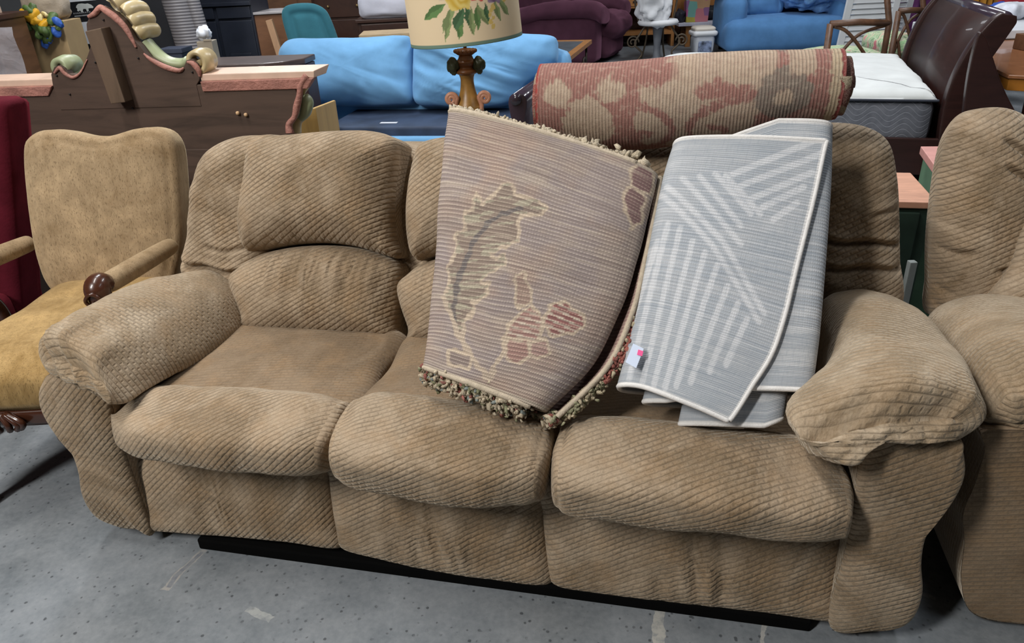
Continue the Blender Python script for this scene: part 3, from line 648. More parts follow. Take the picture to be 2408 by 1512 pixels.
bump(_nt, _b, noise(_nt, coord(_nt), 420, 2), 0.8, 0.004)
# --- floral hooked rug, pile side in
PLN = ((0, 0.034, 0.568), np.array([0, -0.755, 0.655]))
HOOK = sheet_mat('hooked_rug_backing', 0.0088, (0.16, 0.12, 0.105), (0.56, 0.47, 0.37), 0.46, (6, 90, 1), 0.3)
fr_ = fthing('floral_rug', 'rolled cream and mauve rug, with leaf and flower outlines, on the middle seat', 'rug', SF)
top = [(0.35, .075), (.6, .07), (.85, .06), (.97, .045), (1.0, .025), (.97, .006), (.85, -.008), (.5, -.015), (.2, -.006), (.05, .006), (0.0, .03), (.04, .075), (.2, .10), (.5, .112), (.8, .11), (.93, .10), (1.0, .065), (1.014, .035)]
mid = [(0.35, .075), (.6, .07), (.85, .06), (.97, .045), (1.0, .025), (.97, .004), (.85, -.016), (.5, -.03), (.2, -.012), (.05, .004), (0.0, .03), (.04, .075), (.2, .10), (.5, .112), (.8, .108), (.97, .095), (1.03, .06), (1.055, .030)]
bot = [(0.35, .070), (.6, .07), (.85, .06), (.97, .045), (1.0, .025), (.97, .004), (.85, -.012), (.5, -.02), (.2, -.010), (.05, .004), (0.0, .03), (.04, .07), (.2, .09), (.5, .10), (.8, .098), (1.02, .085), (1.08, .05), (1.11, .018)]
S1 = Sheet(SF, [(1052, 250), (1043, 330), (1032, 480), (1018, 620), (1003, 760), (990, 860)], [(1545, 400), (1520, 500), (1492, 600), (1455, 720), (1390, 850), (1275, 966)],
           PLN, [(0, top), (0.5, mid), (1, bot)], 0.012, 230, 430)
X, Y = S1.chart(); xs, ys = X.ravel(), Y.ravel()
rj = np.random.RandomState(3)
wobx = xs+5*vnoise(np.stack([xs/14, ys/14, ys*0], 1)); woby = ys+5*vnoise(np.stack([xs/14, ys/14, ys*0+9], 1))
c = np.tile(np.array([[0.365, 0.30, 0.265]]), (len(xs), 1)); 
m = np.clip(0.5+1.2*fbm(np.stack([xs/60, ys/40, xs*0], 1), 3), 0, 1); c = blend(c, m*0.55, (0.30, 0.26, 0.27))
m = np.clip(fbm(np.stack([xs/90, ys/70, xs*0+5], 1), 3), 0, 1); c = blend(c, m*0.8, (0.42, 0.30, 0.235))
CREAM = (0.62, 0.50, 0.37)
leaf = np.array([(1078, 790), (1060, 740), (1052, 700), (1068, 660), (1060, 620), (1082, 590), (1078, 560), (1100, 540), (1104, 500), (1122, 505), (1130, 464), (1146, 490), (1172, 470), (1196, 450), (1216, 452), (1224, 478), (1262, 482), (1296, 500), (1284, 520), (1244, 524), (1226, 540), (1238, 560), (1232, 584), (1200, 592), (1160, 608), (1176, 622), (1200, 610), (1196, 640), (1160, 652), (1140, 668), (1164, 680), (1150, 706), (1120, 720), (1124, 742), (1100, 760), (1092, 790)], float)
def poly_fill(poly): return inside(np.stack([wobx, woby], 1), np.asarray(poly, float))
def outline(poly): return seg_dist(np.stack([wobx, woby], 1), np.asarray(poly, float))
mf = poly_fill(leaf); c[mf] = (0.25, 0.195, 0.155); c = blend(c, soft(outline(leaf), 4.0), CREAM)
st = mf & (vnoise(np.stack([xs/40, ys/6, xs*0+2], 1)) > 0.25); c[st] = (0.40, 0.37, 0.27)
c = blend(c, soft(dpoly(wobx, woby, [(1075, 780), (1082, 690), (1108, 610), (1150, 545), (1195, 518), (1240, 505)], 30), 6), (0.10, 0.10, 0.105))
for stem_ in ([(1050, 700), (1080, 790), (1150, 892)], [(1092, 790), (1120, 850), (1158, 892)], [(1212, 770), (1196, 830), (1160, 892)], [(1100, 770), (1098, 820), (1108, 860)]):
    c = blend(c, soft(dpoly(wobx, woby, stem_), 6), (0.58, 0.47, 0.355))
for pt, colr, lines in (([(1228, 660), (1246, 655), (1262, 700), (1258, 728), (1228, 734), (1222, 700)], (0.36, 0.25, 0.20), 0),
                        ([(1208, 770), (1230, 745), (1262, 735), (1285, 760), (1280, 800), (1255, 820), (1215, 810), (1196, 800)], (0.36, 0.19, 0.165), 1),
                        ([(1284, 768), (1300, 735), (1340, 722), (1380, 745), (1386, 770), (1350, 792), (1300, 798)], (0.27, 0.085, 0.085), 1),
                        ([(1205, 800), (1250, 808), (1248, 850), (1225, 862), (1200, 850), (1195, 820)], (0.37, 0.21, 0.18), 0),
                        ([(1256, 812), (1290, 806), (1296, 838), (1270, 850), (1252, 840)], (0.40, 0.25, 0.22), 0),
                        ([(1472, 480), (1480, 450), (1500, 440), (1520, 470), (1505, 520), (1485, 540)], (0.19, 0.10, 0.105), 0),
                        ([(1488, 440), (1490, 405), (1520, 385), (1540, 400), (1530, 450), (1505, 450)], (0.19, 0.10, 0.105), 0),
                        ([(1060, 830), (1120, 838), (1110, 872), (1060, 860)], (0.25, 0.20, 0.18), 0)):
    mf = poly_fill(pt); c[mf] = colr
    if lines: c[mf & (np.sin((ys-0.35*xs)/2.3) > 0.45)] = (0.60, 0.50, 0.40)
    c = blend(c, soft(outline(pt), 3.5), CREAM)
tt = np.repeat(S1.t, S1.ns)
c[(tt < 0.022) | (tt > 0.975)] = (0.50, 0.425, 0.335)
ss = np.tile(S1.arc/S1.arc[-1], S1.nt)
c[ss > 0.985] = (0.42, 0.35, 0.27)
front_end = 0.0
colo = c.reshape(S1.nt, S1.ns, 3)
coli = np.tile(np.array([0.50, 0.41, 0.29]), (S1.nt, S1.ns, 1)); hz = fbm(np.stack([np.tile(S1.arc*14, S1.nt), np.repeat(S1.t*9, S1.ns), np.zeros(S1.nt*S1.ns)], 1), 2).reshape(S1.nt, S1.ns)
coli[hz > 0.35] = (0.22, 0.24, 0.13); coli[hz < -0.45] = (0.28, 0.06, 0.05)
coli[:, S1.arc/S1.arc[-1] > 0.88] = (0.40, 0.25, 0.22)
S1.build('rug_sheet', HOOK, fr_, colo, coli, wig=lambda V: 0.006*np.stack([vnoise(V*9), vnoise(V*9+7), vnoise(V*9+3)], 1))
def pile_cols(f, r):
    x = r.rand(); return (0.55, 0.46, 0.33) if x < 0.62 else (0.24, 0.25, 0.13) if x < 0.8 else (0.30, 0.07, 0.06) if x < 0.9 else (0.22, 0.28, 0.28)
def cream_cols(f, r): return (0.56, 0.48, 0.36) if r.rand() < 0.9 else (0.45, 0.38, 0.27)
i0, i1 = int(S1.ns*0.33), int(S1.ns*0.60)
tufts('pile', S1.I[-1, i0-14:i1]+S1.back*0.012, S1.down+S1.back*0.9, pile_cols, PILE, fr_, 2200, 0.0042, 1, 0.020)
tufts('pile', S1.I[0, i0-20:i1]+S1.back*0.008, -S1.down, cream_cols, PILE, fr_, 1200, 0.0046, 2, 0.010)
tufts('pile', S1.O[:, -2]+np.array([0.007, 0.010, 0.0]), (0.8, 0.6, 0.0), lambda f, r: ((0.27, 0.27, 0.15) if r.rand() < 0.5 else (0.5, 0.42, 0.28)) if f < 0.62 or f > 0.85 else ((0.32, 0.06, 0.05) if r.rand() < .7 else (.5, .42, .28)), PILE, fr_, 2400, 0.0042, 3, 0.014)
tufts('pile', S1.I[0, int(S1.ns*0.10):int(S1.ns*0.2)], (0, 0, 0.5), cream_cols, PILE, fr_, 300, 0.007, 4, 0.03)
tufts('pile', S1.I[-1, -60:], S1.down, pile_cols, PILE, fr_, 500, 0.0044, 6, 0.014)
HEM = plain((0.50, 0.42, 0.32), 0.95, 0.15, 60, spec=0.1, bmp=0.3, name='hem_tape')
tube('hem', S1.M[:, -1], 0.0065, HEM, fr_, 8)
for r in (0, -1):
    hm = S1.M[r, i0-25:]; tube('hem', hm[::3], 0.0068, HEM, fr_, 8)
# --- pale grey flatweave rug
GREY = sheet_mat('flatweave_grey', 0.0052, (0.20, 0.24, 0.29), (0.66, 0.66, 0.67), 0.16, (5, 170, 1), 0.30, grid=0.0045, bm_=0.4)
fg = fthing('grey_rug', 'pale grey rolled flatweave rug with white chevron stripes leaning on the sofa back', 'rug', SF)
PLG = ((0, 0.032, 0.555), np.array([0, -0.755, 0.655]))
def gpath(e, k):
    return [(e, -0.006), (e*0.75, -0.012), (e*0.45, -0.014), (.12, -0.004), (.02, .012), (0, .045), (.03, .09), (.2, .115), (.5, .125), (.8, .115), (.96, .09), (1.0, .05), (.97, .018), (.85, .008), (.6, .010), (.4, .014), (.2, .026), (.15, .05), (.22, .085), (.5, .098), (.78, .09), (.88, .06), (.82, .035), (.6, .032), (.45, .036), (.36, .055), (.45, .078), (.62, .075), (.70, .058)]
def gshift(a, pa, t):
    fl_ = np.clip((0.16-a)/0.16, 0, 1)
    inner = np.clip((a-0.52)/0.08, 0, 1)
    return t*(0.072*fl_**1.3)+t*0.030*inner+(t*0.045)*np.clip((a-0.78)/0.05, 0, 1)-(1-t)*0.055*np.clip((a-0.22)/0.08, 0, 1)*np.clip((0.60-a)/0.08, 0, 1)
S2 = Sheet(SF, [(1588, 325), (1562, 410), (1530, 560), (1500, 720), (1475, 820), (1453, 903)], [(1956, 335), (1955, 450), (1946, 600), (1932, 780), (1924, 850), (1915, 915)],
           PLG, [(0, gpath(0.965, 0)), (0.25, gpath(0.89, 0)), (0.5, gpath(0.81, 0)), (0.75, gpath(0.71, 0)), (1, gpath(0.60, 0))], 0.008, 210, 620, gshift)
X, Y = S2.chart(); xs, ys = X.ravel(), Y.ravel()
aa = np.tile(S2.arc/S2.arc[-1], S2.nt)
c = np.tile(np.array([[0.385, 0.41, 0.44]]), (len(xs), 1))
c = blend(c, np.clip(0.5+fbm(np.stack([xs/70, ys/30, xs*0], 1), 3), 0, 1)*0.6, (0.45, 0.46, 0.475))
fl_ = aa < 0.19
bars = [((1090, 150), (660, 330)), ((1070, 225), (690, 385)), ((1030, 305), (740, 440)), ((990, 370), (800, 470)), ((960, 440), (850, 520)),
        ((345, 380), (620, 640)), ((620, 640), (815, 925)), ((300, 400), (560, 650)), ((560, 650), (790, 960)), ((420, 350), (700, 640)), ((500, 340), (700, 560)), ((575, 330), (745, 500)), ((625, 340), (790, 500)),
        ((350, 560), (165, 1290)), ((410, 580), (232, 1300)), ((470, 640), (290, 1300)), ((530, 690), (345, 1300)), ((590, 740), (400, 1280)), ((640, 830), (470, 1250)), ((690, 900), (560, 1190)), ((735, 960), (640, 1150)), ((300, 640), (120, 1200))]
st = np.zeros(len(xs))
for a, b2 in bars:
    a = (1400+a[0]*0.496, 250+a[1]*0.496); b2 = (1400+b2[0]*0.496, 250+b2[1]*0.496)
    st = np.maximum(st, soft(dseg(xs, ys, a, b2), 6.8, 2.5))
c = blend(c, st*fl_*0.85, (0.63, 0.635, 0.65))
t2 = np.repeat(S2.t, S2.ns)
band = (np.sin(ys/9.0+2*np.sin(ys/31)) > 0.35)*np.clip((t2-0.45)/0.1, 0, 1)*(~fl_)
c = blend(c, band*0.5, (0.62, 0.62, 0.62))
c[(t2 < 0.02) | (t2 > 0.978) | (aa < 0.004)] = (0.72, 0.70, 0.68)
S2.build('rug_sheet', GREY, fg, c.reshape(S2.nt, S2.ns, 3), np.tile(np.array([0.42, 0.43, 0.44]), (S2.nt, S2.ns, 1)))
BIND = plain((0.74, 0.72, 0.70), 0.9, 0.06, 60, spec=0.1, bmp=0.2, name='rug_binding')
tube('binding', S2.M[:, 0][::2], 0.0058, BIND, fg, 8)
tube('binding', S2.M[-1][::2], 0.0056, BIND, fg, 8); tube('binding', S2.M[0][::2], 0.0056, BIND, fg, 8)
# price tag held on the rug's lower corner
tq = np.array([SF.at(p, plane=(np.array(PLG[0])+np.array([0, -0.755, 0.655])*0.026, PLG[1])) for p in [(1489, 808), (1514, 820), (1496, 866), (1471, 852)]])
tg = prism('price_tag', tq, np.array(PLG[1])*0.0015, plain((0.62, 0.70, 0.86), 0.5, 0.06, name='tag_paper'))
tg.location = SF.o; tg.rotation_euler = (0, 0, SF.yaw); tag(tg, 'small pale blue paper tag with a pink mark on the grey rug', 'tag')
tq2 = np.array([SF.at(p, plane=(np.array(PLG[0])+np.array([0, -0.755, 0.655])*0.0285, PLG[1])) for p in [(1501, 822), (1513, 826), (1510, 838), (1498, 834)]])
prism('pink_mark', tq2, np.array(PLG[1])*0.001, plain((0.85, 0.10, 0.30), 0.5, 0.05, name='pink_ink'), tg)
# --- red and cream woven rug, rolled and laid across the top
RED = sheet_mat('tapestry_weave', 0.0078, (0.20, 0.11, 0.095), (0.56, 0.46, 0.36), 0.22, (60, 60, 1), 0.22, along='u', grid=0.0035, bm_=0.55)
frd = fthing('red_rug', 'dark red and cream scrolled rug rolled up and laid across the other two rugs', 'rug', SF)
YR = 0.60
stn = [((1272, 236), 82), ((1330, 241), 90), ((1420, 248), 98), ((1520, 246), 103), ((1640, 234), 101), ((1760, 220), 95), ((1860, 209), 88), ((1930, 201), 83), ((1972, 197), 81)]
cen = np.array([SF.at(p, y=YR) for p, r in stn]); 
rad = []
for p, r in stn:
    q = SF.at(p, y=YR); q2 = SF.at((p[0], p[1]-r), y=YR); rad.append(abs(q2[2]-q[2])*1.03)
nt, na = 330, 300
cen = crom(cen, nt, False); rad = crom(np.array(rad)[:, None], nt, False)[:, 0]
ang = np.linspace(0, 2*math.pi, na, endpoint=False); rows = []
for k in range(nt):
    r = rad[k]*(1+0.02*np.sin(2*ang+1)+0.05*np.maximum(0, np.cos(ang-math.pi*1.45))**6)
    rows.append(np.stack([np.full(na, cen[k, 0]), cen[k, 1]-np.sin(ang)*r, cen[k, 2]+np.cos(ang)*r], 1))
A = np.array(rows); V = A.reshape(-1, 3)
V = V+0.004*np.stack([vnoise(V*8)*0, vnoise(V*8), vnoise(V*8+5)], 1)
# chart: along the roll 1272..1972, round it from the upper rim (view angle) downwards
tilt = math.radians(22); Xc = np.repeat(np.interp(np.linspace(0, 1, nt), np.linspace(0, 1, len(stn)), [p[0] for p, _ in stn]), na)
ph = np.tile(ang, nt)-tilt+math.pi/2*0; ph = np.mod(ph, 2*math.pi)
# at ang = 90 deg the front faces the room; the visible half runs from tilt-ish to tilt+180
cy_ = np.repeat(np.interp(np.linspace(0, 1, nt), np.linspace(0, 1, len(stn)), [p[1] for p, _ in stn]), na); rr_ = np.repeat(np.interp(np.linspace(0, 1, nt), np.linspace(0, 1, len(stn)), [r for _, r in stn]), na)
Yc = np.where(ph < math.pi, cy_-rr_*np.cos(ph), cy_-rr_*np.cos(ph)+0)
bk = ph > math.pi
xs, ys = Xc+4*vnoise(np.stack([Xc/16, Yc/16, bk*7.0], 1))+5*vnoise(np.stack([Xc/5, Yc/5, bk*7.0], 1)), Yc+4*vnoise(np.stack([Xc/16, Yc/16, bk*7.0+3], 1))+5*vnoise(np.stack([Xc/5, Yc/5, bk*7.0+2], 1))
RD, CRM, OLV = (0.30, 0.145, 0.12), (0.44, 0.34, 0.25), (0.22, 0.185, 0.15)
c = np.tile(np.array([CRM]), (len(xs), 1)); c = blend(c, np.clip(fbm(np.stack([xs/30, ys/30, bk*3.0], 1), 2)+0.25, 0, 1)*0.5, (0.43, 0.32, 0.25))
def ell(x, y, a, b2, e=4.0): return np.clip((1-np.hypot((xs-x)/a, (ys-y)/b2))*min(a, b2)/e+0.5, 0, 1)
redm = np.maximum.reduce([soft(-(1345-xs), 0, 12)*0+np.clip((1352-xs)/10+0.5, 0, 1), ell(1462, 250, 40, 110), ell(1400, 172, 110, 40), ell(1480, 330, 120, 34), ell(1330, 330, 60, 60), np.clip((xs-1772-0.35*(235-ys))/10+0.5, 0, 1), ell(1500, 145, 90, 14), ell(1700, 165, 70, 16)])
c = blend(c, redm, RD)
c = blend(c, ell(1395, 238, 60, 55), CRM); c = blend(c, ell(1325, 182, 32, 22), CRM); c = blend(c, ell(1442, 172, 34, 16), CRM); c = blend(c, ell(1330, 290, 34, 30), (0.42, 0.32, 0.25))
for sp in ([(1470, 190), (1515, 194), (1560, 208), (1584, 240), (1576, 280), (1548, 304), (1516, 306), (1502, 284), (1512, 262), (1530, 262)],
           [(1772, 168), (1715, 182), (1655, 205), (1626, 238), (1628, 276), (1655, 298), (1690, 292), (1705, 268), (1692, 246), (1672, 246)]):
    c = blend(c, soft(dpoly(xs, ys, sp, 40), 9, 5), RD)
c = blend(c, ell(1830, 178, 66, 50), OLV); c = blend(c, ell(1832, 182, 24, 18), CRM); c = blend(c, ell(1870, 125, 34, 18), CRM); c = blend(c, ell(1722, 136, 44, 18), CRM); c = blend(c, ell(1900, 230, 28, 20), (0.40, 0.25, 0.2))
c = blend(c, np.clip((xs-1936)/5+0.5, 0, 1), (0.46, 0.37, 0.25)); c = blend(c, np.clip((xs-1958)/4+0.5, 0, 1), (0.22, 0.04, 0.04)); c = blend(c, np.clip((1281-xs)/4+0.5, 0, 1), (0.36, 0.05, 0.045))
per = np.tile(ang*0.1, nt); axl = np.repeat(np.r_[0, np.cumsum(np.linalg.norm(np.diff(cen, axis=0), axis=1))], na)
Fc = grid_faces(nt, na, True)
mesh('rug_sheet', V, Fc, RED, frd, np.stack([axl, per], 1), True, c)
def roll_end(k, off, turns, cols, name):
    ctr = cen[k]; r0 = rad[k]*0.985; n_ = 260; a = np.linspace(0, turns*2*math.pi, n_); r = r0*(1-a/(turns*2*math.pi)*0.86); th = 0.0062
    out = []
    for dr in (0.0, -th):
        out.append(np.stack([np.zeros(n_), -np.sin(a+1.2)*(r+dr), np.cos(a+1.2)*(r+dr)], 1))
    sgn = 1 if off > 0 else -1
    prog = np.linspace(0.35, 1, n_)
    secs = []
    for x in (-0.06*sgn, 0.0, 1.0):
        loop = np.vstack([out[0], out[1][::-1]]); pr = np.r_[prog, prog[::-1]]
        loop = loop.copy(); loop[:, 0] = x if x <= 0 and sgn > 0 or x >= 0 and sgn < 0 else pr*off
        if x == 1.0: loop[:, 0] = pr*off
        secs.append(loop+ctr)
    S = np.array(secs); V_ = S.reshape(-1, 3); n2 = S.shape[1]; F_ = grid_faces(3, n2, True)
    for k2 in range(n_-1): F_.append((2*n2+k2, 2*n2+k2+1, 2*n2+n2-2-k2, 2*n2+n2-1-k2))
    cc_ = np.tile(np.array([cols]), (len(V_), 1)); v2 = vnoise(V_*30)
    cc_[v2 > 0.3] = (0.30, 0.24, 0.16)
    return mesh(name, V_, F_, PILE, frd, None, True, cc_)
roll_end(nt-1, 0.035, 3.2, (0.13, 0.028, 0.028), 'rolled_end'); roll_end(0, -0.018, 3.2, (0.27, 0.04, 0.035), 'rolled_end')
# ------------------------------------------------------------------ soft-furnishing helper
def cushion(name, lo, hi, mat, parent=None, r=0.05, puff=0.02, n=14, wrk=0.0, seed=0, freq=9, fr=None, turn=0.0, taper=None):
    """stuffed block with rounded edges and swelling faces"""
    lo = np.array(lo, float); hi = np.array(hi, float); c = (lo+hi)/2; h = (hi-lo)/2; r = min(r, h.min()*0.999)
    g = np.linspace(-1, 1, n); vid = {}; V = []; Fc = []
    g = np.sign(g)*np.abs(g)**0.75
    def vi(p):
        k = tuple(np.round(p, 5))
        if k not in vid: vid[k] = len(V); V.append(p)
        return vid[k]
    for ax in range(3):
        for sg in (-1, 1):
            for a in range(n-1):
                for b in range(n-1):
                    q = []
                    for da, db in ((0, 0), (1, 0), (1, 1), (0, 1)):
                        p = np.zeros(3); p[ax] = sg; p[(ax+1) % 3] = g[a+da]; p[(ax+2) % 3] = g[b+db]; q.append(vi(p))
                    Fc.append(tuple(q) if sg > 0 else tuple(q[::-1]))
    U = np.array(V); Pp = U*h; inn = np.clip(Pp, -(h-r), h-r); d = Pp-inn; L = np.linalg.norm(d, axis=1, keepdims=True)
    Q = inn+np.where(L > 1e-9, d/np.maximum(L, 1e-9)*r, 0)
    b = (1-U**2)
    for ax in range(3):
        m = b[:, (ax+1) % 3]*b[:, (ax+2) % 3]; Q[:, ax] += np.sign(U[:, ax])*(np.abs(U[:, ax]) > 0.999)*puff*m
    nr = Q/np.maximum(np.linalg.norm(Q, axis=1, keepdims=True), 1e-9)
    if wrk: Q = Q+nr*(wrk*fbm(Q*freq+seed*3.7, 3))[:, None]
    if taper is not None:
        Q = taper(Q, h)
    if turn:
        a = math.radians(turn); R = np.array([[math.cos(a), -math.sin(a), 0], [math.sin(a), math.cos(a), 0], [0, 0, 1]]); Q = Q@R.T
    Q = Q+c
    return mesh(name, Q, Fc, mat, parent, Q[:, [0, 2]], True)
def W(p, **k): return WORLD.at(p, **k)
def PW(pts, **k): return np.array([W(p, **k) for p in pts])
# ------------------------------------------------------------------ the hall's shell
WALLM = plain((0.2, 0.205, 0.21), 0.9, 0.08, 2, name='painted_block_wall'); CEILM = plain((0.11, 0.11, 0.11), 0.9, 0.05, 2, name='grey_ceiling')
for nm, lo, hi in (('wall_back', (-9, 13.0, 0), (9, 13.2, 4.7)), ('wall_left', (-8.7, -5, 0), (-8.5, 13, 4.7)), ('wall_right', (8.5, -5, 0), (8.7, 13, 4.7))):
    tag(box(nm, lo, hi, WALLM, bev=0), kind='structure')
tag(box('ceiling', (-9, -5, 4.7), (9, 13.2, 4.8), CEILM, bev=0), kind='structure')
# ------------------------------------------------------------------ velour parlour armchair beside the sofa
def velour(name, light, dark):
    m, nt, b = mat_new(name); v = coord(nt)
    n1 = noise(nt, v, 6, 6, 0.7, 0.5); st = noise(nt, mapping(nt, v, (60, 60, 9)), 1, 3)
    c = ramp(nt, n1, [(0.36, dark), (0.52, light), (0.68, tuple(np.array(light)*1.45))])
    c = mix(nt, 0.3, c, ramp(nt, st, [(0.3, tuple(np.array(dark)*0.7)), (0.7, tuple(np.array(light)*1.2))]))
    brk = ramp(nt, noise(nt, mapping(nt, v, (330, 330, 75)), 1.0, 2, 0.5), [(0.56, (0, 0, 0)), (0.68, (0.8, 0.8, 0.8))])
    c = mix(nt, math_(nt, 'MULTIPLY', brk, 0.55), c, tuple(np.array(dark)*0.4))
    nt.links.new(c, b.inputs['Base Color']); b.inputs['Roughness'].default_value = 0.9; b.inputs['Specular IOR Level'].default_value = 0.15
    b.inputs['Sheen Weight'].default_value = 0.5; b.inputs['Sheen Roughness'].default_value = 0.4; b.inputs['Sheen Tint'].default_value = (0.9, 0.75, 0.5, 1)
    bump(nt, b, math_(nt, 'ADD', math_(nt, 'MULTIPLY', brk, -1.0), math_(nt, 'MULTIPLY', st, 0.4)), 0.35, 0.003)
    return m
VEL = velour('cut_velour', (0.36, 0.26, 0.155), (0.235, 0.155, 0.08)); VELS = velour('cut_velour_gold', (0.38, 0.25, 0.105), (0.24, 0.145, 0.05))
DKW = wood((0.055, 0.018, 0.009), 0.5, 0.28, coat=0.3, name='dark_carved_mahogany')
ch = thing('parlour_armchair', 'worn tan velour armchair with padded arms and carved dark wood frame beside the sofa', 'chair', (-1.29, 2.05, 0), 0)
CF = Frame((-1.29, 2.05, 0), 0)
bq = [(58, 350), (70, 322), (105, 306), (160, 310), (212, 321), (262, 319), (315, 304), (360, 300), (398, 314), (416, 348), (424, 420), (428, 500), (428, 580), (415, 650), (395, 705), (300, 712), (215, 712), (150, 700), (112, 665), (88, 600), (73, 520), (62, 430)]
NB = np.array([0.06, -0.98, 0.18]); NB /= np.linalg.norm(NB)
pillow('backrest', np.array([CF.at(p, plane=((0, 0.30, 0.6), NB)) for p in bq]), NB, 0.035, 0.09, VEL, ch, back=0.10, dome=0.012, disp=lambda V, fl, d: -0.005*np.exp(-((d-0.028)/0.006)**2)+wr(V, (7, 7, 7), 0.003))
# seat: wide at the front, swelling top
so = np.array([(-0.34, -0.27, 0.42), (-0.20, -0.335, 0.42), (-0.05, -0.345, 0.42), (0.07, -0.33, 0.42), (0.105, -0.26, 0.42), (0.115, 0.05, 0.42), (0.15, 0.30, 0.42), (-0.02, 0.33, 0.42), (-0.25, 0.31, 0.42), (-0.30, 0.05, 0.42)])
pillow('seat', so+np.array([0, 0, 0.015]), (0, 0, 1), 0.05, 0.12, VELS, ch, back=0.085, dome=0.02, up=(0, 1, 0), disp=lambda V, fl, d: wr(V, (6, 6, 6), 0.005), bulge=0.0)
pillow('seat_rail', so*np.array([1.0, 1.0, 0])+np.array([0, 0.005, 0.345]), (0, 0, 1), 0.004, 0.01, DKW, ch, back=0.05, up=(0, 1, 0))
for s, (bk, fr_t) in enumerate((((412, 580), (258, 672)), ((80, 572), (-50, 625)))):
    a = CF.at(bk, z=0.605)+(-0.02, 0, 0); b2 = CF.at(fr_t, z=0.605)+(-0.02, 0, 0)
    d = (b2-a)
    tube('armrest_pad', [a-d*0.06, a, a+d*0.3, a+d*0.7, a+d*0.93, a+d*0.99], [0.018, 0.027, 0.030, 0.031, 0.029, 0.018], VEL, ch, 18, dense=40)
    e = a+d*1.0
    arm = tube('arm_scroll', [a+d*0.90+np.array([0, 0, -0.005]), e+np.array([0, -0.012, 0.012]), e+np.array([0, -0.032, -0.005]), e+np.array([0.005, -0.03, -0.05]), e+np.array([0.0, 0.0, -0.10]), e+np.array([0.0, 0.04, -0.17]), e+np.array([0, 0.05, -0.26])], [0.022, 0.034, 0.036, 0.030, 0.024, 0.022, 0.024], DKW, ch, 16, dense=40)
    tube('carving', [e+np.array([-0.012, -0.066, -0.035]), e+np.array([-0.02, -0.070, -0.015]), e+np.array([0, -0.073, 0.006]), e+np.array([0.02, -0.070, -0.008]), e+np.array([0.012, -0.070, -0.03]), e+np.array([-0.002, -0.071, -0.02])], 0.0055, DKW, arm, 8, dense=30)
for sx, sy, kx in ((0.04, -0.29, 0.03), (-0.30, -0.29, -0.03), (0.12, 0.30, 0.01), (-0.24, 0.30, -0.02)):
    fy = -0.05 if sy < 0 else 0.05
    leg = tube('leg', [(sx, sy, 0.34), (sx+kx, sy+fy*0.9, 0.28), (sx+kx*0.9, sy+fy*0.7, 0.20), (sx+kx*0.2, sy, 0.10), (sx+kx*0.1, sy+fy*0.1, 0.04), (sx+kx*0.7, sy+fy*0.7, 0.012), (sx+kx*0.9, sy+fy*0.9, 0.012)], [0.036, 0.044, 0.034, 0.022, 0.020, 0.028, 0.018], DKW, ch, 14, dense=36)
    if sy < 0:
        for k in range(5):
            a = -0.9+k*0.45
            tube('carving', [(sx+kx*0.9+0.03*math.sin(a), sy+fy*1.55-0.004, 0.31-0.012*k % 3*0.1), (sx+kx+0.042*math.sin(a), sy+fy*1.75, 0.285), (sx+kx+0.03*math.sin(a), sy+fy*1.6, 0.255-0.01*math.cos(a*2))], 0.009, DKW, leg, 8, dense=10)
for k in range(7):
    a = (k-3)*0.45; cx = -0.14
    tube('carving', [(cx+0.03*math.sin(a), -0.345, 0.345), (cx+0.075*math.sin(a), -0.358, 0.325-0.012*math.cos(a)), (cx+0.06*math.sin(a), -0.350, 0.303-0.008*math.cos(a))], 0.009, DKW, ch, 8, dense=10)
# ------------------------------------------------------------------ crimson velvet chair at the edge, pale board behind
CRIM = velvet((0.085, 0.008, 0.016), 'crimson_velvet', 0.25, 8, 0.35, (0.4, 0.05, 0.07))
def rq(p, y): return W(p, y=y)
rc = thing('velvet_chair', 'crimson velvet upholstered chair back cut off by the photo edge', 'chair', (-1.80, 2.56, 0))
RF = Frame((-1.80, 2.56, 0))
q = [RF.at(p, y=-0.12) for p in ((2, 236), (22, 243), (30, 330), (40, 480), (52, 640), (58, 720))]
ol = np.array([q[0]]+q[1:]+[q[-1]+np.array([0, 0, -0.1]), (-0.30, -0.12, 0.32), (-0.32, -0.12, 0.7), (-0.25, -0.12, q[0][2]+0.01)])
pillow('backrest', ol, (0, -1, 0), 0.025, 0.04, CRIM, rc, back=0.12, dome=0.01, sharp=True)
cushion('seat', (-0.34, -0.52, 0.26), (0.02, -0.14, 0.42), CRIM, rc, 0.04, 0.015)
for x, y in ((-0.30, -0.48), (-0.02, -0.48), (-0.30, -0.04), (-0.02, -0.04)): tube('leg', [(x, y, 0.30), (x, y, 0.0)], [0.022, 0.015], DKW, rc, 10)
for x in (-0.30, -0.02): pass
WB = plain((0.66, 0.69, 0.66), 0.6, 0.06, 8, name='white_paint_board')
pb = box('pale_board', (-1.74, 2.69, 0.0), (-1.44, 2.715, 0.80), WB, bev=0.003, rot=(0, 0, -4)); tag(pb, 'off-white board showing between the velour chair and the crimson chair', 'board')
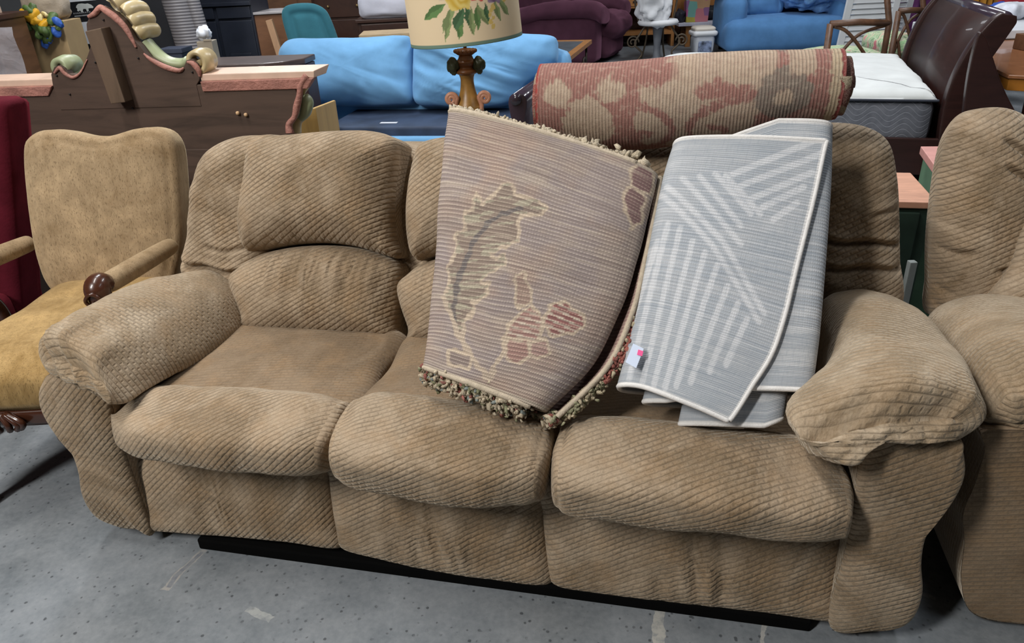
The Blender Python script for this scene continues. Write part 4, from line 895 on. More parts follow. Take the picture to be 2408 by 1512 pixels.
# ------------------------------------------------------------------ carved headboard standing with its back to us
HF = Frame((-1.27, 2.80, 0), -6.6)
hb = fthing('carved_headboard', 'large dark headboard seen from the back, with carved crest and pink raw edges', 'headboard', HF)
HBW = wood((0.075, 0.046, 0.033), 0.55, 0.62, 2.0, (1.2, 6, 9), name='stained_back_board', bmp=0.12)
HBP = wood((0.115, 0.075, 0.048), 0.6, 0.6, 2.0, (6, 6, 1.2), name='brown_plank')
PINK = plain((0.36, 0.165, 0.13), 0.65, 0.28, 14, bmp=0.5, name='raw_pink_gesso'); LEDGE = plain((0.62, 0.44, 0.34), 0.35, 0.12, 10, spec=0.5, name='pale_pink_ledge')
GOLD = plain((0.50, 0.40, 0.22), 0.32, 0.2, 12, spec=0.6, name='cream_gilt'); GREEN = plain((0.30, 0.34, 0.20), 0.4, 0.2, 12, spec=0.5, name='sage_gilt')
def HP(pts, y=0.0): return np.array([HF.at(p, y=y) for p in pts])
zl = HF.at((300, 188), y=0)[2]
xr = HF.at((700, 195), y=0)[0]
bw = [(xr, 0), (xr+0.01, zl-0.02)]
lo_ = HP([(692, 195), (700, 230), (690, 262), (684, 290), (676, 312)])
out = [(-1.0, 0, zl-0.01)]+[(x, 0, z) for x, _, z in lo_]+[(lo_[-1][0], 0, 0.75), (lo_[-1][0]-0.02, 0, 0.0), (-1.0, 0, 0.0)]
prism('back_board', out, (0, 0.03, 0), HBW, hb, 0.003)
prism('plinth_board', [(-0.98, -0.004, 0.0), (0.5, -0.004, 0.0), (0.5, -0.004, 0.80), (-0.98, -0.004, 0.80)], (0, 0.012, 0), HBW, hb, 0.002)
crest = [(124, 200), (120, 175), (127, 158), (140, 152), (152, 160), (162, 174), (180, 176), (194, 160), (206, 130), (214, 106), (205, 84), (203, 56), (210, 40), (224, 30), (236, 14), (250, 20), (268, 30), (290, 48), (304, 72), (318, 96), (330, 108), (350, 135), (384, 156), (418, 166), (432, 158), (438, 142), (452, 138), (466, 150), (473, 172), (468, 190), (462, 200)]
cp = HP(crest, -0.002)
prism('crest_board', np.vstack([cp, [(cp[-1][0], -0.002, zl-0.10), (cp[0][0], -0.002, zl-0.10)]]), (0, 0.030, 0), HBW, hb, 0.002)
tube('pink_edge', HP([(128, 172), (140, 160), (152, 172), (170, 182), (188, 172), (205, 140)], -0.004)+np.array([0, 0.0, 0.0]), [0.004, 0.007, 0.007, 0.006, 0.004, 0.002], PINK, hb, 8, dense=40)
tube('pink_edge', HP([(208, 40), (222, 32), (236, 18), (250, 26), (270, 40), (292, 62), (308, 88), (320, 112)], -0.004), [0.006, 0.009, 0.010, 0.012, 0.013, 0.011, 0.008, 0.004], PINK, hb, 8, dense=60)
tube('pink_edge', HP([(338, 126), (358, 142), (390, 158), (420, 166), (432, 160)], -0.004), [0.003, 0.008, 0.010, 0.008, 0.004], PINK, hb, 8, dense=40)
tube('pink_edge', HP([(440, 146), (454, 150), (466, 164), (470, 180)], -0.004), [0.004, 0.010, 0.010, 0.004], PINK, hb, 8, dense=30)
ba = HP([(222, 70), (258, 62), (314, 234), (281, 238)], -0.002)
hexa('brace', [ba[3], ba[2], ba[2]+(0, -0.055, 0), ba[3]+(0, -0.055, 0), ba[0], ba[1], ba[1]+(0, -0.055, 0), ba[0]+(0, -0.055, 0)], HBP, hb, 0.003)
# gilt carving of the far face, showing above the crest
for k, (px, py, r) in enumerate(((262, -18, 24), (284, 6, 23), (306, 26, 22), (321, 48, 21), (334, 74, 20))):
    p = HF.at((px, py), y=0.05); R_ = r/690.0
    tube('shell_lobe', [p+np.array([-0.01, -0.024, -0.004]), p+np.array([-0.004, -0.015, 0]), p+np.array([0.0, 0.02, 0.004]), p+np.array([0.012, 0.065, 0.0]), p+np.array([0.014, 0.078, 0])], [R_*0.75, R_*0.97, R_, R_*0.9, R_*0.4], GOLD, hb, 18, dense=24)
def ribbon(name, pts, y0, y1, th, mat, parent):
    """a band following pts in the crest's plane, reaching from y0 to y1"""
    c = crom(HP(pts, 0.03), 50, False); g = np.gradient(c, axis=0); nrm = np.stack([-g[:, 2], g[:, 0]*0, g[:, 0]], 1); nrm /= np.linalg.norm(nrm, axis=1, keepdims=True)
    secs = [[p+nn*th*0.5+(0, y0-0.03, 0), p+nn*th*0.9+(0, (y0+y1)/2-0.03, 0), p+nn*th*0.5+(0, y1-0.03, 0), p-nn*th*0.5+(0, y1-0.03, 0), p-nn*th*0.5+(0, y0-0.03, 0)] for p, nn in zip(c, nrm)]
    return loft(name, secs, mat, parent, raw=True, caps=(None, None), smooth=True)
ribbon('green_moulding', [(334, 100), (350, 118), (372, 138), (398, 150), (424, 152), (436, 146)], 0.028, 0.085, 0.022, GREEN, hb)
def volute(c0, r0, turns, sgn, y0, y1, mat, start=0.0, w=0.014):
    a = np.linspace(0, turns*2*math.pi, 70); r = r0*(1-a/(turns*2*math.pi)*0.8)
    p0 = HF.at(c0, y=0.03); secs = []
    for k in range(len(a)):
        an = start+sgn*a[k]; d = np.array([math.cos(an), 0, math.sin(an)]); p = p0+d*r[k]
        secs.append([p+d*w*0.5+(0, y0-0.03, 0), p+d*w*0.8+(0, (y0+y1)/2-0.03, 0), p+d*w*0.5+(0, y1-0.03, 0), p-d*w*0.5+(0, y1-0.03, 0), p-d*w*0.5+(0, y0-0.03, 0)])
    return loft('volute', secs, mat, hb, raw=True, caps=(None, None))
volute((466, 142), 0.042, 1.35, 1, 0.004, 0.095, GOLD, -1.9, 0.016)
volute((152, 156), 0.036, 1.3, -1, 0.006, 0.10, GREEN, -1.0, 0.02)
# ledges and the carved far side edge
for a, b2, c0 in (((-80, 190), (134, 186), 0), ((478, 168), (742, 160), 1)):
    p, q2 = HF.at(a, y=0.03), HF.at(b2, y=0.03); z = zl
    hexa('top_ledge', [(p[0], 0.0, z-0.012), (q2[0], 0.0, z-0.012), (q2[0]+0.012, 0.10, z-0.012), (p[0], 0.10, z-0.012), (p[0], 0.0, z+0.012), (q2[0]+0.004, 0.0, z+0.012), (q2[0]+0.022, 0.12, z+0.018), (p[0], 0.12, z+0.018)], LEDGE, hb, 0.003)
    hexa('ledge_moulding', [(p[0], -0.006, z-0.048), (q2[0]-0.03, -0.006, z-0.048), (q2[0]-0.03, 0.03, z-0.048), (p[0], 0.03, z-0.048), (p[0], -0.010, z-0.012), (q2[0], -0.010, z-0.012), (q2[0], 0.03, z-0.012), (p[0], 0.03, z-0.012)], PINK, hb, 0.003)
tube('pink_edge', HP([(722, 178), (708, 200), (704, 225), (698, 250), (692, 275), (680, 292), (682, 312)], 0.0), [0.014, 0.012, 0.011, 0.013, 0.010, 0.012, 0.016], PINK, hb, 9, dense=60)
tube('side_carving', HP([(728, 185), (716, 205), (706, 222), (716, 240), (718, 262), (700, 285), (696, 310)], 0.06), [0.016, 0.015, 0.016, 0.026, 0.022, 0.017, 0.02], GOLD, hb, 10, dense=60)
tube('side_carving', HP([(716, 222), (722, 240), (716, 266), (706, 280)], 0.045), [0.012, 0.024, 0.02, 0.012], GREEN, hb, 10, dense=40)
SCREW = plain((0.012, 0.01, 0.01), 0.5, 0.1, name='screw_hole'); GLUE = plain((0.55, 0.36, 0.2), 0.6, 0.1, name='raw_wood_chip')
for p in [(243, 47), (224, 147), (325, 137), (164, 222), (312, 255), (133, 178), (452, 170), (300, 215), (270, 156)]:
    q2 = HF.at(p, y=-0.004); lathe('screw_hole', [(0.0005, -0.003), (0.0035, -0.002), (0.0035, 0.003)], SCREW, hb, 8, loc=q2)
for p in [(559, 266), (578, 270)]:
    q2 = HF.at(p, y=-0.006); cushion('wood_plug', q2-0.006, q2+0.006, GLUE, hb, 0.004, 0.001, 4)
# ------------------------------------------------------------------ plywood box between headboard and blue sofa
PLY = wood((0.50, 0.32, 0.11), 0.8, 0.5, 2, (8, 8, 1), name='honey_plywood')
px0 = thing('plywood_box', 'open honey-coloured plywood box standing behind the tan sofa', 'box', (-0.55, 3.15, 0), 0)
BF = Frame((-0.55, 3.15, 0))
a0, a1, a2 = BF.at((700, 262), y=0.0), BF.at((742, 254), y=0.0), BF.at((789, 236), y=0.32)
hexa('side_panel', [(a0[0]-0.02, 0, 0), (a1[0], 0, 0), (a1[0], 0.018, 0), (a0[0]-0.02, 0.018, 0), (a0[0]-0.02, 0, a0[2]), (a1[0], 0, a1[2]), (a1[0], 0.018, a1[2]), (a0[0]-0.02, 0.018, a0[2])], PLY, px0, 0.003)
hexa('side_panel', [(a1[0], 0, 0), (a2[0], a2[1], 0), (a2[0]-0.014, a2[1]+0.012, 0), (a1[0]-0.014, 0.012, 0), (a1[0], 0, a1[2]), (a2[0], a2[1], a2[2]), (a2[0]-0.014, a2[1]+0.012, a2[2]), (a1[0]-0.014, 0.012, a1[2])], PLY, px0, 0.003)
# ------------------------------------------------------------------ lamp with painted shade
LX = W((1102, 240), y=2.75)
lamp = thing('lamp', 'carved gilt lamp with a large cream drum shade painted with flowers', 'lamp', (LX[0], 2.75, 0))
LGOLD = plain((0.30, 0.155, 0.035), 0.38, 0.35, 26, spec=0.5, name='antique_gold'); LGRN = plain((0.045, 0.055, 0.03), 0.45, 0.3, 30, name='dark_green_leaf'); LPINK = plain((0.50, 0.24, 0.15), 0.4, 0.2, 20, name='coral_gilt'); LBR = plain((0.16, 0.06, 0.018), 0.35, 0.25, 20, spec=0.5, name='amber_brown')
LF = Frame((LX[0], 2.75, 0))
def lz(py): return LF.at((1104, py), y=0)[2]
lathe('stem', [(0.10, 0.0), (0.13, 0.01), (0.13, 0.05), (0.08, 0.10), (0.05, 0.16), (0.06, 0.3), (0.045, 0.45), (0.055, 0.6), (0.06, 0.72), (0.055, lz(262)), (0.048, lz(245)), (0.034, lz(225)), (0.026, lz(205)), (0.024, lz(185)), (0.03, lz(172)), (0.034, lz(170))], LGOLD, lamp, 20, dense=90)
lathe('collar', [(0.030, lz(174)), (0.040, lz(170)), (0.040, lz(164)), (0.028, lz(158)), (0.034, lz(150)), (0.036, lz(144)), (0.028, lz(138)), (0.024, lz(130)), (0.030, lz(127))], LBR, lamp, 20, dense=50)
cap_ = lathe('beaded_cap', [(0.028, lz(128)), (0.036, lz(124)), (0.037, lz(118)), (0.026, lz(114)), (0.008, lz(112))], LBR, lamp, 24)
for k in range(16):
    a = k/16*2*math.pi; c3 = np.array([0.0365*math.cos(a), 0.0365*math.sin(a), lz(119)]); cushion('bead', c3-0.0065, c3+0.0065, LBR, cap_, 0.006, 0, 4)
for s in (-1, 1):
    c3 = np.array([s*0.046, -0.012, lz(152)]); cushion('green_leaf', c3-(0.018, 0.02, 0.024), c3+(0.018, 0.02, 0.024), LGRN, lamp, 0.016, 0.006, 8, wrk=0.006, freq=60)
    a = np.linspace(0, 3.4*math.pi, 40); r = 0.020*(1-a/a[-1]*0.75)
    c3 = np.array([s*0.060, -0.03, lz(228)])
    path = [np.array([s*0.042, -0.03, lz(262)]), np.array([s*0.048, -0.03, lz(245)])]+[c3+np.array([-s*r_*math.cos(an), 0, r_*math.sin(an)]) for an, r_ in zip(a, r)]
    tube('scroll', path, 0.0085, LPINK, lamp, 10, dense=80)
tube('shade_rod', [(0, 0, lz(116)), (0.0, 0, lz(-60))], 0.006, LBR, lamp, 8)
# shade (leaning a little), with the bouquet painted on its front
nz, na = 130, 420; R0, R1, HH = 0.197, 0.190, 0.33; cz = lz(97)
a = np.linspace(0, 2*math.pi, na, endpoint=False); zz = np.linspace(0, HH, nz)
rows = [np.stack([(R0+(R1-R0)*z/HH)*np.sin(a), -(R0+(R1-R0)*z/HH)*np.cos(a), np.full(na, z)], 1) for z in zz]
A3 = np.array(rows); sc3 = A3*np.array([0.982, 0.982, 1]); V = np.vstack([A3.reshape(-1, 3), sc3.reshape(-1, 3)])
uu = np.tile(np.where(a > math.pi, a-2*math.pi, a)*R0, nz); vv = np.repeat(zz, na)
c = np.tile(np.array([[0.70, 0.565, 0.375]]), (nz*na, 1)); c = blend(c, np.clip(fbm(np.stack([uu*9, vv*9, uu*0], 1), 3), 0, 1)*0.35, (0.64, 0.49, 0.30))
gx, gy = uu+0.004*vnoise(np.stack([uu*70, vv*70, uu*0], 1)), vv+0.004*vnoise(np.stack([uu*70, vv*70, uu*0+4], 1))
def leafp(x, y, ang, ln, wd, col):
    global c
    dx, dy = gx-x, gy-y; ca, sa = math.cos(ang), math.sin(ang); l = (dx*ca+dy*sa)/ln; t = (-dx*sa+dy*ca)
    m = (l > 0) & (l < 1) & (np.abs(t) < wd*np.sin(np.pi*np.clip(l, 0, 1))**0.8); shade_ = 0.8+0.4*(t/wd > 0)
    c[m] = np.array(col)*shade_[m][:, None]
G1, G2, G3 = (0.10, 0.19, 0.065), (0.20, 0.26, 0.11), (0.06, 0.13, 0.06)
for x, y, an, ln, wd, g in ((-0.045, 0.135, 205, 0.10, 0.016, G1), (-0.02, 0.12, 235, 0.085, 0.014, G2), (0.0, 0.12, 262, 0.10, 0.012, G1), (-0.025, 0.125, 250, 0.115, 0.010, G2), (0.02, 0.12, 280, 0.075, 0.013, G3), (0.035, 0.12, 268, 0.09, 0.010, G2), (0.06, 0.125, 262, 0.08, 0.010, G1), (0.055, 0.12, 300, 0.07, 0.012, G2), (0.085, 0.125, 275, 0.06, 0.009, G3), (0.12, 0.13, 285, 0.07, 0.010, G2), (0.14, 0.13, 305, 0.07, 0.012, G2), (0.01, 0.115, 240, 0.07, 0.016, G3)):
    leafp(x, y, math.radians(an), ln, wd, g)
def rose(x, y, r, cols, n_=9):
    global c
    d = np.hypot(gx-x, (gy-y)*1.15); an = np.arctan2(gy-y, gx-x); rr = r*(1+0.10*np.sin(an*5)); m = d < rr
    k = 0.5+0.5*np.sin(d/r*9-an*1.5+2*np.sin(an*2)); cc_ = np.array(cols[0])[None]*(1-k[:, None])+np.array(cols[1])[None]*k[:, None]; c[m] = cc_[m]
rose(0.0, 0.152, 0.046, ((0.55, 0.36, 0.05), (0.66, 0.52, 0.16))); rose(-0.055, 0.165, 0.022, ((0.6, 0.48, 0.3), (0.6, 0.5, 0.4)))
rose(0.062, 0.160, 0.034, ((0.42, 0.03, 0.035), (0.55, 0.12, 0.10))); rose(0.078, 0.172, 0.020, ((0.5, 0.08, 0.08), (0.6, 0.2, 0.17)))
rose(0.125, 0.148, 0.034, ((0.15, 0.09, 0.16), (0.30, 0.22, 0.30))); rose(0.145, 0.165, 0.020, ((0.35, 0.2, 0.3), (0.45, 0.35, 0.35)))
for x, y in ((0.105, 0.10), (0.10, 0.085), (0.112, 0.075), (0.098, 0.065), (0.104, 0.05), (0.115, 0.108), (0.165, 0.125), (0.172, 0.14)):
    m = np.hypot(gx-x, gy-y) < 0.0075; c[m] = (0.62, 0.45, 0.14)
c[vv < 0.011] = (0.14, 0.22, 0.17)
SHD, _nt, _b = mat_new('painted_shade_parchment'); _a = N(_nt, 'ShaderNodeAttribute'); _a.attribute_name = 'pattern'
_nt.links.new(_a.outputs['Color'], _b.inputs['Base Color']); _b.inputs['Roughness'].default_value = 0.7; _b.inputs['Specular IOR Level'].default_value = 0.25
Fc = grid_faces(nz, na, True); Fi = [tuple(x+nz*na for x in f[::-1]) for f in Fc]
rim = [(k, nz*na+k, nz*na+(k+1) % na, (k+1) % na) for k in range(na)]+[((nz-1)*na+(k+1) % na, nz*na+(nz-1)*na+(k+1) % na, nz*na+(nz-1)*na+k, (nz-1)*na+k) for k in range(na)]
sh = mesh('lamp_shade', V, Fc+Fi+rim, SHD, lamp, np.vstack([np.stack([uu, vv], 1)]*2), True, np.vstack([c, np.tile(np.array([[0.62, 0.52, 0.38]]), (nz*na, 1))]))
sh.location = (0.008, 0, cz+0.004); sh.rotation_euler = (0, math.radians(-3.5), 0)
# ------------------------------------------------------------------ pale blue sofa behind
LBLUE = velvet((0.165, 0.37, 0.62), 'pale_blue_slipcover', 0.10, 5, 0.25, (0.6, 0.8, 1.0), 0.12, 60); NAVY = plain((0.028, 0.045, 0.085), 0.7, 0.35, 6, name='navy_deck_cloth')
LS = Frame((-1.35, 5.08, 0), -11.0)
ls = fthing('blue_sofa', 'pale blue slipcovered sofa missing its seat cushions, navy deck showing', 'sofa', LS)
def lsp(pts, y): return np.array([LS.at(p, y=y) for p in pts])
NLS = np.array([0, -0.95, 0.3]); NLS /= np.linalg.norm(NLS)
def lsd(seed, px_):
    def f(V, fl, d):
        r_ = (V[:, 0]-px_)
        return wr(np.stack([V[:, 0]*0.5+seed, (V[:, 2]+0.35*V[:, 0]), V[:, 0]*0], 1), (3, 17, 1), 0.034)*np.exp(-np.abs(r_)/0.4)*np.clip(d/0.04, 0, 1)+wr(V+seed, (5, 5, 5), 0.014)
    return f
bl = [(658, 125), (668, 104), (692, 92), (760, 91), (860, 88), (945, 84), (966, 92), (970, 130), (971, 190), (970, 238), (930, 246), (850, 248), (770, 244), (715, 234), (684, 205), (664, 160)]
pillow('back_cushion', np.array([LS.at(p, plane=((0, 0.48, 0.5), NLS)) for p in bl]), NLS, 0.10, 0.16, LBLUE, ls, back=0.14, dome=0.05, disp=lsd(1, 1.0))
br_ = [(976, 100), (1000, 86), (1080, 82), (1180, 80), (1260, 80), (1303, 86), (1309, 105), (1306, 142), (1270, 172), (1240, 195), (1215, 225), (1180, 246), (1100, 252), (1030, 248), (976, 240), (972, 170)]
pillow('back_cushion', np.array([LS.at(p, plane=((0, 0.46, 0.5), NLS)) for p in br_]), NLS, 0.09, 0.14, LBLUE, ls, back=0.14, dome=0.05, disp=lsd(5, 1.0))
cushion('backrest', (-0.05, 0.60, 0.10), (1.74, 0.86, 0.78), LBLUE, ls, 0.08, 0.02)
box('seat_deck', (0.14, 0.0, 0.30), (1.02, 0.62, 0.40), NAVY, ls, 0.02, 3); box('seat_deck', (1.025, 0.0, 0.30), (1.74, 0.62, 0.40), NAVY, ls, 0.02, 3)
cushion('front_rail', (0.08, -0.045, 0.10), (1.78, 0.03, 0.335), LBLUE, ls, 0.02, 0.004)
for x0, x1 in ((-0.26, -0.10), (1.56, 1.76)):
    s_ = []
    for y in (-0.10, 0.2, 0.5, 0.80):
        w_ = (x1-x0)/2; cx = (x0+x1)/2
        s_.append([(cx+w_*0.7, y, 0.10), (cx+w_*0.7, y, 0.38), (cx+w_*1.05, y, 0.50), (cx+w_*0.8, y, 0.60), (cx, y, 0.635), (cx-w_*0.8, y, 0.60), (cx-w_*1.05, y, 0.50), (cx-w_*0.7, y, 0.38), (cx-w_*0.7, y, 0.10)])
    loft('arm', s_, LBLUE, ls, M_=16, N_=56, caps=(0.03, 0.03), disp=lambda V, uv: wr(V, (6, 6, 6), 0.008), capp=0.6)
box('paper_label', (0.50, 0.10, 0.4005), (0.62, 0.14, 0.402), plain((0.6, 0.62, 0.66), 0.7, 0.05, name='deck_label'), ls, 0)
for x, y in ((0.0, 0.0), (1.75, 0.0), (0.0, 0.78), (1.75, 0.78)): box('foot', (x-0.03, y-0.03, 0), (x+0.03, y+0.03, 0.12), BLACK, ls, 0.004)
# dark footboard, its rolled top running back beside the pale blue sofa
PURP = plain((0.045, 0.03, 0.045), 0.22, 0.2, 8, spec=0.6, coat=0.4, name='glossy_plum_lacquer')
a, b2 = W((1213, 219), z=0.85), W((1312, 152), z=0.85)
fb = thing('footboard', 'glossy dark footboard with a rolled top edge, running back between blue sofa and red rug', 'footboard', (a[0], a[1], 0), 0)
d = b2-a; dn = d/np.linalg.norm(d); sd = np.array([dn[1], -dn[0], 0])
secs = []
for t in np.linspace(0, 1, 10):
    p = d*t; sec = []
    for sx_, z in ((0.02, 0.05), (0.02, 0.45), (0.035, 0.7), (0.05, 0.80), (0.042, 0.838), (0.0, 0.848), (-0.03, 0.832), (-0.035, 0.79), (-0.012, 0.76), (-0.005, 0.7), (-0.012, 0.45), (-0.012, 0.05)):
        sec.append(p+sd*sx_+np.array([0, 0, z]))
    secs.append(sec)
loft('panel', secs, PURP, fb, M_=10, N_=60, caps=(0.006, 0.006), capp=0.4)
tube('rolled_rail', [np.array([0, 0, 0.825])-dn*0.015, d+np.array([0, 0, 0.825])+dn*0.015], 0.026, PURP, fb, 16)
for t in (0.03, 0.97): box('foot', d*t+np.array([-0.03, -0.03, 0]), d*t+np.array([0.03, 0.03, 0.07]), PURP, fb, 0.004)
# ------------------------------------------------------------------ matching recliner at the right edge
rcl = fthing('recliner', 'tan ribbed chenille recliner cut off by the photo edge, beside the green dressers', 'recliner', SF)
RW = [(2186, 740), (2184, 660), (2186, 560), (2196, 460), (2208, 380), (2226, 318), (2262, 270), (2310, 254), (2370, 256), (2420, 285), (2450, 340), (2450, 480), (2440, 600), (2420, 680), (2380, 740), (2280, 760)]
zr = lambda px, py: SF.at((px, py), y=0.80)[2]
CRR = [(zr(2220, 560), 0.12, 2.3, 2.0, 2.36, 0.022), (zr(2220, 641), -0.05, 2.3, 2.0, 2.34, 0.020), (zr(2210, 675), -0.25, 2.3, 2.0, 2.33, 0.016), (zr(2395, 350), -0.5, 2.44, 2.38, 2.7, 0.024), (zr(2395, 398), -0.4, 2.44, 2.39, 2.7, 0.024), (zr(2380, 590), 0.35, 2.44, 2.40, 2.7, 0.02)]
def disp_rw(V, fl, d):
    x, z = V[:, 0], V[:, 2]
    cr = creases(V, CRR)
    return cr*np.clip(d/0.012, 0, 1)+wr(np.stack([x*0.3, z, x*0], 1), (12, 34, 1), 0.007)*np.exp(-d/0.06)*np.clip(d/0.012, 0, 1)+wr(V, (8, 8, 8), 0.004)
pillow('back_wing', P(RW, plane=((0, 0.83, 0.8), NW)), NW, 0.10, 0.10, CH[30], rcl, back=0.05, dome=0.03, disp=disp_rw, nseg=200, nring=70)
x0 = 2.46
pillow('back_cushion', np.array([(x0-0.08, 0.60, 0.50), (x0-0.03, 0.64, 0.66), (x0+0.02, 0.68, 0.80), (x0+0.25, 0.68, 0.82), (x0+0.50, 0.68, 0.80), (x0+0.52, 0.62, 0.60), (x0+0.50, 0.58, 0.46), (x0+0.2, 0.58, 0.45)]), NL, 0.06, 0.1, CH[30], rcl, back=0.12)
st = [
 [(2.225, 0.115, 0.535), (2.235, 0.11, 0.555), (2.26, 0.11, 0.60), (2.34, 0.10, 0.63), (2.45, 0.10, 0.62), (2.50, 0.10, 0.56), (2.44, 0.11, 0.53), (2.33, 0.11, 0.525)],
 [(2.235, 0.20, 0.53), (2.222, 0.20, 0.57), (2.25, 0.20, 0.635), (2.34, 0.20, 0.675), (2.46, 0.20, 0.65), (2.52, 0.20, 0.56), (2.44, 0.20, 0.50), (2.33, 0.20, 0.50)],
 [(2.235, 0.36, 0.52), (2.225, 0.36, 0.57), (2.255, 0.36, 0.635), (2.35, 0.36, 0.67), (2.47, 0.36, 0.645), (2.52, 0.36, 0.55), (2.44, 0.36, 0.49), (2.33, 0.36, 0.49)],
 [(2.22, 0.52, 0.50), (2.225, 0.52, 0.55), (2.26, 0.52, 0.605), (2.36, 0.52, 0.635), (2.47, 0.52, 0.61), (2.51, 0.52, 0.53), (2.44, 0.52, 0.48), (2.33, 0.52, 0.48)],
 [(2.25, 0.62, 0.49), (2.26, 0.62, 0.52), (2.29, 0.62, 0.56), (2.37, 0.62, 0.585), (2.45, 0.62, 0.56), (2.48, 0.62, 0.51), (2.43, 0.62, 0.47), (2.33, 0.62, 0.47)]]
loft('arm_pad', st, CH_ARM, rcl, M_=70, N_=90, caps=(0.015, 0.03), disp=lambda V, uv: wr(np.stack([V[:, 0]*0.9+V[:, 2]*0.4, V[:, 1]*0.15, V[:, 2]*0], 1), (40, 12, 1), 0.009)*np.clip((0.24-V[:, 1])/0.14, 0, 1)+wr(V, (8, 8, 8), 0.005), capp=0.6)
rp = [(2226, 985), (2222, 1030), (2212, 1110), (2222, 1180), (2238, 1250), (2246, 1330), (2262, 1400), (2300, 1428), (2360, 1438), (2420, 1440)]
out = np.array([SF.at(p, y=0.12) for p in rp]); secs = []; out[:, 0] += 0.045*np.clip((out[:, 2]-0.30)/0.12, 0, 1)+0.02*np.clip((out[:, 2]-0.12)/0.15, 0, 1)
for y, s in ((0.09, 1), (0.11, 1), (0.3, 1), (0.45, 0.97), (0.62, 0.8), (0.72, 0.66)):
    sec = [(2.5+(x-2.5)*(1-(1-s)*0.6), y, z*s if z > 0.1 else z) for x, _, z in out]+[(2.47, y, 0.07), (2.50, y, 0.10), (2.50, y, 0.16), (2.50, y, 0.22), (2.50, y, 0.29), (2.50, y, 0.36), (2.50, y, 0.43*s), (2.50, y, 0.50*s), (2.47, y, 0.535*s), (2.38, y, 0.54*s)]
    secs.append(sec)
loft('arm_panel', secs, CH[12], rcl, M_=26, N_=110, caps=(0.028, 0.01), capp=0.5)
box('underframe', (2.34, 0.14, 0.0), (3.0, 0.82, 0.30), BLACK, rcl, 0.006)
pillow('footrest_panel', np.array([(2.51, 0.10, 0.09), (2.51, 0.10, 0.36), (3.05, 0.10, 0.36), (3.05, 0.10, 0.09)]), (0, -1, 0), 0.05, 0.08, CH[30], rcl, back=0.05)
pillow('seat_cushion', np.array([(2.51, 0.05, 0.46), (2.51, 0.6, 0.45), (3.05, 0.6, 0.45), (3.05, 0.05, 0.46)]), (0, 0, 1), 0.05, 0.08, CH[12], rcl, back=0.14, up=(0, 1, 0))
# ------------------------------------------------------------------ green dressers with bare tops, pale post
DGR = plain((0.022, 0.045, 0.032), 0.6, 0.3, 9, name='dark_green_paint'); PEACH = wood((0.58, 0.30, 0.195), 0.85, 0.55, 2.5, (3, 14, 3), name='bare_peach_top'); SALM = plain((0.56, 0.27, 0.235), 0.6, 0.12, 12, name='salmon_top')
DF = Frame((1.415, 2.295, 0), -14)
dr = fthing('green_dresser', 'dark green dresser with a bare peach top, between the sofa and the recliner', 'dresser', DF)
hexa('top', [(-0.36, 0.0, 0.60), (0.005, 0.0, 0.60), (0.005, 0.36, 0.60), (-0.36, 0.36, 0.60), (-0.36, 0.0, 0.622), (0.005, 0.0, 0.622), (0.005, 0.36, 0.622), (-0.36, 0.36, 0.622)], PEACH, dr, 0.003)
box('body', (-0.35, 0.012, 0.05), (-0.005, 0.35, 0.60), DGR, dr, 0.003)
box('drawer', (-0.33, 0.0, 0.33), (-0.04, 0.015, 0.585), DGR, dr, 0.004); box('drawer', (-0.33, 0.0, 0.07), (-0.04, 0.015, 0.315), DGR, dr, 0.004)
for z in (0.455, 0.195):
    kb = lathe('knob', [(0.004, 0), (0.008, 0.004), (0.014, 0.014), (0.010, 0.022), (0.001, 0.024)], DGR, [o for o in dr.children if o.name.startswith('drawer')][0 if z > 0.3 else 1], 12); kb.location = (0, -0.0075, 0); kb.rotation_euler = (math.pi/2, 0, 0)
for x, y in ((-0.33, 0.03), (-0.03, 0.03), (-0.33, 0.33), (-0.03, 0.33)): box('foot', (x-0.015, y-0.015, 0), (x+0.015, y+0.015, 0.055), DGR, dr, 0.002)
a, b2, c2 = W((2165, 344), z=0.66), W((2204, 398), z=0.66), W((2240, 344), z=0.66)
yaw = math.degrees(math.atan2((c2-a)[1], (c2-a)[0])); D2 = Frame((a[0], a[1], 0), -10)
dr2 = fthing('green_dresser', 'green dresser with a salmon pink top, half hidden behind the recliner back', 'dresser', D2)
e = D2.vin(b2-a)
hexa('top', [(e[0], e[1], 0.63), (0.42, e[1], 0.63), (0.42, 0, 0.63), (0, 0, 0.63), (e[0], e[1], 0.66), (0.42, e[1], 0.66), (0.42, 0, 0.66), (0, 0, 0.66)], SALM, dr2, 0.003)
hexa('body', [(e[0]+0.015, e[1]+0.015, 0.0), (0.40, e[1]+0.015, 0.0), (0.40, -0.01, 0.0), (0.015, -0.01, 0.0), (e[0]+0.015, e[1]+0.015, 0.63), (0.40, e[1]+0.015, 0.63), (0.40, -0.01, 0.63), (0.015, -0.01, 0.63)], plain((0.09, 0.17, 0.10), 0.6, 0.25, 9, name='mid_green_paint'), dr2, 0.003)
box('drawer', (e[0]+0.03, e[1]+0.002, 0.36), (0.38, e[1]+0.017, 0.60), plain((0.42, 0.22, 0.09), 0.5, 0.2, 9, name='orange_wood'), dr2, 0.003)
wa, wb_ = W((2146, 614), y=2.22), W((2131, 690), y=2.22)
wp = thing('white_post', 'short pale painted post standing in the dark gap beside the sofa arm', 'post', (wb_[0], 2.22, 0))
hexa('shaft', [(-0.012, -0.012, 0), (0.012, -0.012, 0), (0.012, 0.012, 0), (-0.012, 0.012, 0)]+[(wa[0]-wb_[0]+x, y, wa[2]) for x, y in ((-0.012, -0.012), (0.012, -0.012), (0.012, 0.012), (-0.012, 0.012))], plain((0.36, 0.40, 0.39), 0.6, 0.2, 12, name='chalky_paint'), wp, 0.003)
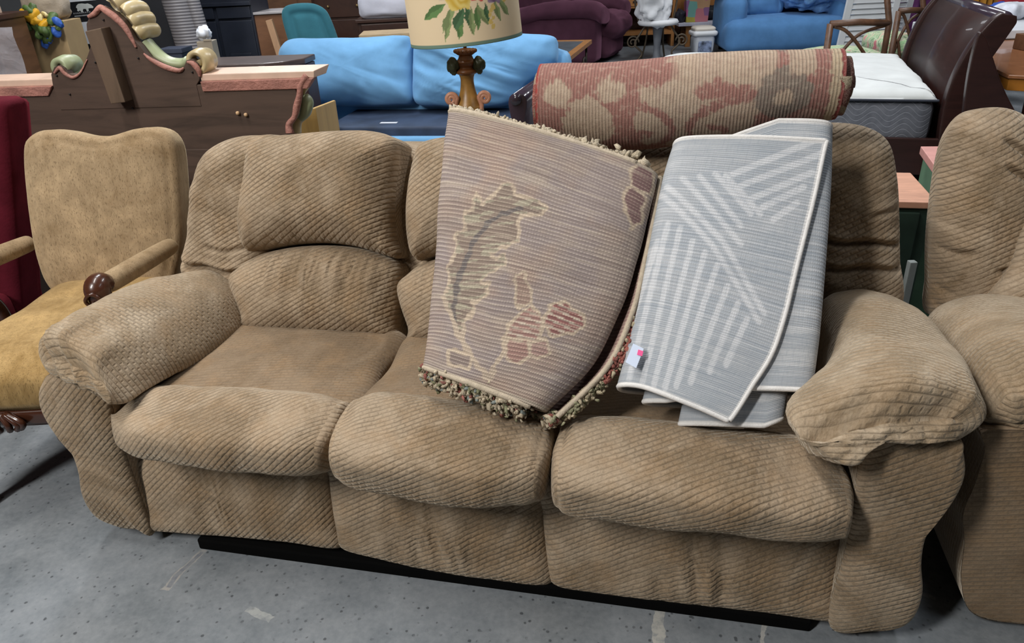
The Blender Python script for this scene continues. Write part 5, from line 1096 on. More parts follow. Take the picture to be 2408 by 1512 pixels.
box('foot', (-0.05, -0.05, 0), (0.05, 0.05, 0.02), DGR, wp, 0.003)
# ------------------------------------------------------------------ sleigh bed and mattress
BED = Frame((2.40, 3.95, 0), -19); SLM = wood((0.028, 0.009, 0.007), 0.6, 0.42, 2.0, (2, 2, 14), coat=0.12, name='cherry_black_lacquer', bmp=0.02)
bd = fthing('sleigh_bed', 'dark cherry sleigh bed with a tall curved headboard and a low side rail', 'bed', BED)
prof = [(0.00, 0.0), (0.00, 0.30), (-0.015, 0.45), (-0.02, 0.60), (0.0, 0.75), (0.05, 0.90), (0.11, 1.00), (0.15, 1.035)]
profb = [(0.185, 1.02), (0.19, 0.985), (0.16, 0.955), (0.10, 0.86), (0.06, 0.75), (0.04, 0.60), (0.045, 0.45), (0.06, 0.30), (0.06, 0.0)]
loop = crom(np.array(prof), 50, False).tolist()+crom(np.array(profb), 50, False).tolist()
for y0, y1, k in ((0.0, 0.075, 'post'), (1.56, 1.635, 'post')):
    # broad shaped end posts
    lp = [(x-(0.03 if j < 50 else -0.02)*0.6, z) for j, (x, z) in enumerate(loop)]
    loft(k, [[(x, y, z) for x, z in lp] for y in (y0, (y0+y1)/2, y1)], SLM, bd, raw=True, caps=(0.004, 0.004), capp=0.15)
lp = [(x+(0.008 if j < 50 else -0.008), z) for j, (x, z) in enumerate(loop)]
loft('headboard_panel', [[(x, y, z+0.0) for x, z in lp] for y in (0.075, 0.8, 1.56)], SLM, bd, raw=True, caps=(None, None))
tube('rolled_rail', [(0.155, 0.03, 1.005), (0.155, 1.6, 1.005)], 0.036, PURP, bd, 20)
z1 = BED.at((2120, 341), y=0)[2]
box('side_rail', (-1.76, 0.0, 0.20), (-0.01, 0.035, 0.40), SLM, bd, 0.004); box('side_rail', (-1.76, 1.60, 0.20), (-0.01, 1.635, 0.40), SLM, bd, 0.004)
for x in (-1.73, -0.9): box('leg', (x-0.03, 0.0, 0), (x+0.03, 0.05, 0.2), SLM, bd, 0.003)
box('slats', (-1.74, 0.04, 0.30), (-0.02, 1.595, 0.335), SLM, bd, 0)
QUILT, _nt, _b = mat_new('quilted_grey_border'); _v = coord(_nt)
_w = N(_nt, 'ShaderNodeSeparateXYZ'); _nt.links.new(_v, _w.inputs[0])
_s = math_(_nt, 'ADD', math_(_nt, 'MULTIPLY', _w.outputs[2], 105.0), math_(_nt, 'MULTIPLY', math_(_nt, 'SINE', math_(_nt, 'MULTIPLY', _w.outputs[0], 38.0)), 2.6))
_l = ramp(_nt, math_(_nt, 'ABSOLUTE', math_(_nt, 'SINE', _s)), [(0.0, (1, 1, 1)), (0.34, (0, 0, 0))])
_nt.links.new(mix(_nt, math_(_nt, 'MULTIPLY', _l, 0.75), ramp(_nt, noise(_nt, _v, 30, 3), [(0.3, (0.115, 0.125, 0.15)), (0.7, (0.16, 0.17, 0.20))]), (0.34, 0.36, 0.41)), _b.inputs['Base Color']); _b.inputs['Roughness'].default_value = 0.8
bump(_nt, _b, math_(_nt, 'MULTIPLY', _l, -1.0), 0.5, 0.004)
WHT = velvet((0.60, 0.62, 0.61), 'white_knit_ticking', 0.05, 6, 0.2, (1, 1, 1), 0.15, 120)
mt = thing('mattress', 'white topped mattress with dark grey quilted sides on the sleigh bed', 'mattress', tuple(BED.o), -19)
cushion('side_border', (-1.70, 0.045, 0.338), (-0.06, 1.58, 0.60), QUILT, mt, 0.07, 0.004, 16)
def mtop(V, fl, d):
    h = 0
    for i in range(6):
        for j in range(5):
            cx, cy = -1.52+i*0.27+(0.13 if j % 2 else 0), 0.16+j*0.31; r2 = (V[:, 0]-cx)**2+(V[:, 1]-cy)**2; h = h-0.010*np.exp(-r2/0.004)-0.005*np.exp(-r2/0.02)
    return h+wr(V, (7, 7, 7), 0.006)
to = np.array([(-1.68, 0.045, 0.60), (-1.0, 0.035, 0.60), (-0.14, 0.04, 0.60), (-0.085, 0.06, 0.60), (-0.066, 0.14, 0.60), (-0.06, 0.8, 0.60), (-0.066, 1.46, 0.60), (-0.14, 1.575, 0.60), (-1.0, 1.58, 0.60), (-1.68, 1.575, 0.60), (-1.70, 0.8, 0.60)])
pillow('pillow_top', to, (0, 0, 1), 0.055, 0.08, WHT, mt, back=0.004, dome=0.015, up=(0, 1, 0), disp=mtop, nseg=200, nring=40)
tube('piping', [(x, y, 0.597) for x, y, _ in crom(to, 120, True)], 0.007, plain((0.03, 0.035, 0.05), 0.7, 0.1, name='navy_piping'), mt, 8, closed=True)
# ------------------------------------------------------------------ dark sleigh panel beyond it
SP = W((2290, 230), y=3.62)
sp = thing('sleigh_footboard', 'second dark curved sleigh panel leaning behind the tall headboard', 'footboard', (SP[0], 3.62, 0), -19)
F2 = Frame((SP[0], 3.62, 0), -19)
cont = np.array([F2.at(p, y=0.0) for p in ((2262, 300), (2275, 190), (2292, 110), (2304, 78), (2318, 86), (2334, 130), (2350, 180), (2372, 232), (2402, 285), (2420, 310))])
cont = np.vstack([[(cont[0][0]-0.02, 0, 0.0)], crom(cont, 40, False), [(cont[-1][0]+0.12, 0, 0.25), (cont[-1][0]+0.12, 0, 0.0)]])
prism('panel', cont, (0, 0.05, 0), SLM, sp, 0.006)
# ------------------------------------------------------------------ table at the right edge with things on it
TBL = wood((0.30, 0.125, 0.055), 0.7, 0.25, 2, (2, 10, 2), coat=0.4, name='polished_cherry'); EDGE = plain((0.40, 0.155, 0.02), 0.3, 0.2, 10, spec=0.5, name='amber_edge')
tf = W((2372, 176), z=0.74)
tb = thing('dining_table', 'reddish polished wood table with an amber edge at the photo edge', 'table', (tf[0], tf[1], 0), -12)
tq = [(0, 0), (0.1, -0.05), (1.0, -0.05), (1.3, 0.4), (1.3, 1.5), (0.35, 1.5), (0.17, 1.1), (0.02, 0.4)]
prism('top', [(x, y, 0.722) for x, y in tq], (0, 0, 0.018), TBL, tb, 0.003); prism('edge_band', [(x*0.985+0.012, y*0.985+0.012, 0.66) for x, y in tq], (0, 0, 0.062), EDGE, tb, 0.004)
for x, y in ((0.2, 0.12), (1.1, 0.12), (0.35, 1.3), (1.15, 1.3)): tube('leg', [(x, y, 0.67), (x, y, 0.4), (x, y, 0.0)], [0.045, 0.035, 0.025], SLM, tb, 12)
T2 = Frame((tf[0], tf[1], 0), -12)
bx = T2.at((2412, 118), z=0.742); bx = T2.world(bx)
ob = box('wooden_box', (bx[0]-0.02, bx[1]-0.1, 0.7405), (bx[0]+0.26, bx[1]+0.10, 0.83), wood((0.13, 0.06, 0.03), 0.6, 0.5, name='dull_brown_wood'), bev=0.004); tag(ob, 'small brown wooden box on the polished table', 'box')
wt = W((2312, 82), z=0.80)
ws = thing('white_counter', 'long white folding table carrying clothes, behind the polished table', 'table', (wt[0], wt[1]+0.2, 0), -6)
box('top', (-0.05, 0.0, 0.745), (1.9, 0.75, 0.80), plain((0.66, 0.68, 0.72), 0.5, 0.04, name='white_laminate'), ws, 0.006)
for x, y in ((0.05, 0.06), (1.8, 0.06), (0.05, 0.68), (1.8, 0.68)): box('leg', (x-0.02, y-0.02, 0), (x+0.02, y+0.02, 0.745), plain((0.25, 0.26, 0.28), 0.4, 0.1, metal=0.6, name='grey_metal'), ws, 0.002)
for k, (px, py, col, nm, lb) in enumerate(((2352, 34, (0.25, 0.02, 0.03), 'red', 'crumpled red garment on the white folding table'), (2375, 40, (0.03, 0.08, 0.36), 'blue', 'folded blue garment on the white folding table'), (2396, 44, (0.60, 0.62, 0.68), 'white', 'folded white garment at the front of the clothes pile'), (2400, 26, (0.30, 0.03, 0.04), 'red2', 'second red garment behind the white one, at the photo edge'))):
    p = W((px, py), z=0.81)
    q2 = cushion('garment', (-0.14, -0.09, 0), (0.14, 0.09, 0.06+0.02*k), velvet(col, 'cotton_'+nm, 0.25, 10, 0.2, None, 0.3), None, 0.03, 0.012, 12, wrk=0.02, seed=k+3, freq=14, turn=20*k); q2.location = (p[0], p[1]+0.12, 0.802); tag(q2, lb, 'clothes')
cu = thing('amber_curtain', 'amber curtain panel hanging behind the sleigh headboard', 'curtain', tuple(W((2322, 20), y=7.05)*np.array([1, 1, 0])))
secs = []; n_ = 60; a = np.linspace(0, 1, n_)
for z in np.linspace(0.03, 1.9, 8):
    xx = -0.16+0.32*a; yy = 0.03*np.sin(a*32)+0.01*np.sin(a*9+z*2)
    secs.append(np.vstack([np.stack([xx, yy, np.full(n_, z)], 1), np.stack([xx[::-1], yy[::-1]+0.01, np.full(n_, z)], 1)]))
loft('drape', secs, velvet((0.42, 0.20, 0.035), 'amber_cloth', 0.3, 6, 0.3), cu, raw=True, caps=(None, None))
tube('rail', [(-0.25, 0, 1.92), (0.25, 0, 1.92)], 0.012, SLM, cu, 8)
for x in (-0.24, 0.24): tube('stand', [(x, 0.02, 0), (x, 0.02, 1.92)], 0.012, SLM, cu, 8)
# ------------------------------------------------------------------ rattan chairs, louvred doors and floral cushions beyond the mattress
RAT = plain((0.105, 0.05, 0.026), 0.45, 0.4, 18, spec=0.5, name='dark_rattan')
def rattan(y, pl, tr, lb, x_extra=0):
    r = thing('rattan_chair', lb, 'chair', (W(pl, y=y)[0], y, 0), 0); f = Frame((W(pl, y=y)[0], y, 0), 0)
    A = f.at(pl, y=0); B = f.at((tr[0], pl[1]-2), y=0); T = f.at(tr, y=0); w_ = B[0]-A[0]
    tube('post', [(A[0], 0, 0), A], 0.024, RAT, r, 10); tube('post', [(B[0], 0, 0), (B[0], 0, B[2]), (T[0], 0.03, T[2]), (T[0]+0.01, 0.05, T[2]+0.12)], 0.022, RAT, r, 10)
    tube('top_rail', [A, (A[0]+w_*0.5, -0.005, A[2]+0.003), B], 0.024, RAT, r, 10)
    z0 = A[2]-0.34
    tube('curved_cane', [(A[0]+0.03, 0, A[2]-0.02), (A[0]+w_*0.3, 0, A[2]-0.06), (A[0]+w_*0.62, 0, A[2]-0.2), (A[0]+w_*0.85, 0, z0)], 0.013, RAT, r, 8, dense=20)
    tube('curved_cane', [(B[0]-0.02, 0.012, A[2]-0.03), (A[0]+w_*0.55, 0.012, A[2]-0.08), (A[0]+w_*0.28, 0.012, A[2]-0.2), (A[0]+w_*0.1, 0.012, z0)], 0.013, RAT, r, 8, dense=20)
    tube('curved_cane', [(A[0]+0.01, 0.0, z0+0.1), (A[0]+w_*0.2, 0, z0+0.09), (A[0]+w_*0.4, 0, z0-0.05)], 0.012, RAT, r, 8, dense=14); tube('curved_cane', [(B[0]-0.01, 0.0, z0+0.1), (B[0]-w_*0.2, 0, z0+0.09), (B[0]-w_*0.4, 0, z0-0.05)], 0.012, RAT, r, 8, dense=14)
    tube('lower_rail', [(A[0], 0, z0-0.1), (B[0], 0, z0-0.1)], 0.018, RAT, r, 8)
    for x in (A[0], B[0]): tube('front_leg', [(x, 0.5, 0), (x, 0.5, 0.42)], 0.02, RAT, r, 8); tube('side_rail', [(x, 0, 0.42), (x, 0.5, 0.42)], 0.018, RAT, r, 8)
    tube('front_rail', [(A[0], 0.5, 0.42), (B[0], 0.5, 0.42)], 0.018, RAT, r, 8)
    return r, A, B
r1, A1, B1 = rattan(5.75, (1953, 56), (2091, 0), 'dark rattan chair with crossed canes in its back, just behind the mattress')
r2, A2, B2 = rattan(6.6, (2114, 26), (2172, -30), 'second dark rattan chair, behind the sleigh headboard and the mattress')
FLO, _nt, _b = mat_new('tropical_print'); _v = coord(_nt); _n = noise(_nt, _v, 9, 3, 0.5, 1.5)
_nt.links.new(ramp(_nt, _n, [(0.30, (0.5, 0.16, 0.18)), (0.40, (0.55, 0.50, 0.36)), (0.48, (0.22, 0.42, 0.2)), (0.56, (0.58, 0.56, 0.42)), (0.62, (0.08, 0.25, 0.12)), (0.70, (0.6, 0.55, 0.3)), (0.78, (0.25, 0.33, 0.45))]), _b.inputs['Base Color']); _b.inputs['Roughness'].default_value = 0.9
for r, A, B, lb, y in ((r1, A1, B1, 'tropical print seat cushion on the nearer rattan chair', 5.75), (r2, A2, B2, 'tropical print seat cushion on the farther rattan chair', 6.6)):
    q2 = cushion('seat_cushion', (0, 0.03, 0.44), (B[0]-A[0]+0.1, 0.56, 0.60), FLO, None, 0.05, 0.03, 12, wrk=0.01); q2.location = (r.location[0]-0.02, y, 0); tag(q2, lb, 'cushion', 'tropical print cushions')
LOUV = plain((0.56, 0.58, 0.60), 0.5, 0.05, 6, name='white_shutter_paint')
for k, (tl, tr, bl, br_, y) in enumerate((((1999, -40), (2098, -40), (1962, 96), (2085, 105), 7.4), ((2108, -40), (2150, -40), (2075, 84), (2120, 92), 7.9))):
    pb = [W(p, y=y) for p in (bl, br_)]; base = pb[0]; dx = pb[1]-pb[0]
    sh_ = thing('louvre_shutter', ['white louvred shutter leaning behind the nearer rattan chair', 'white louvred shutter leaning behind the farther rattan chair'][k], 'shutter', (base[0], y, 0), 0, 'white shutters')
    wd = float(np.hypot(dx[0], dx[1])); ht = 1.25; lean = 0.22; off = 0.18
    def LP(u, v, d=0.0): return np.array([u+v*off, v*lean*0.8+d, v*ht+0.002])
    for u0, u1 in ((0, 0.06), (wd-0.06, wd)): hexa('stile', [LP(u0, 0), LP(u1, 0), LP(u1, 0, 0.03), LP(u0, 0, 0.03), LP(u0, 1), LP(u1, 1), LP(u1, 1, 0.03), LP(u0, 1, 0.03)], LOUV, sh_, 0.002)
    for v0, v1 in ((0, 0.08), (0.92, 1.0)): hexa('rail', [LP(0.06, v0), LP(wd-0.06, v0), LP(wd-0.06, v0, 0.028), LP(0.06, v0, 0.028), LP(0.06, v1), LP(wd-0.06, v1), LP(wd-0.06, v1, 0.028), LP(0.06, v1, 0.028)], LOUV, sh_, 0.002)
    for j in range(22):
        v = 0.085+j*0.038; hexa('slat', [LP(0.06, v), LP(wd-0.06, v), LP(wd-0.06, v, 0.006), LP(0.06, v, 0.006), LP(0.06, v+0.032, 0.02), LP(wd-0.06, v+0.032, 0.02), LP(wd-0.06, v+0.032, 0.026), LP(0.06, v+0.032, 0.026)], LOUV, sh_, 0)
# ------------------------------------------------------------------ big blue armchair heaped with blue bedding
BLU = velvet((0.085, 0.21, 0.42), 'denim_blue_fabric', 0.12, 5, 0.25, (0.4, 0.6, 0.9), 0.15, 60)
b0 = W((1712, 126), z=0.06); AF = Frame((b0[0], b0[1], 0), -4)
ba_ = fthing('blue_armchair', 'wide denim blue armchair with a scatter pillow, heaped with bedding', 'armchair', AF)
cushion('seat_base', (-0.02, 0.0, 0.05), (1.50, 0.9, 0.46), BLU, ba_, 0.10, 0.04, 16)
cushion('arm', (-0.05, 0.16, 0.10), (0.26, 1.0, 0.74), BLU, ba_, 0.11, 0.02, 12); cushion('arm', (1.36, 0.16, 0.10), (1.66, 1.0, 0.74), BLU, ba_, 0.11, 0.02, 12)
cushion('backrest', (0.1, 0.85, 0.2), (1.5, 1.15, 1.05), BLU, ba_, 0.12, 0.03, 12)
for x in (0.1, 1.4):
    for y in (0.1, 0.95): box('foot', (x-0.03, y-0.03, 0), (x+0.03, y+0.03, 0.07), BLACK, ba_, 0.003)
sp_ = cushion('scatter_pillow', (0, 0, 0), (0.46, 0.20, 0.40), BLU, None, 0.08, 0.06, 14, wrk=0.02, freq=8); pp = AF.world((0.28, 0.40, 0.47)); sp_.location = pp; sp_.rotation_euler = (math.radians(-14), 0, math.radians(-4)); tag(sp_, 'plain blue scatter pillow propped inside the wide blue armchair', 'pillow')
CLR = velvet((0.16, 0.33, 0.62), 'crumpled_blue_sheet', 0.3, 12, 0.3, (0.7, 0.85, 1.0), 0.5, 25)
hb2 = cushion('blue_bedding', (0, 0, 0), (0.98, 0.62, 0.34), CLR, None, 0.14, 0.05, 26, wrk=0.10, seed=4, freq=7); hb2.location = AF.world((0.80, 0.08, 0.60)); hb2.rotation_euler = (0, math.radians(4), 0.1); tag(hb2, 'crumpled light blue bedding heaped on the wide blue armchair', 'bedding')
hb3 = cushion('blue_bedding', (0, 0, 0), (0.9, 0.4, 0.26), BLU, None, 0.11, 0.04, 18, wrk=0.05, seed=9, freq=6); hb3.location = AF.world((-0.42, 0.32, 0.79)); tag(hb3, 'darker blue quilt draped over the arm of the wide blue armchair', 'bedding')
# ------------------------------------------------------------------ plum recliner
PLUM = velvet((0.058, 0.022, 0.036), 'plum_plush', 0.2, 5, 0.5, (0.45, 0.2, 0.3), 0.2, 50)
m0 = W((1396, 148), z=0.04); MF = Frame((m0[0], m0[1], 0), 66)
mr = fthing('plum_recliner', 'dark plum plush recliner seen from its side', 'recliner', MF); mr.scale = (1.2, 1.2, 1.2)
cushion('arm', (-0.02, -0.02, 0.03), (0.24, 1.05, 0.50), PLUM, mr, 0.04, 0.015, 12); s_ = []
for y, zt in ((-0.08, 0.58), (0.05, 0.64), (0.5, 0.63), (0.85, 0.58), (1.08, 0.50)):
    s_.append([(-0.06, y, zt-0.12), (-0.07, y, zt-0.06), (-0.02, y, zt), (0.12, y, zt+0.02), (0.26, y, zt-0.02), (0.28, y, zt-0.10), (0.2, y, zt-0.15), (0.0, y, zt-0.15)])
loft('arm_pad', s_, PLUM, mr, M_=24, N_=40, caps=(0.04, 0.05), disp=lambda V, uv: wr(V, (5, 5, 5), 0.012), capp=0.6)
cushion('arm', (0.88, -0.02, 0.03), (1.12, 1.05, 0.50), PLUM, mr, 0.04, 0.015, 12); s2_ = [[(x+0.90, y, z) for x, y, z in r] for r in s_]
loft('arm_pad', s2_, PLUM, mr, M_=24, N_=40, caps=(0.04, 0.05), disp=lambda V, uv: wr(V, (5, 5, 5), 0.012), capp=0.6)
cushion('seat_front_roll', (0.22, -0.20, 0.24), (0.90, 0.4, 0.50), PLUM, mr, 0.12, 0.03, 14, wrk=0.012); cushion('footrest_panel', (0.24, -0.10, 0.05), (0.88, 0.1, 0.30), PLUM, mr, 0.06, 0.02, 12, wrk=0.01); cushion('seat_cushion', (0.22, 0.1, 0.3), (0.90, 0.85, 0.50), PLUM, mr, 0.08, 0.03, 10)
cushion('back_cushion', (0.14, 0.72, 0.40), (0.98, 1.10, 1.10), PLUM, mr, 0.14, 0.05, 14, wrk=0.02)
for x in (0.05, 1.05):
    for y in (0.05, 0.95): box('foot', (x-0.03, y-0.03, 0), (x+0.03, y+0.03, 0.05), BLACK, mr, 0.003)
# ------------------------------------------------------------------ slate-topped end table with scrolled iron base
OAK = wood((0.33, 0.145, 0.045), 0.7, 0.4, 2, (2, 9, 9), name='orange_oak'); SLATE = plain((0.07, 0.085, 0.10), 0.25, 0.3, 7, spec=0.5, name='grey_slate'); IRON = plain((0.045, 0.032, 0.024), 0.5, 0.2, 12, metal=0.5, name='bronze_iron')
e0 = W((1324, 146), z=0.55); e1 = W((1392, 93), z=0.55); EF = Frame((e0[0], e0[1], 0), math.degrees(math.atan2((e1-e0)[1], (e1-e0)[0]))-90)
et = fthing('end_table', 'oak end table with a slate inset and iron scrolls, before the plum recliner', 'table', EF); L_ = float(np.linalg.norm((e1-e0)[:2]))
for lo, hi in (((-0.07, 0, 0.51), (0.0, L_, 0.55)), ((-0.62, 0, 0.51), (-0.55, L_, 0.55)), ((-0.55, 0, 0.51), (-0.07, 0.08, 0.55)), ((-0.55, L_-0.08, 0.51), (-0.07, L_, 0.55))): box('top_rail', lo, hi, OAK, et, 0.003)
box('slate_inset', (-0.55, 0.08, 0.525), (-0.07, L_-0.08, 0.545), SLATE, et, 0)
for x, y in ((-0.05, 0.06), (-0.05, L_-0.06), (-0.57, 0.06), (-0.57, L_-0.06)):
    tube('leg', [(x, y, 0.51), (x, y, 0.25), (x, y, 0.0)], 0.012, IRON, et, 8)
    a = np.linspace(0, 3.2*math.pi, 40); r = 0.11*(1-a/a[-1]*0.75); tube('scroll', np.stack([np.full(40, x), y+(0.13 if y < L_/2 else -0.13)+r*np.cos(a)*(-1 if y < L_/2 else 1), 0.30+r*np.sin(a)], 1), 0.011, IRON, et, 8)
# ------------------------------------------------------------------ oak dresser, iron chair with white cloths, bench with bag and boxes, bucket
o0 = W((1470, 118), z=0.02); OF = Frame((o0[0]-0.02, o0[1]+0.45, 0), -3)
od = fthing('oak_dresser', 'orange oak dresser with an open lower shelf behind the iron chair', 'dresser', OF)
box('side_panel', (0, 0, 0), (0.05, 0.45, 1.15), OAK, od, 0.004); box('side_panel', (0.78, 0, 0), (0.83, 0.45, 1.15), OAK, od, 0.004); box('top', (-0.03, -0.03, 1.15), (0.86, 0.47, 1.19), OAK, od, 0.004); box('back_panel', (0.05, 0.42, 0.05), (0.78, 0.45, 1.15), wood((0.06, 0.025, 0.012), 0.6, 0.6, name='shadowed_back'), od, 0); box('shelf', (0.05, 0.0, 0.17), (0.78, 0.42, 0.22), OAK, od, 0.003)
for z in (0.55, 0.75, 0.95):
    for x0_, x1_ in ((0.06, 0.41), (0.42, 0.77)):
        dw = box('drawer', (x0_, -0.015, z), (x1_, 0.40, z+0.185), OAK, od, 0.006); box('drawer_panel', (-0.13, -0.2175, -0.06), (0.13, -0.2085, 0.06), OAK, dw, 0.004); box('handle', (-0.05, -0.235, -0.012), (0.05, -0.2175, 0.012), IRON, dw, 0.004)
IRN2 = plain((0.10, 0.075, 0.05), 0.5, 0.25, 12, metal=0.3, name='antique_iron'); CLOTH = velvet((0.70, 0.71, 0.73), 'white_cloth', 0.07, 6, 0.2, (1, 1, 1), 0.3, 30); GRYM = plain((0.14, 0.15, 0.17), 0.5, 0.1, name='grey_column')
k0 = W((1535, 136), z=0.0); KF = Frame((k0[0], k0[1]-0.25, 0), 0)
ic = fthing('iron_chair', 'scrolled antique iron chair on a grey column, draped with white cloths', 'chair', KF)
lathe('column', [(0.10, 0.0), (0.10, 0.02), (0.05, 0.05), (0.045, 0.2), (0.06, 0.34), (0.07, 0.44), (0.07, 0.47)], GRYM, ic, 20)
lathe('seat', [(0.01, 0.44), (0.25, 0.45), (0.27, 0.48), (0.25, 0.51), (0.01, 0.515)], CLOTH, ic, 28)
for s in (-1, 1):
    tube('leg', [(s*0.16, 0, 0.46), (s*0.22, 0, 0.36), (s*0.30, 0, 0.22), (s*0.20, 0, 0.10), (s*0.27, 0, 0.0)], 0.013, IRN2, ic, 8, dense=30)
    a = np.linspace(0, 3.4*math.pi, 40); r = 0.085*(1-a/a[-1]*0.78); tube('scroll', np.stack([s*(0.33-r*np.cos(a)*1), np.full(40, 0.0), 0.24+r*np.sin(a)], 1), 0.011, IRN2, ic, 8)
    tube('back_post', [(s*0.23, 0.16, 0.48), (s*0.28, 0.2, 0.75), (s*0.26, 0.24, 1.1), (s*0.1, 0.26, 1.22)], 0.013, IRN2, ic, 8, dense=24)
    tube('leg', [(s*0.10, 0.14, 0.46), (s*0.12, 0.2, 0.2), (s*0.16, 0.25, 0.0)], 0.012, IRN2, ic, 8, dense=14)
c1 = cushion('white_cloth', (-0.26, -0.20, 0.50), (0.10, 0.12, 1.02), CLOTH, None, 0.10, 0.04, 22, wrk=0.07, seed=2, freq=8); c1.location = KF.o+np.array([0, 0, 0.0]); tag(c1, 'bunched white cloth slumped on the iron chair seat', 'cloth')
c2_ = cushion('white_cloth', (0.06, -0.10, 0.70), (0.30, 0.20, 1.22), CLOTH, None, 0.05, 0.02, 18, wrk=0.05, seed=6, freq=9); c2_.location = KF.o+np.array([-0.30, 0, 0.05]); c2_.rotation_euler = (0, math.radians(14), 0); tag(c2_, 'strips of white cloth hanging over the iron chair back', 'cloth')
n0 = W((1590, 56), y=11.55); NF = Frame((n0[0], n0[1], 0), -2)
bn = fthing('bench_table', 'low oak bench table with a striped white cloth top beside the blue armchair', 'bench', NF)
box('top', (0.04, 0, n0[2]-0.04), (0.84, 0.55, n0[2]), plain((0.50, 0.50, 0.58), 0.8, 0.2, 30, stretch=(12, 1, 1), name='striped_runner'), bn, 0.004); 
for x in (0.16, 0.74):
    box('leg', (x, 0.04, 0), (x+0.07, 0.11, n0[2]-0.04), OAK, bn, 0.004); box('leg', (x, 0.44, 0), (x+0.07, 0.51, n0[2]-0.04), OAK, bn, 0.004)
box('stretcher', (0.2, 0.06, 0.16), (0.78, 0.09, 0.21), OAK, bn, 0.003); box('backboard', (0.04, 0.52, n0[2]), (0.84, 0.55, n0[2]+0.38), OAK, bn, 0.004)
gb = box('grey_box', (0, 0, 0), (0.26, 0.2, 0.10), plain((0.40, 0.40, 0.38), 0.6, 0.08, name='grey_card'), bev=0.004); gb.location = NF.world((0.42, 0.25, 0.211)); tag(gb, 'plain grey box tucked under the oak bench table', 'box')
bs = box('grey_box_shelf', (0.2, 0.1, 0.19), (0.78, 0.5, 0.21), OAK, bn, 0.002); bs.name = 'shelf'
BAG, _nt, _b = mat_new('hexagon_print'); _v = N(_nt, 'ShaderNodeTexVoronoi'); _v.inputs['Scale'].default_value = 9; _v.inputs['Randomness'].default_value = 0.35; _nt.links.new(coord(_nt), _v.inputs['Vector'])
_h = N(_nt, 'ShaderNodeHueSaturation'); _h.inputs['Saturation'].default_value = 0.9; _h.inputs['Value'].default_value = 0.75
_nt.links.new(ramp(_nt, N(_nt, 'ShaderNodeSeparateColor').outputs[0], [(0, (0.6, 0.2, 0.3))]), _h.inputs['Color']); _sp = [n for n in _nt.nodes if n.bl_idname == 'ShaderNodeSeparateColor'][0]; _nt.links.new(_v.outputs['Color'], _sp.inputs[0])
_r = [n for n in _nt.nodes if n.bl_idname == 'ShaderNodeValToRGB'][0].color_ramp; _r.interpolation = 'CONSTANT'
for p_, c_ in ((0.0, (0.55, 0.10, 0.30)), (0.2, (0.55, 0.45, 0.03)), (0.36, (0.2, 0.5, 0.42)), (0.5, (0.62, 0.18, 0.22)), (0.64, (0.32, 0.14, 0.32)), (0.8, (0.60, 0.33, 0.15))):
    if p_ == 0.0: _r.elements[0].color = (*c_, 1)
    else: _e = _r.elements.new(p_); _e.color = (*c_, 1)
_nt.links.new(_h.outputs[0], _b.inputs['Base Color']); _b.inputs['Roughness'].default_value = 0.4
gbq = [(-0.17, 0, 0), (0.15, 0, 0), (0.15, 0.14, 0), (-0.17, 0.14, 0), (-0.2, -0.01, 0.50), (0.18, -0.01, 0.50), (0.18, 0.15, 0.50), (-0.2, 0.15, 0.50)]
gf = hexa('gift_bag', gbq, BAG, None, 0.004); gf.location = NF.world((0.34, 0.12, n0[2]+0.001)); tag(gf, 'gift bag with a bright hexagon print on the bench table', 'bag')
for s in (0,):
    tube('handle', [(-0.08, 0.0, 0.49), (-0.08, 0.0, 0.62), (0.0, 0.0, 0.68), (0.08, 0.0, 0.62), (0.08, 0.0, 0.49)], 0.005, CLOTH, gf, 6, dense=20)
pk = box('pink_pad', (0, 0, 0), (0.10, 0.08, 0.035), plain((0.66, 0.28, 0.52), 0.6, 0.05, name='pink_paper'), bev=0.002); pk.location = NF.world((0.62, 0.12, n0[2]+0.001)); tag(pk, 'small pink pad of paper on the bench table', 'paper')
bk_ = cushion('black_bag', (0, 0, 0), (0.34, 0.2, 0.16), plain((0.012, 0.013, 0.018), 0.6, 0.2, name='black_nylon'), None, 0.05, 0.02, 12, wrk=0.03, freq=12); bk_.location = NF.world((0.47, 0.27, n0[2]+0.02)); tag(bk_, 'black soft bag on the bench table next to the pink pad', 'bag')
bk2 = cushion('black_bag', (0, 0, 0), (0.09, 0.2, 0.16), plain((0.02, 0.02, 0.03), 0.6, 0.2, name='black_nylon2'), None, 0.05, 0.02, 12, wrk=0.03, freq=12, seed=5); bk2.location = NF.world((0.05, 0.12, n0[2]+0.002)); tag(bk2, 'dark soft bag on the bench table between gift bag and iron chair', 'bag')
u0 = W((1668, 131), z=0.0)
bu = thing('bucket', 'white plastic bucket with a lid and blue print standing in front of the bench', 'bucket', (u0[0]-0.07, u0[1]+0.15, 0), 0)
cushion('body', (-0.15, -0.15, 0.0), (0.15, 0.15, 0.27), plain((0.52, 0.55, 0.60), 0.4, 0.08, 5, name='bucket_plastic'), bu, 0.07, 0.0, 12, taper=lambda Q, h: Q*np.array([1, 1, 1])*np.stack([0.94+0.06*Q[:, 2]/h[2]]*2+[np.ones(len(Q))], 1))
cushion('lid', (-0.165, -0.165, 0.25), (0.165, 0.165, 0.32), plain((0.66, 0.67, 0.68), 0.4, 0.05, 5, name='lid_plastic'), bu, 0.03, 0.01, 10); cushion('lid_top', (-0.14, -0.14, 0.31), (0.14, 0.14, 0.37), plain((0.62, 0.56, 0.48), 0.5, 0.08, 5, name='beige_lid'), bu, 0.03, 0.01, 10)
cushion('printed_label', (-0.09, -0.158, 0.03), (0.09, -0.135, 0.19), plain((0.16, 0.20, 0.30), 0.5, 0.9, 14, name='blue_print'), bu, 0.01, 0.002, 6)
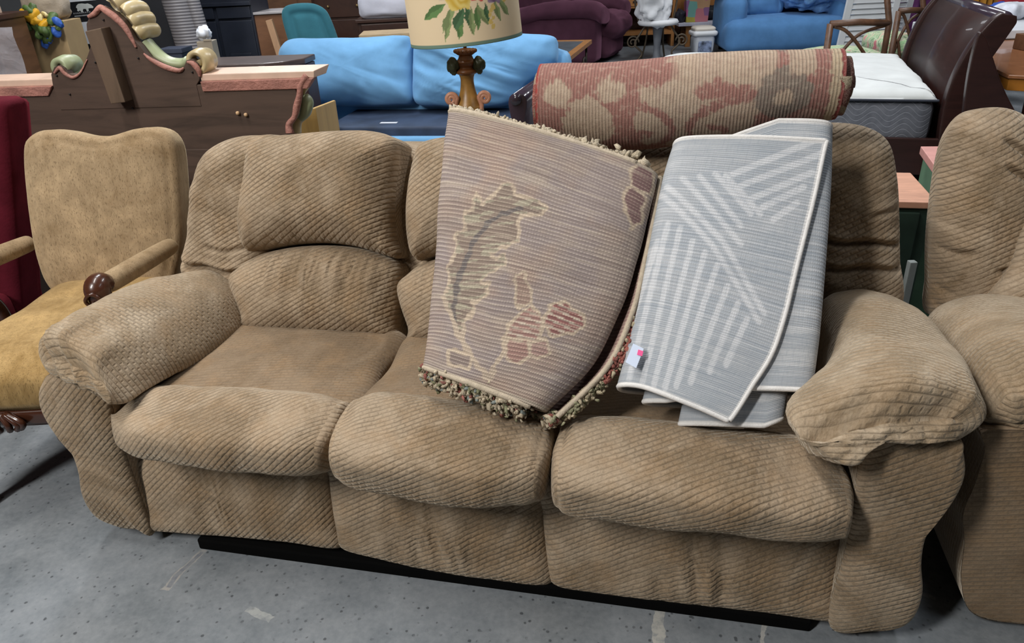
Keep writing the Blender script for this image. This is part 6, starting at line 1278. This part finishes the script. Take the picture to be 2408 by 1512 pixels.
# ------------------------------------------------------------------ things behind the headboard and the blue sofa, far left
def frame_at(p, y, yaw=0.0): q = W(p, y=y); return Frame((q[0], y, 0), yaw)
CARD = plain((0.36, 0.255, 0.13), 0.8, 0.12, 6, name='brown_cardboard'); BRN = wood((0.12, 0.055, 0.025), 0.6, 0.5, 2, (2, 2, 10), name='brown_veneer'); DBRN = wood((0.045, 0.018, 0.011), 0.55, 0.4, 2, (2, 8, 2), name='dark_brown_wood')
f = frame_at((72, 120), 4.45, 8); cb = fthing('brown_cabinet', 'brown wooden cabinet wrapped in clear plastic at the top corner of the photo', 'cabinet', f)
zt = f.at((40, 34), y=0.0)[2]
box('body', (-0.85, 0, 0.0), (-0.16, 0.45, zt-0.03), BRN, cb, 0.006); box('top', (-0.88, -0.03, zt-0.03), (-0.14, 0.47, zt), DBRN, cb, 0.006); box('door', (-0.83, -0.015, 0.08), (-0.51, 0.0, zt-0.08), BRN, cb, 0.006); box('door', (-0.50, -0.015, 0.08), (-0.18, 0.0, zt-0.08), BRN, cb, 0.006)
PLAS, _nt, _b = mat_new('clear_wrap'); _b.inputs['Base Color'].default_value = (0.75, 0.74, 0.8, 1); _b.inputs['Roughness'].default_value = 0.18; _b.inputs['Transmission Weight'].default_value = 0.55; _b.inputs['IOR'].default_value = 1.15; _b.inputs['Alpha'].default_value = 0.45
bump(_nt, _b, noise(_nt, coord(_nt), 22, 4, 0.7, 1.0), 0.6, 0.02)
u, v = np.meshgrid(np.linspace(-0.86, -0.04, 40), np.linspace(0.35, zt-0.06, 40)); Pp = np.stack([u.ravel(), np.full(u.size, -0.04), v.ravel()], 1); Pp[:, 1] += 0.022*fbm(Pp*9, 3); V = np.vstack([Pp, Pp+(0, 0.002, 0)]); g_ = grid_faces(40, 40, False)
mesh('plastic_wrap', V, g_+[tuple(x+1600 for x in q[::-1]) for q in g_], PLAS, cb)
pbx = box('pink_box', (-0.40, 0.06, zt+0.0005), (-0.20, 0.26, zt+0.14), plain((0.50, 0.36, 0.27), 0.6, 0.06, name='pinkish_card'), bev=0.004); pbx.location = f.world(pbx.location); tag(pbx, 'small pinkish cardboard box with a dark round hole on the brown cabinet', 'box')
ho = lathe('hole', [(0.0005, 0), (0.022, 0.0), (0.022, 0.004), (0.018, 0.004), (0.018, 0.001)], plain((0.01, 0.008, 0.006), 0.8, 0.1, name='dark_hole'), pbx, 16); ho.location = (0.0, -0.1, -0.02); ho.rotation_euler = (math.pi/2, 0, 0)
f2 = frame_at((120, 120), 5.0, 6); z2 = f2.at((110, 52), y=0)[2]
kb = fthing('cardboard_box', 'tall brown cardboard box with artificial flowers spilling over its top', 'box', f2)
box('body', (-0.115, 0, 0), (0.115, 0.3, z2), CARD, kb, 0.004)
sk = cushion('burlap_sack', (-0.17, 0.10, z2+0.001), (0.055, 0.30, z2+0.22), velvet((0.40, 0.335, 0.26), 'burlap', 0.15, 14, 0.1, None, 0.5, 160), None, 0.05, 0.02, 14, wrk=0.018, freq=14); sk.location = f2.o; tag(sk, 'beige burlap sack sitting on the cardboard box', 'sack')
YEL = plain((0.62, 0.33, 0.015), 0.5, 0.2, 30, name='yellow_petal'); LEAFG = plain((0.07, 0.12, 0.03), 0.5, 0.4, 30, name='silk_leaf'); BLUP = plain((0.03, 0.10, 0.40), 0.5, 0.3, 30, name='blue_petal'); CRP = plain((0.55, 0.45, 0.2), 0.5, 0.2, 30, name='cream_petal')
fb_ = thing('flower_bunch', 'bunch of yellow, blue and cream artificial flowers hanging over the cardboard box', 'flowers', tuple(f2.world((0, -0.01, z2))), 6)
rnd = random.Random(4)
FB = Frame(f2.world((0, -0.01, z2)), 6)
for px, py, m, r, nm in ((66, 40, YEL, 0.055, 'petal'), (78, 36, YEL, 0.045, 'petal'), (92, 54, YEL, 0.048, 'petal'), (102, 58, YEL, 0.04, 'petal'), (70, 26, LEAFG, 0.04, 'leaf'), (80, 28, LEAFG, 0.04, 'leaf'), (96, 42, CRP, 0.03, 'petal'), (106, 34, CRP, 0.025, 'petal'), (90, 68, LEAFG, 0.05, 'leaf'), (106, 72, LEAFG, 0.055, 'leaf'), (112, 82, LEAFG, 0.05, 'leaf'), (106, 97, BLUP, 0.042, 'petal'), (113, 90, BLUP, 0.035, 'petal'), (132, 70, BLUP, 0.04, 'petal'), (128, 64, CRP, 0.025, 'petal'), (136, 52, BLUP, 0.035, 'petal'), (122, 44, LEAFG, 0.04, 'leaf'), (60, 60, LEAFG, 0.04, 'leaf'), (98, 82, LEAFG, 0.04, 'leaf'), (140, 60, LEAFG, 0.03, 'leaf')):
    c0 = FB.at((px, py), y=-0.03-0.02*rnd.random()); a = rnd.random()*6.28
    d = np.array([math.cos(a), -0.3, math.sin(a)]); secs = []
    e1 = np.array([-math.sin(a), -0.5, math.cos(a)])
    o_ = cushion(nm, (-r, -r*0.45, -r*0.55), (r, r*0.45, r*0.55), m, fb_, r*0.4, r*0.1, 7, wrk=r*0.25, seed=px, freq=30); o_.location = c0; o_.rotation_euler = (rnd.random(), rnd.random()*3, rnd.random()*3)
for k in range(6):
    p0 = FB.at((70+11*k, 40+7*k), y=0.02); tube('stem', [p0, p0+np.array([0.02, -0.02, 0.03]), (0.0, 0.08, 0.004)], 0.004, LEAFG, fb_, 6, dense=8)
f3 = frame_at((168, 135), 5.6, 2); BLKM = plain((0.012, 0.014, 0.018), 0.35, 0.2, 5, spec=0.5, name='black_enamel'); PAP = plain((0.66, 0.69, 0.74), 0.6, 0.03, name='white_sheet')
fz = fthing('black_freezer', 'black upright freezer with white sheets and a bear emblem stuck on its front', 'freezer', f3)
x0_ = f3.at((147, 60), y=0)[0]; x1_ = f3.at((400, 60), y=0)[0]; zf = f3.at((180, 60), y=0)[2]+0.42
box('body', (x0_, 0.03, 0.03), (x1_, 0.7, zf), BLKM, fz, 0.008); box('door', (x0_, -0.02, 0.08), (x1_, 0.028, zf-0.01), BLKM, fz, 0.008)
for x in (x0_+0.06, x1_-0.06): box('foot', (x-0.03, 0.08, 0), (x+0.03, 0.14, 0.04), BLKM, fz, 0.002)
def sheet3(name, pts, m, th=0.002, y=-0.0215, par=None): q = np.array([f3.at(p, y=y) for p in pts]); return prism(name, q, (0, -th, 0), m, par or fz)
sheet3('white_sheet', [(164, 55), (215, 50), (222, 102), (178, 106)], PAP); sheet3('white_sheet', [(152, -12), (232, -20), (236, -1), (156, 6)], PAP)
sheet3('bear_emblem', [(180, 13), (184, 9), (192, 8), (200, 9), (206, 8), (214, 11), (220, 16), (219, 19), (213, 19), (208, 20), (209, 26), (205, 27), (202, 21), (196, 21), (195, 25), (196, 29), (192, 29), (188, 24), (186, 27), (182, 26), (182, 20), (179, 18)], plain((0.55, 0.58, 0.56), 0.6, 0.05, name='white_vinyl'))
STR = plain((0.30, 0.31, 0.32), 0.6, 0.3, 60, name='grey_vinyl'); sheet3('emblem_strip', [(175, 37), (213, 33), (214, 36), (176, 40)], STR)
for k in range(9): x = 173+k*4.6; y_ = 33.5-k*0.45; sheet3('emblem_mark', [(x, y_-3.2), (x+2.6, y_-3.4), (x+2.8, y_), (x+0.2, y_+0.2)], STR)
f4 = frame_at((455, 128), 5.36, 0); SHADE, _nt, _b = mat_new('pleated_grey_mesh'); _v = coord(_nt); _x = N(_nt, 'ShaderNodeSeparateXYZ'); _nt.links.new(_v, _x.inputs[0])
_s = math_(_nt, 'SINE', math_(_nt, 'MULTIPLY', _x.outputs[2], 330.0)); _nt.links.new(mix(_nt, math_(_nt, 'MULTIPLY', math_(_nt, 'ADD', _s, 1.0), 0.5), (0.10, 0.095, 0.105), (0.20, 0.19, 0.195)), _b.inputs['Base Color']); _b.inputs['Roughness'].default_value = 0.5; bump(_nt, _b, _s, 0.4, 0.004)
rs = fthing('rolled_screen', 'rolled pleated grey screen in plastic leaning on the black freezer', 'roll', f4)
a, b2 = f4.at((412, -10), y=0.05), f4.at((452, 120), y=0.0); d = (a-b2)/(a[2]-b2[2]); base = b2-d*b2[2]
for off, r in ((0, 0.095), (0.10, 0.05)): tube('roll', [base+np.array([off, 0, r*0.3]), base+d*0.6+np.array([off, 0, 0]), a+np.array([off, 0, 0]), a+d*0.2+np.array([off, 0, 0])], r, SHADE, rs, 24, dense=12)
f5 = frame_at((405, 140), 5.0, -4); cr_ = fthing('grey_crate', 'small dark slate blue crate behind the headboard scroll', 'crate', f5); zc = f5.at((405, 114), y=0)[2]
SLB = plain((0.045, 0.055, 0.085), 0.5, 0.15, 8, name='slate_blue_plastic'); box('body', (-0.07, 0, 0), (0.07, 0.14, zc-0.03), SLB, cr_, 0.004); box('rim', (-0.08, -0.01, zc-0.03), (0.08, 0.15, zc), SLB, cr_, 0.004)
f6 = frame_at((490, 150), 5.0, 4); ca = fthing('beige_carton', 'narrow beige carton standing behind the headboard', 'carton', f6); zc = f6.at((488, 97), y=0)[2]
BEI = plain((0.33, 0.28, 0.21), 0.7, 0.1, name='beige_card'); box('body', (-0.045, 0, 0), (0.05, 0.12, zc), BEI, ca, 0.003); box('flap', (0.0, -0.004, zc-0.0), (0.05, 0.004, zc+0.012), BEI, ca, 0.001)
cp_ = cushion('crumpled_paper', (-0.045, 0.02, 0), (0.03, 0.10, 0.075), PAP, None, 0.03, 0.01, 10, wrk=0.02, freq=30); cp_.location = f6.world((0, 0, zc+0.004)); tag(cp_, 'crumpled white paper lying on the narrow beige carton', 'paper')
NVY = plain((0.020, 0.024, 0.036), 0.4, 0.2, 6, spec=0.5, name='navy_black_lacquer')
f7 = frame_at((470, 128), 7.0, -3); nd = fthing('navy_cabinet', 'navy black two-door cabinet with a drawer row behind the rolled screen', 'cabinet', f7)
x1_ = f7.at((612, 128), y=0)[0]; zt = f7.at((540, 2), y=0)[2]
box('body', (-0.1, 0, 0.10), (x1_, 0.45, zt+0.25), NVY, nd, 0.006); box('top', (-0.13, -0.04, zt+0.25), (x1_+0.03, 0.47, zt+0.28), NVY, nd, 0.006); box('ledge', (-0.1, -0.03, zt-0.04), (x1_, 0.0, zt-0.01), NVY, nd, 0.004)
for k in range(2):
    w_ = (x1_+0.1)/2; dr_ = box('door', (-0.085+k*w_, -0.018, 0.17), (-0.115+(k+1)*w_, 0.0, zt-0.16), NVY, nd, 0.006); box('door_panel', (-w_/2+0.06, -0.016, -0.13), (w_/2-0.07, -0.009, 0.13), NVY, dr_, 0.006)
    kn = lathe('knob', [(0.004, 0), (0.010, 0.006), (0.012, 0.016), (0.002, 0.022)], plain((0.10, 0.11, 0.13), 0.3, 0.1, metal=0.6, name='pewter'), dr_, 10); kn.location = ((0.10 if k == 0 else -0.10)*w_/0.3, -0.009, 0.04); kn.rotation_euler = (math.pi/2, 0, 0)
    box('drawer', (-0.085+k*w_, -0.018, zt-0.14), (-0.115+(k+1)*w_, 0.0, zt-0.05), NVY, nd, 0.005)
box('plinth', (-0.1, 0.02, 0.04), (x1_, 0.40, 0.10), NVY, nd, 0.003)
for x in (-0.06, x1_-0.05): box('foot', (x-0.03, 0.03, 0), (x+0.03, 0.09, 0.06), NVY, nd, 0.003)
MED = wood((0.19, 0.085, 0.04), 0.7, 0.45, 2, (2, 2, 8), name='mid_brown_veneer')
f8 = frame_at((612, 125), 7.0, 10); mb = fthing('veneer_chest', 'mid brown veneer chest with a pale edged top next to the teal chair', 'chest', f8); zt = f8.at((600, 29), y=0)[2]
box('body', (-0.03, 0, 0.0), (0.42, 0.42, zt-0.02), MED, mb, 0.004); box('top', (-0.05, -0.02, zt-0.02), (0.44, 0.44, zt), plain((0.45, 0.42, 0.42), 0.25, 0.1, spec=0.6, name='pale_glossy_edge'), mb, 0.003)
sk_ = thing('wooden_stake', 'light brown wooden stake leaning against the veneer chest', 'stake', tuple(W((664, 150), y=6.15)*np.array([1, 1, 0])), 0)
SK = Frame(W((664, 150), y=6.15)*np.array([1, 1, 0]), 0); a = SK.at((633, 48), y=0.12); b2 = SK.at((662, 140), y=0.03); d = (a-b2)/(a[2]-b2[2]); g0 = b2-d*b2[2]
hexa('shaft', [g0+np.array(q) for q in ((-0.025, -0.02, 0), (0.025, -0.02, 0), (0.025, 0.02, 0), (-0.025, 0.02, 0))]+[a+np.array(q) for q in ((-0.025, -0.02, 0), (0.025, -0.02, 0.01), (0.025, 0.02, 0.01), (-0.025, 0.02, 0))], wood((0.33, 0.19, 0.10), 0.8, 0.6, 2, (6, 6, 1), name='raw_pine'), sk_, 0.003)
f9 = frame_at((585, 160), 4.55, -6); tk = fthing('storage_chest', 'low dark brown trunk with a rounded lid between headboard and blue sofa', 'trunk', f9); zt = f9.at((585, 150), y=0)[2]
LID = plain((0.075, 0.05, 0.045), 0.35, 0.25, 7, spec=0.5, name='worn_brown_leather'); pts = [(-0.5, 0.0), (0.10, 0.0), (0.20, 0.05), (0.28, 0.18), (0.28, 0.38), (-0.5, 0.38)]
prism('lid', [(x, y, zt-0.035) for x, y in pts], (0, 0, 0.035), LID, tk, 0.008); prism('body', [(x*0.97, y*0.97+0.01, 0.0) for x, y in pts], (0, 0, zt-0.04), DBRN, tk, 0.005)
box('latch', (0.06, -0.006, zt-0.05), (0.10, 0.006, zt-0.015), plain((0.55, 0.52, 0.5), 0.3, 0.1, metal=0.8, name='steel_latch'), tk, 0.002)
TEAL = velvet((0.035, 0.135, 0.17), 'teal_vinyl', 0.15, 5, 0.35, (0.4, 0.75, 0.85), 0.12, 40)
f10 = frame_at((745, 100), 6.3, 18); tc = fthing('teal_chair', 'teal upholstered chair seen from behind beyond the pale blue sofa', 'chair', f10)
N10 = np.array([-0.05, -0.97, 0.15]); N10 /= np.linalg.norm(N10)
o10 = [(663, 40), (668, 18), (690, 9), (725, 7), (748, 12), (768, 26), (782, 54), (795, 90), (808, 130), (815, 180), (700, 190), (690, 140), (676, 90)]
pillow('backrest', np.array([f10.at(p, plane=((0, 0, 0.7), N10)) for p in o10]), N10, 0.03, 0.06, TEAL, tc, back=0.12, dome=0.01, disp=lambda V, fl, d: -0.018*np.exp(-((d-0.075)/0.022)**2))
cushion('seat', (-0.25, 0.08, 0.30), (0.32, 0.62, 0.46), TEAL, tc, 0.05, 0.02, 10)
for x, y in ((-0.2, 0.12), (0.27, 0.12), (-0.2, 0.56), (0.27, 0.56)): tube('leg', [(x, y, 0.32), (x, y, 0)], [0.022, 0.015], DBRN, tc, 10)
def drawer_chest(name, label, f, x0_, x1_, z1_, rows, cols, mat, d=0.45, z0=0.06):
    t = fthing(name, label, 'dresser', f)
    box('body', (x0_, 0, z0), (x1_, d, z1_-0.03), mat, t, 0.005); box('top', (x0_-0.02, -0.025, z1_-0.03), (x1_+0.02, d+0.02, z1_), mat, t, 0.005)
    hz = (z1_-0.06-z0)/rows; wx = (x1_-x0_-0.04)/cols
    BR = plain((0.30, 0.20, 0.09), 0.35, 0.2, metal=0.7, name='old_brass')
    for r in range(rows):
        for c in range(cols):
            cx = x0_+0.02+wx*(c+0.5); cz = z0+0.03+hz*(r+0.5)
            dw = box('drawer', (cx-wx/2+0.012, -0.018, cz-hz/2+0.012), (cx+wx/2-0.012, 0.0, cz+hz/2-0.012), mat, t, 0.006)
            for s in ((-0.25, 0.25) if wx > 0.35 else (0,)):
                k = lathe('knob', [(0.006, 0), (0.012, 0.006), (0.016, 0.016), (0.002, 0.024)], BR, dw, 10); k.location = (s*wx, -0.009, 0); k.rotation_euler = (math.pi/2, 0, 0)
    for x in (x0_+0.05, x1_-0.05):
        for y in (0.04, d-0.05): box('foot', (x-0.03, y-0.03, 0), (x+0.03, y+0.03, z0), mat, t, 0.003)
    return t
f11 = frame_at((800, 100), 8.6, -2); drawer_chest('dark_hutch', 'tall dark brown chest of drawers behind the teal chair', f11, -0.25, 0.42, 1.35, 5, 1, DBRN)
f12 = frame_at((850, 90), 7.6, 3); zt = f12.at((900, 44), y=0)[2]; drawer_chest('dark_dresser', 'low dark brown dresser under the white quilt, by the lamp shade', f12, -0.02, 0.75, zt, 2, 1, DBRN)
qb = cushion('white_quilt', (0, 0, 0), (0.72, 0.4, 0.22), velvet((0.62, 0.63, 0.72), 'white_quilt_cloth', 0.05, 6, 0.2, (1, 1, 1), 0.4, 30), None, 0.06, 0.03, 18, wrk=0.02, freq=8); qb.location = f12.world((0.0, 0.02, zt+0.002)); tag(qb, 'folded white quilt lying on the low dark dresser', 'quilt')
f13 = frame_at((850, 92), 6.9, 3); zt = f13.at((900, 80), y=0)[2]; lp_ = fthing('pale_plank_table', 'pale wooden table edge just above the back of the blue sofa', 'table', f13)
box('top', (-0.02, 0, zt-0.04), (0.8, 0.4, zt), plain((0.48, 0.35, 0.2), 0.5, 0.15, 8, name='pale_wood'), lp_, 0.004)
for x in (0.03, 0.75):
    for y in (0.04, 0.36): box('leg', (x-0.025, y-0.025, 0), (x+0.025, y+0.025, zt-0.04), plain((0.48, 0.35, 0.2), 0.5, 0.15, 8, name='pale_wood'), lp_, 0.003)
f14 = frame_at((640, 20), 10.6, 0); drawer_chest('brown_sideboard', 'long brown sideboard far behind the teal chair', f14, -0.8, 0.95, 1.05, 3, 3, BRN)
f15 = frame_at((1000, 20), 12.4, 0); drawer_chest('brown_sideboard', 'long brown sideboard far behind the lamp shade', f15, -0.6, 1.3, 1.15, 3, 3, wood((0.10, 0.045, 0.02), 0.6, 0.5, 2, (2, 2, 10), name='red_brown_veneer'))
f17 = frame_at((2180, 10), 9.8, 0); pc = fthing('purple_drape', 'purple curtain cloth hanging far behind the second rattan chair', 'curtain', f17)
secs = []; a = np.linspace(0, 1, 50)
for z in (0.03, 0.6, 1.2, 1.7):
    xx = -0.5+1.0*a; yy = 0.05*np.sin(a*30)
    secs.append(np.vstack([np.stack([xx, yy, np.full(50, z)], 1), np.stack([xx[::-1], yy[::-1]+0.012, np.full(50, z)], 1)]))
loft('drape', secs, velvet((0.10, 0.03, 0.10), 'purple_cloth', 0.3, 6, 0.3), pc, raw=True, caps=(None, None)); tube('rail', [(-0.55, 0.005, 1.72), (0.55, 0.005, 1.72)], 0.012, SLM, pc, 8)
for x in (-0.54, 0.54): tube('stand', [(x, 0.02, 0), (x, 0.02, 1.72)], 0.012, SLM, pc, 8)
f18 = frame_at((2360, 5), 7.4, -3); dc = fthing('dark_bookcase', 'dark bookcase far behind the clothes pile at the photo corner', 'bookcase', f18)
box('back_panel', (-0.1, 0.35, 0), (1.6, 0.37, 1.7), DBRN, dc, 0)
for x in (-0.1, 0.75, 1.58): box('side_panel', (x, 0, 0), (x+0.03, 0.36, 1.7), DBRN, dc, 0.002)
for z in (0.05, 0.45, 0.85, 1.25, 1.67): box('shelf', (-0.1, 0.0, z), (1.6, 0.36, z+0.025), DBRN, dc, 0.002)
f19 = frame_at((1560, 10), 12.5, 0); drawer_chest('brown_sideboard', 'tall reddish sideboard against the far wall behind the oak dresser', f19, -1.0, 1.4, 1.3, 3, 4, MED)
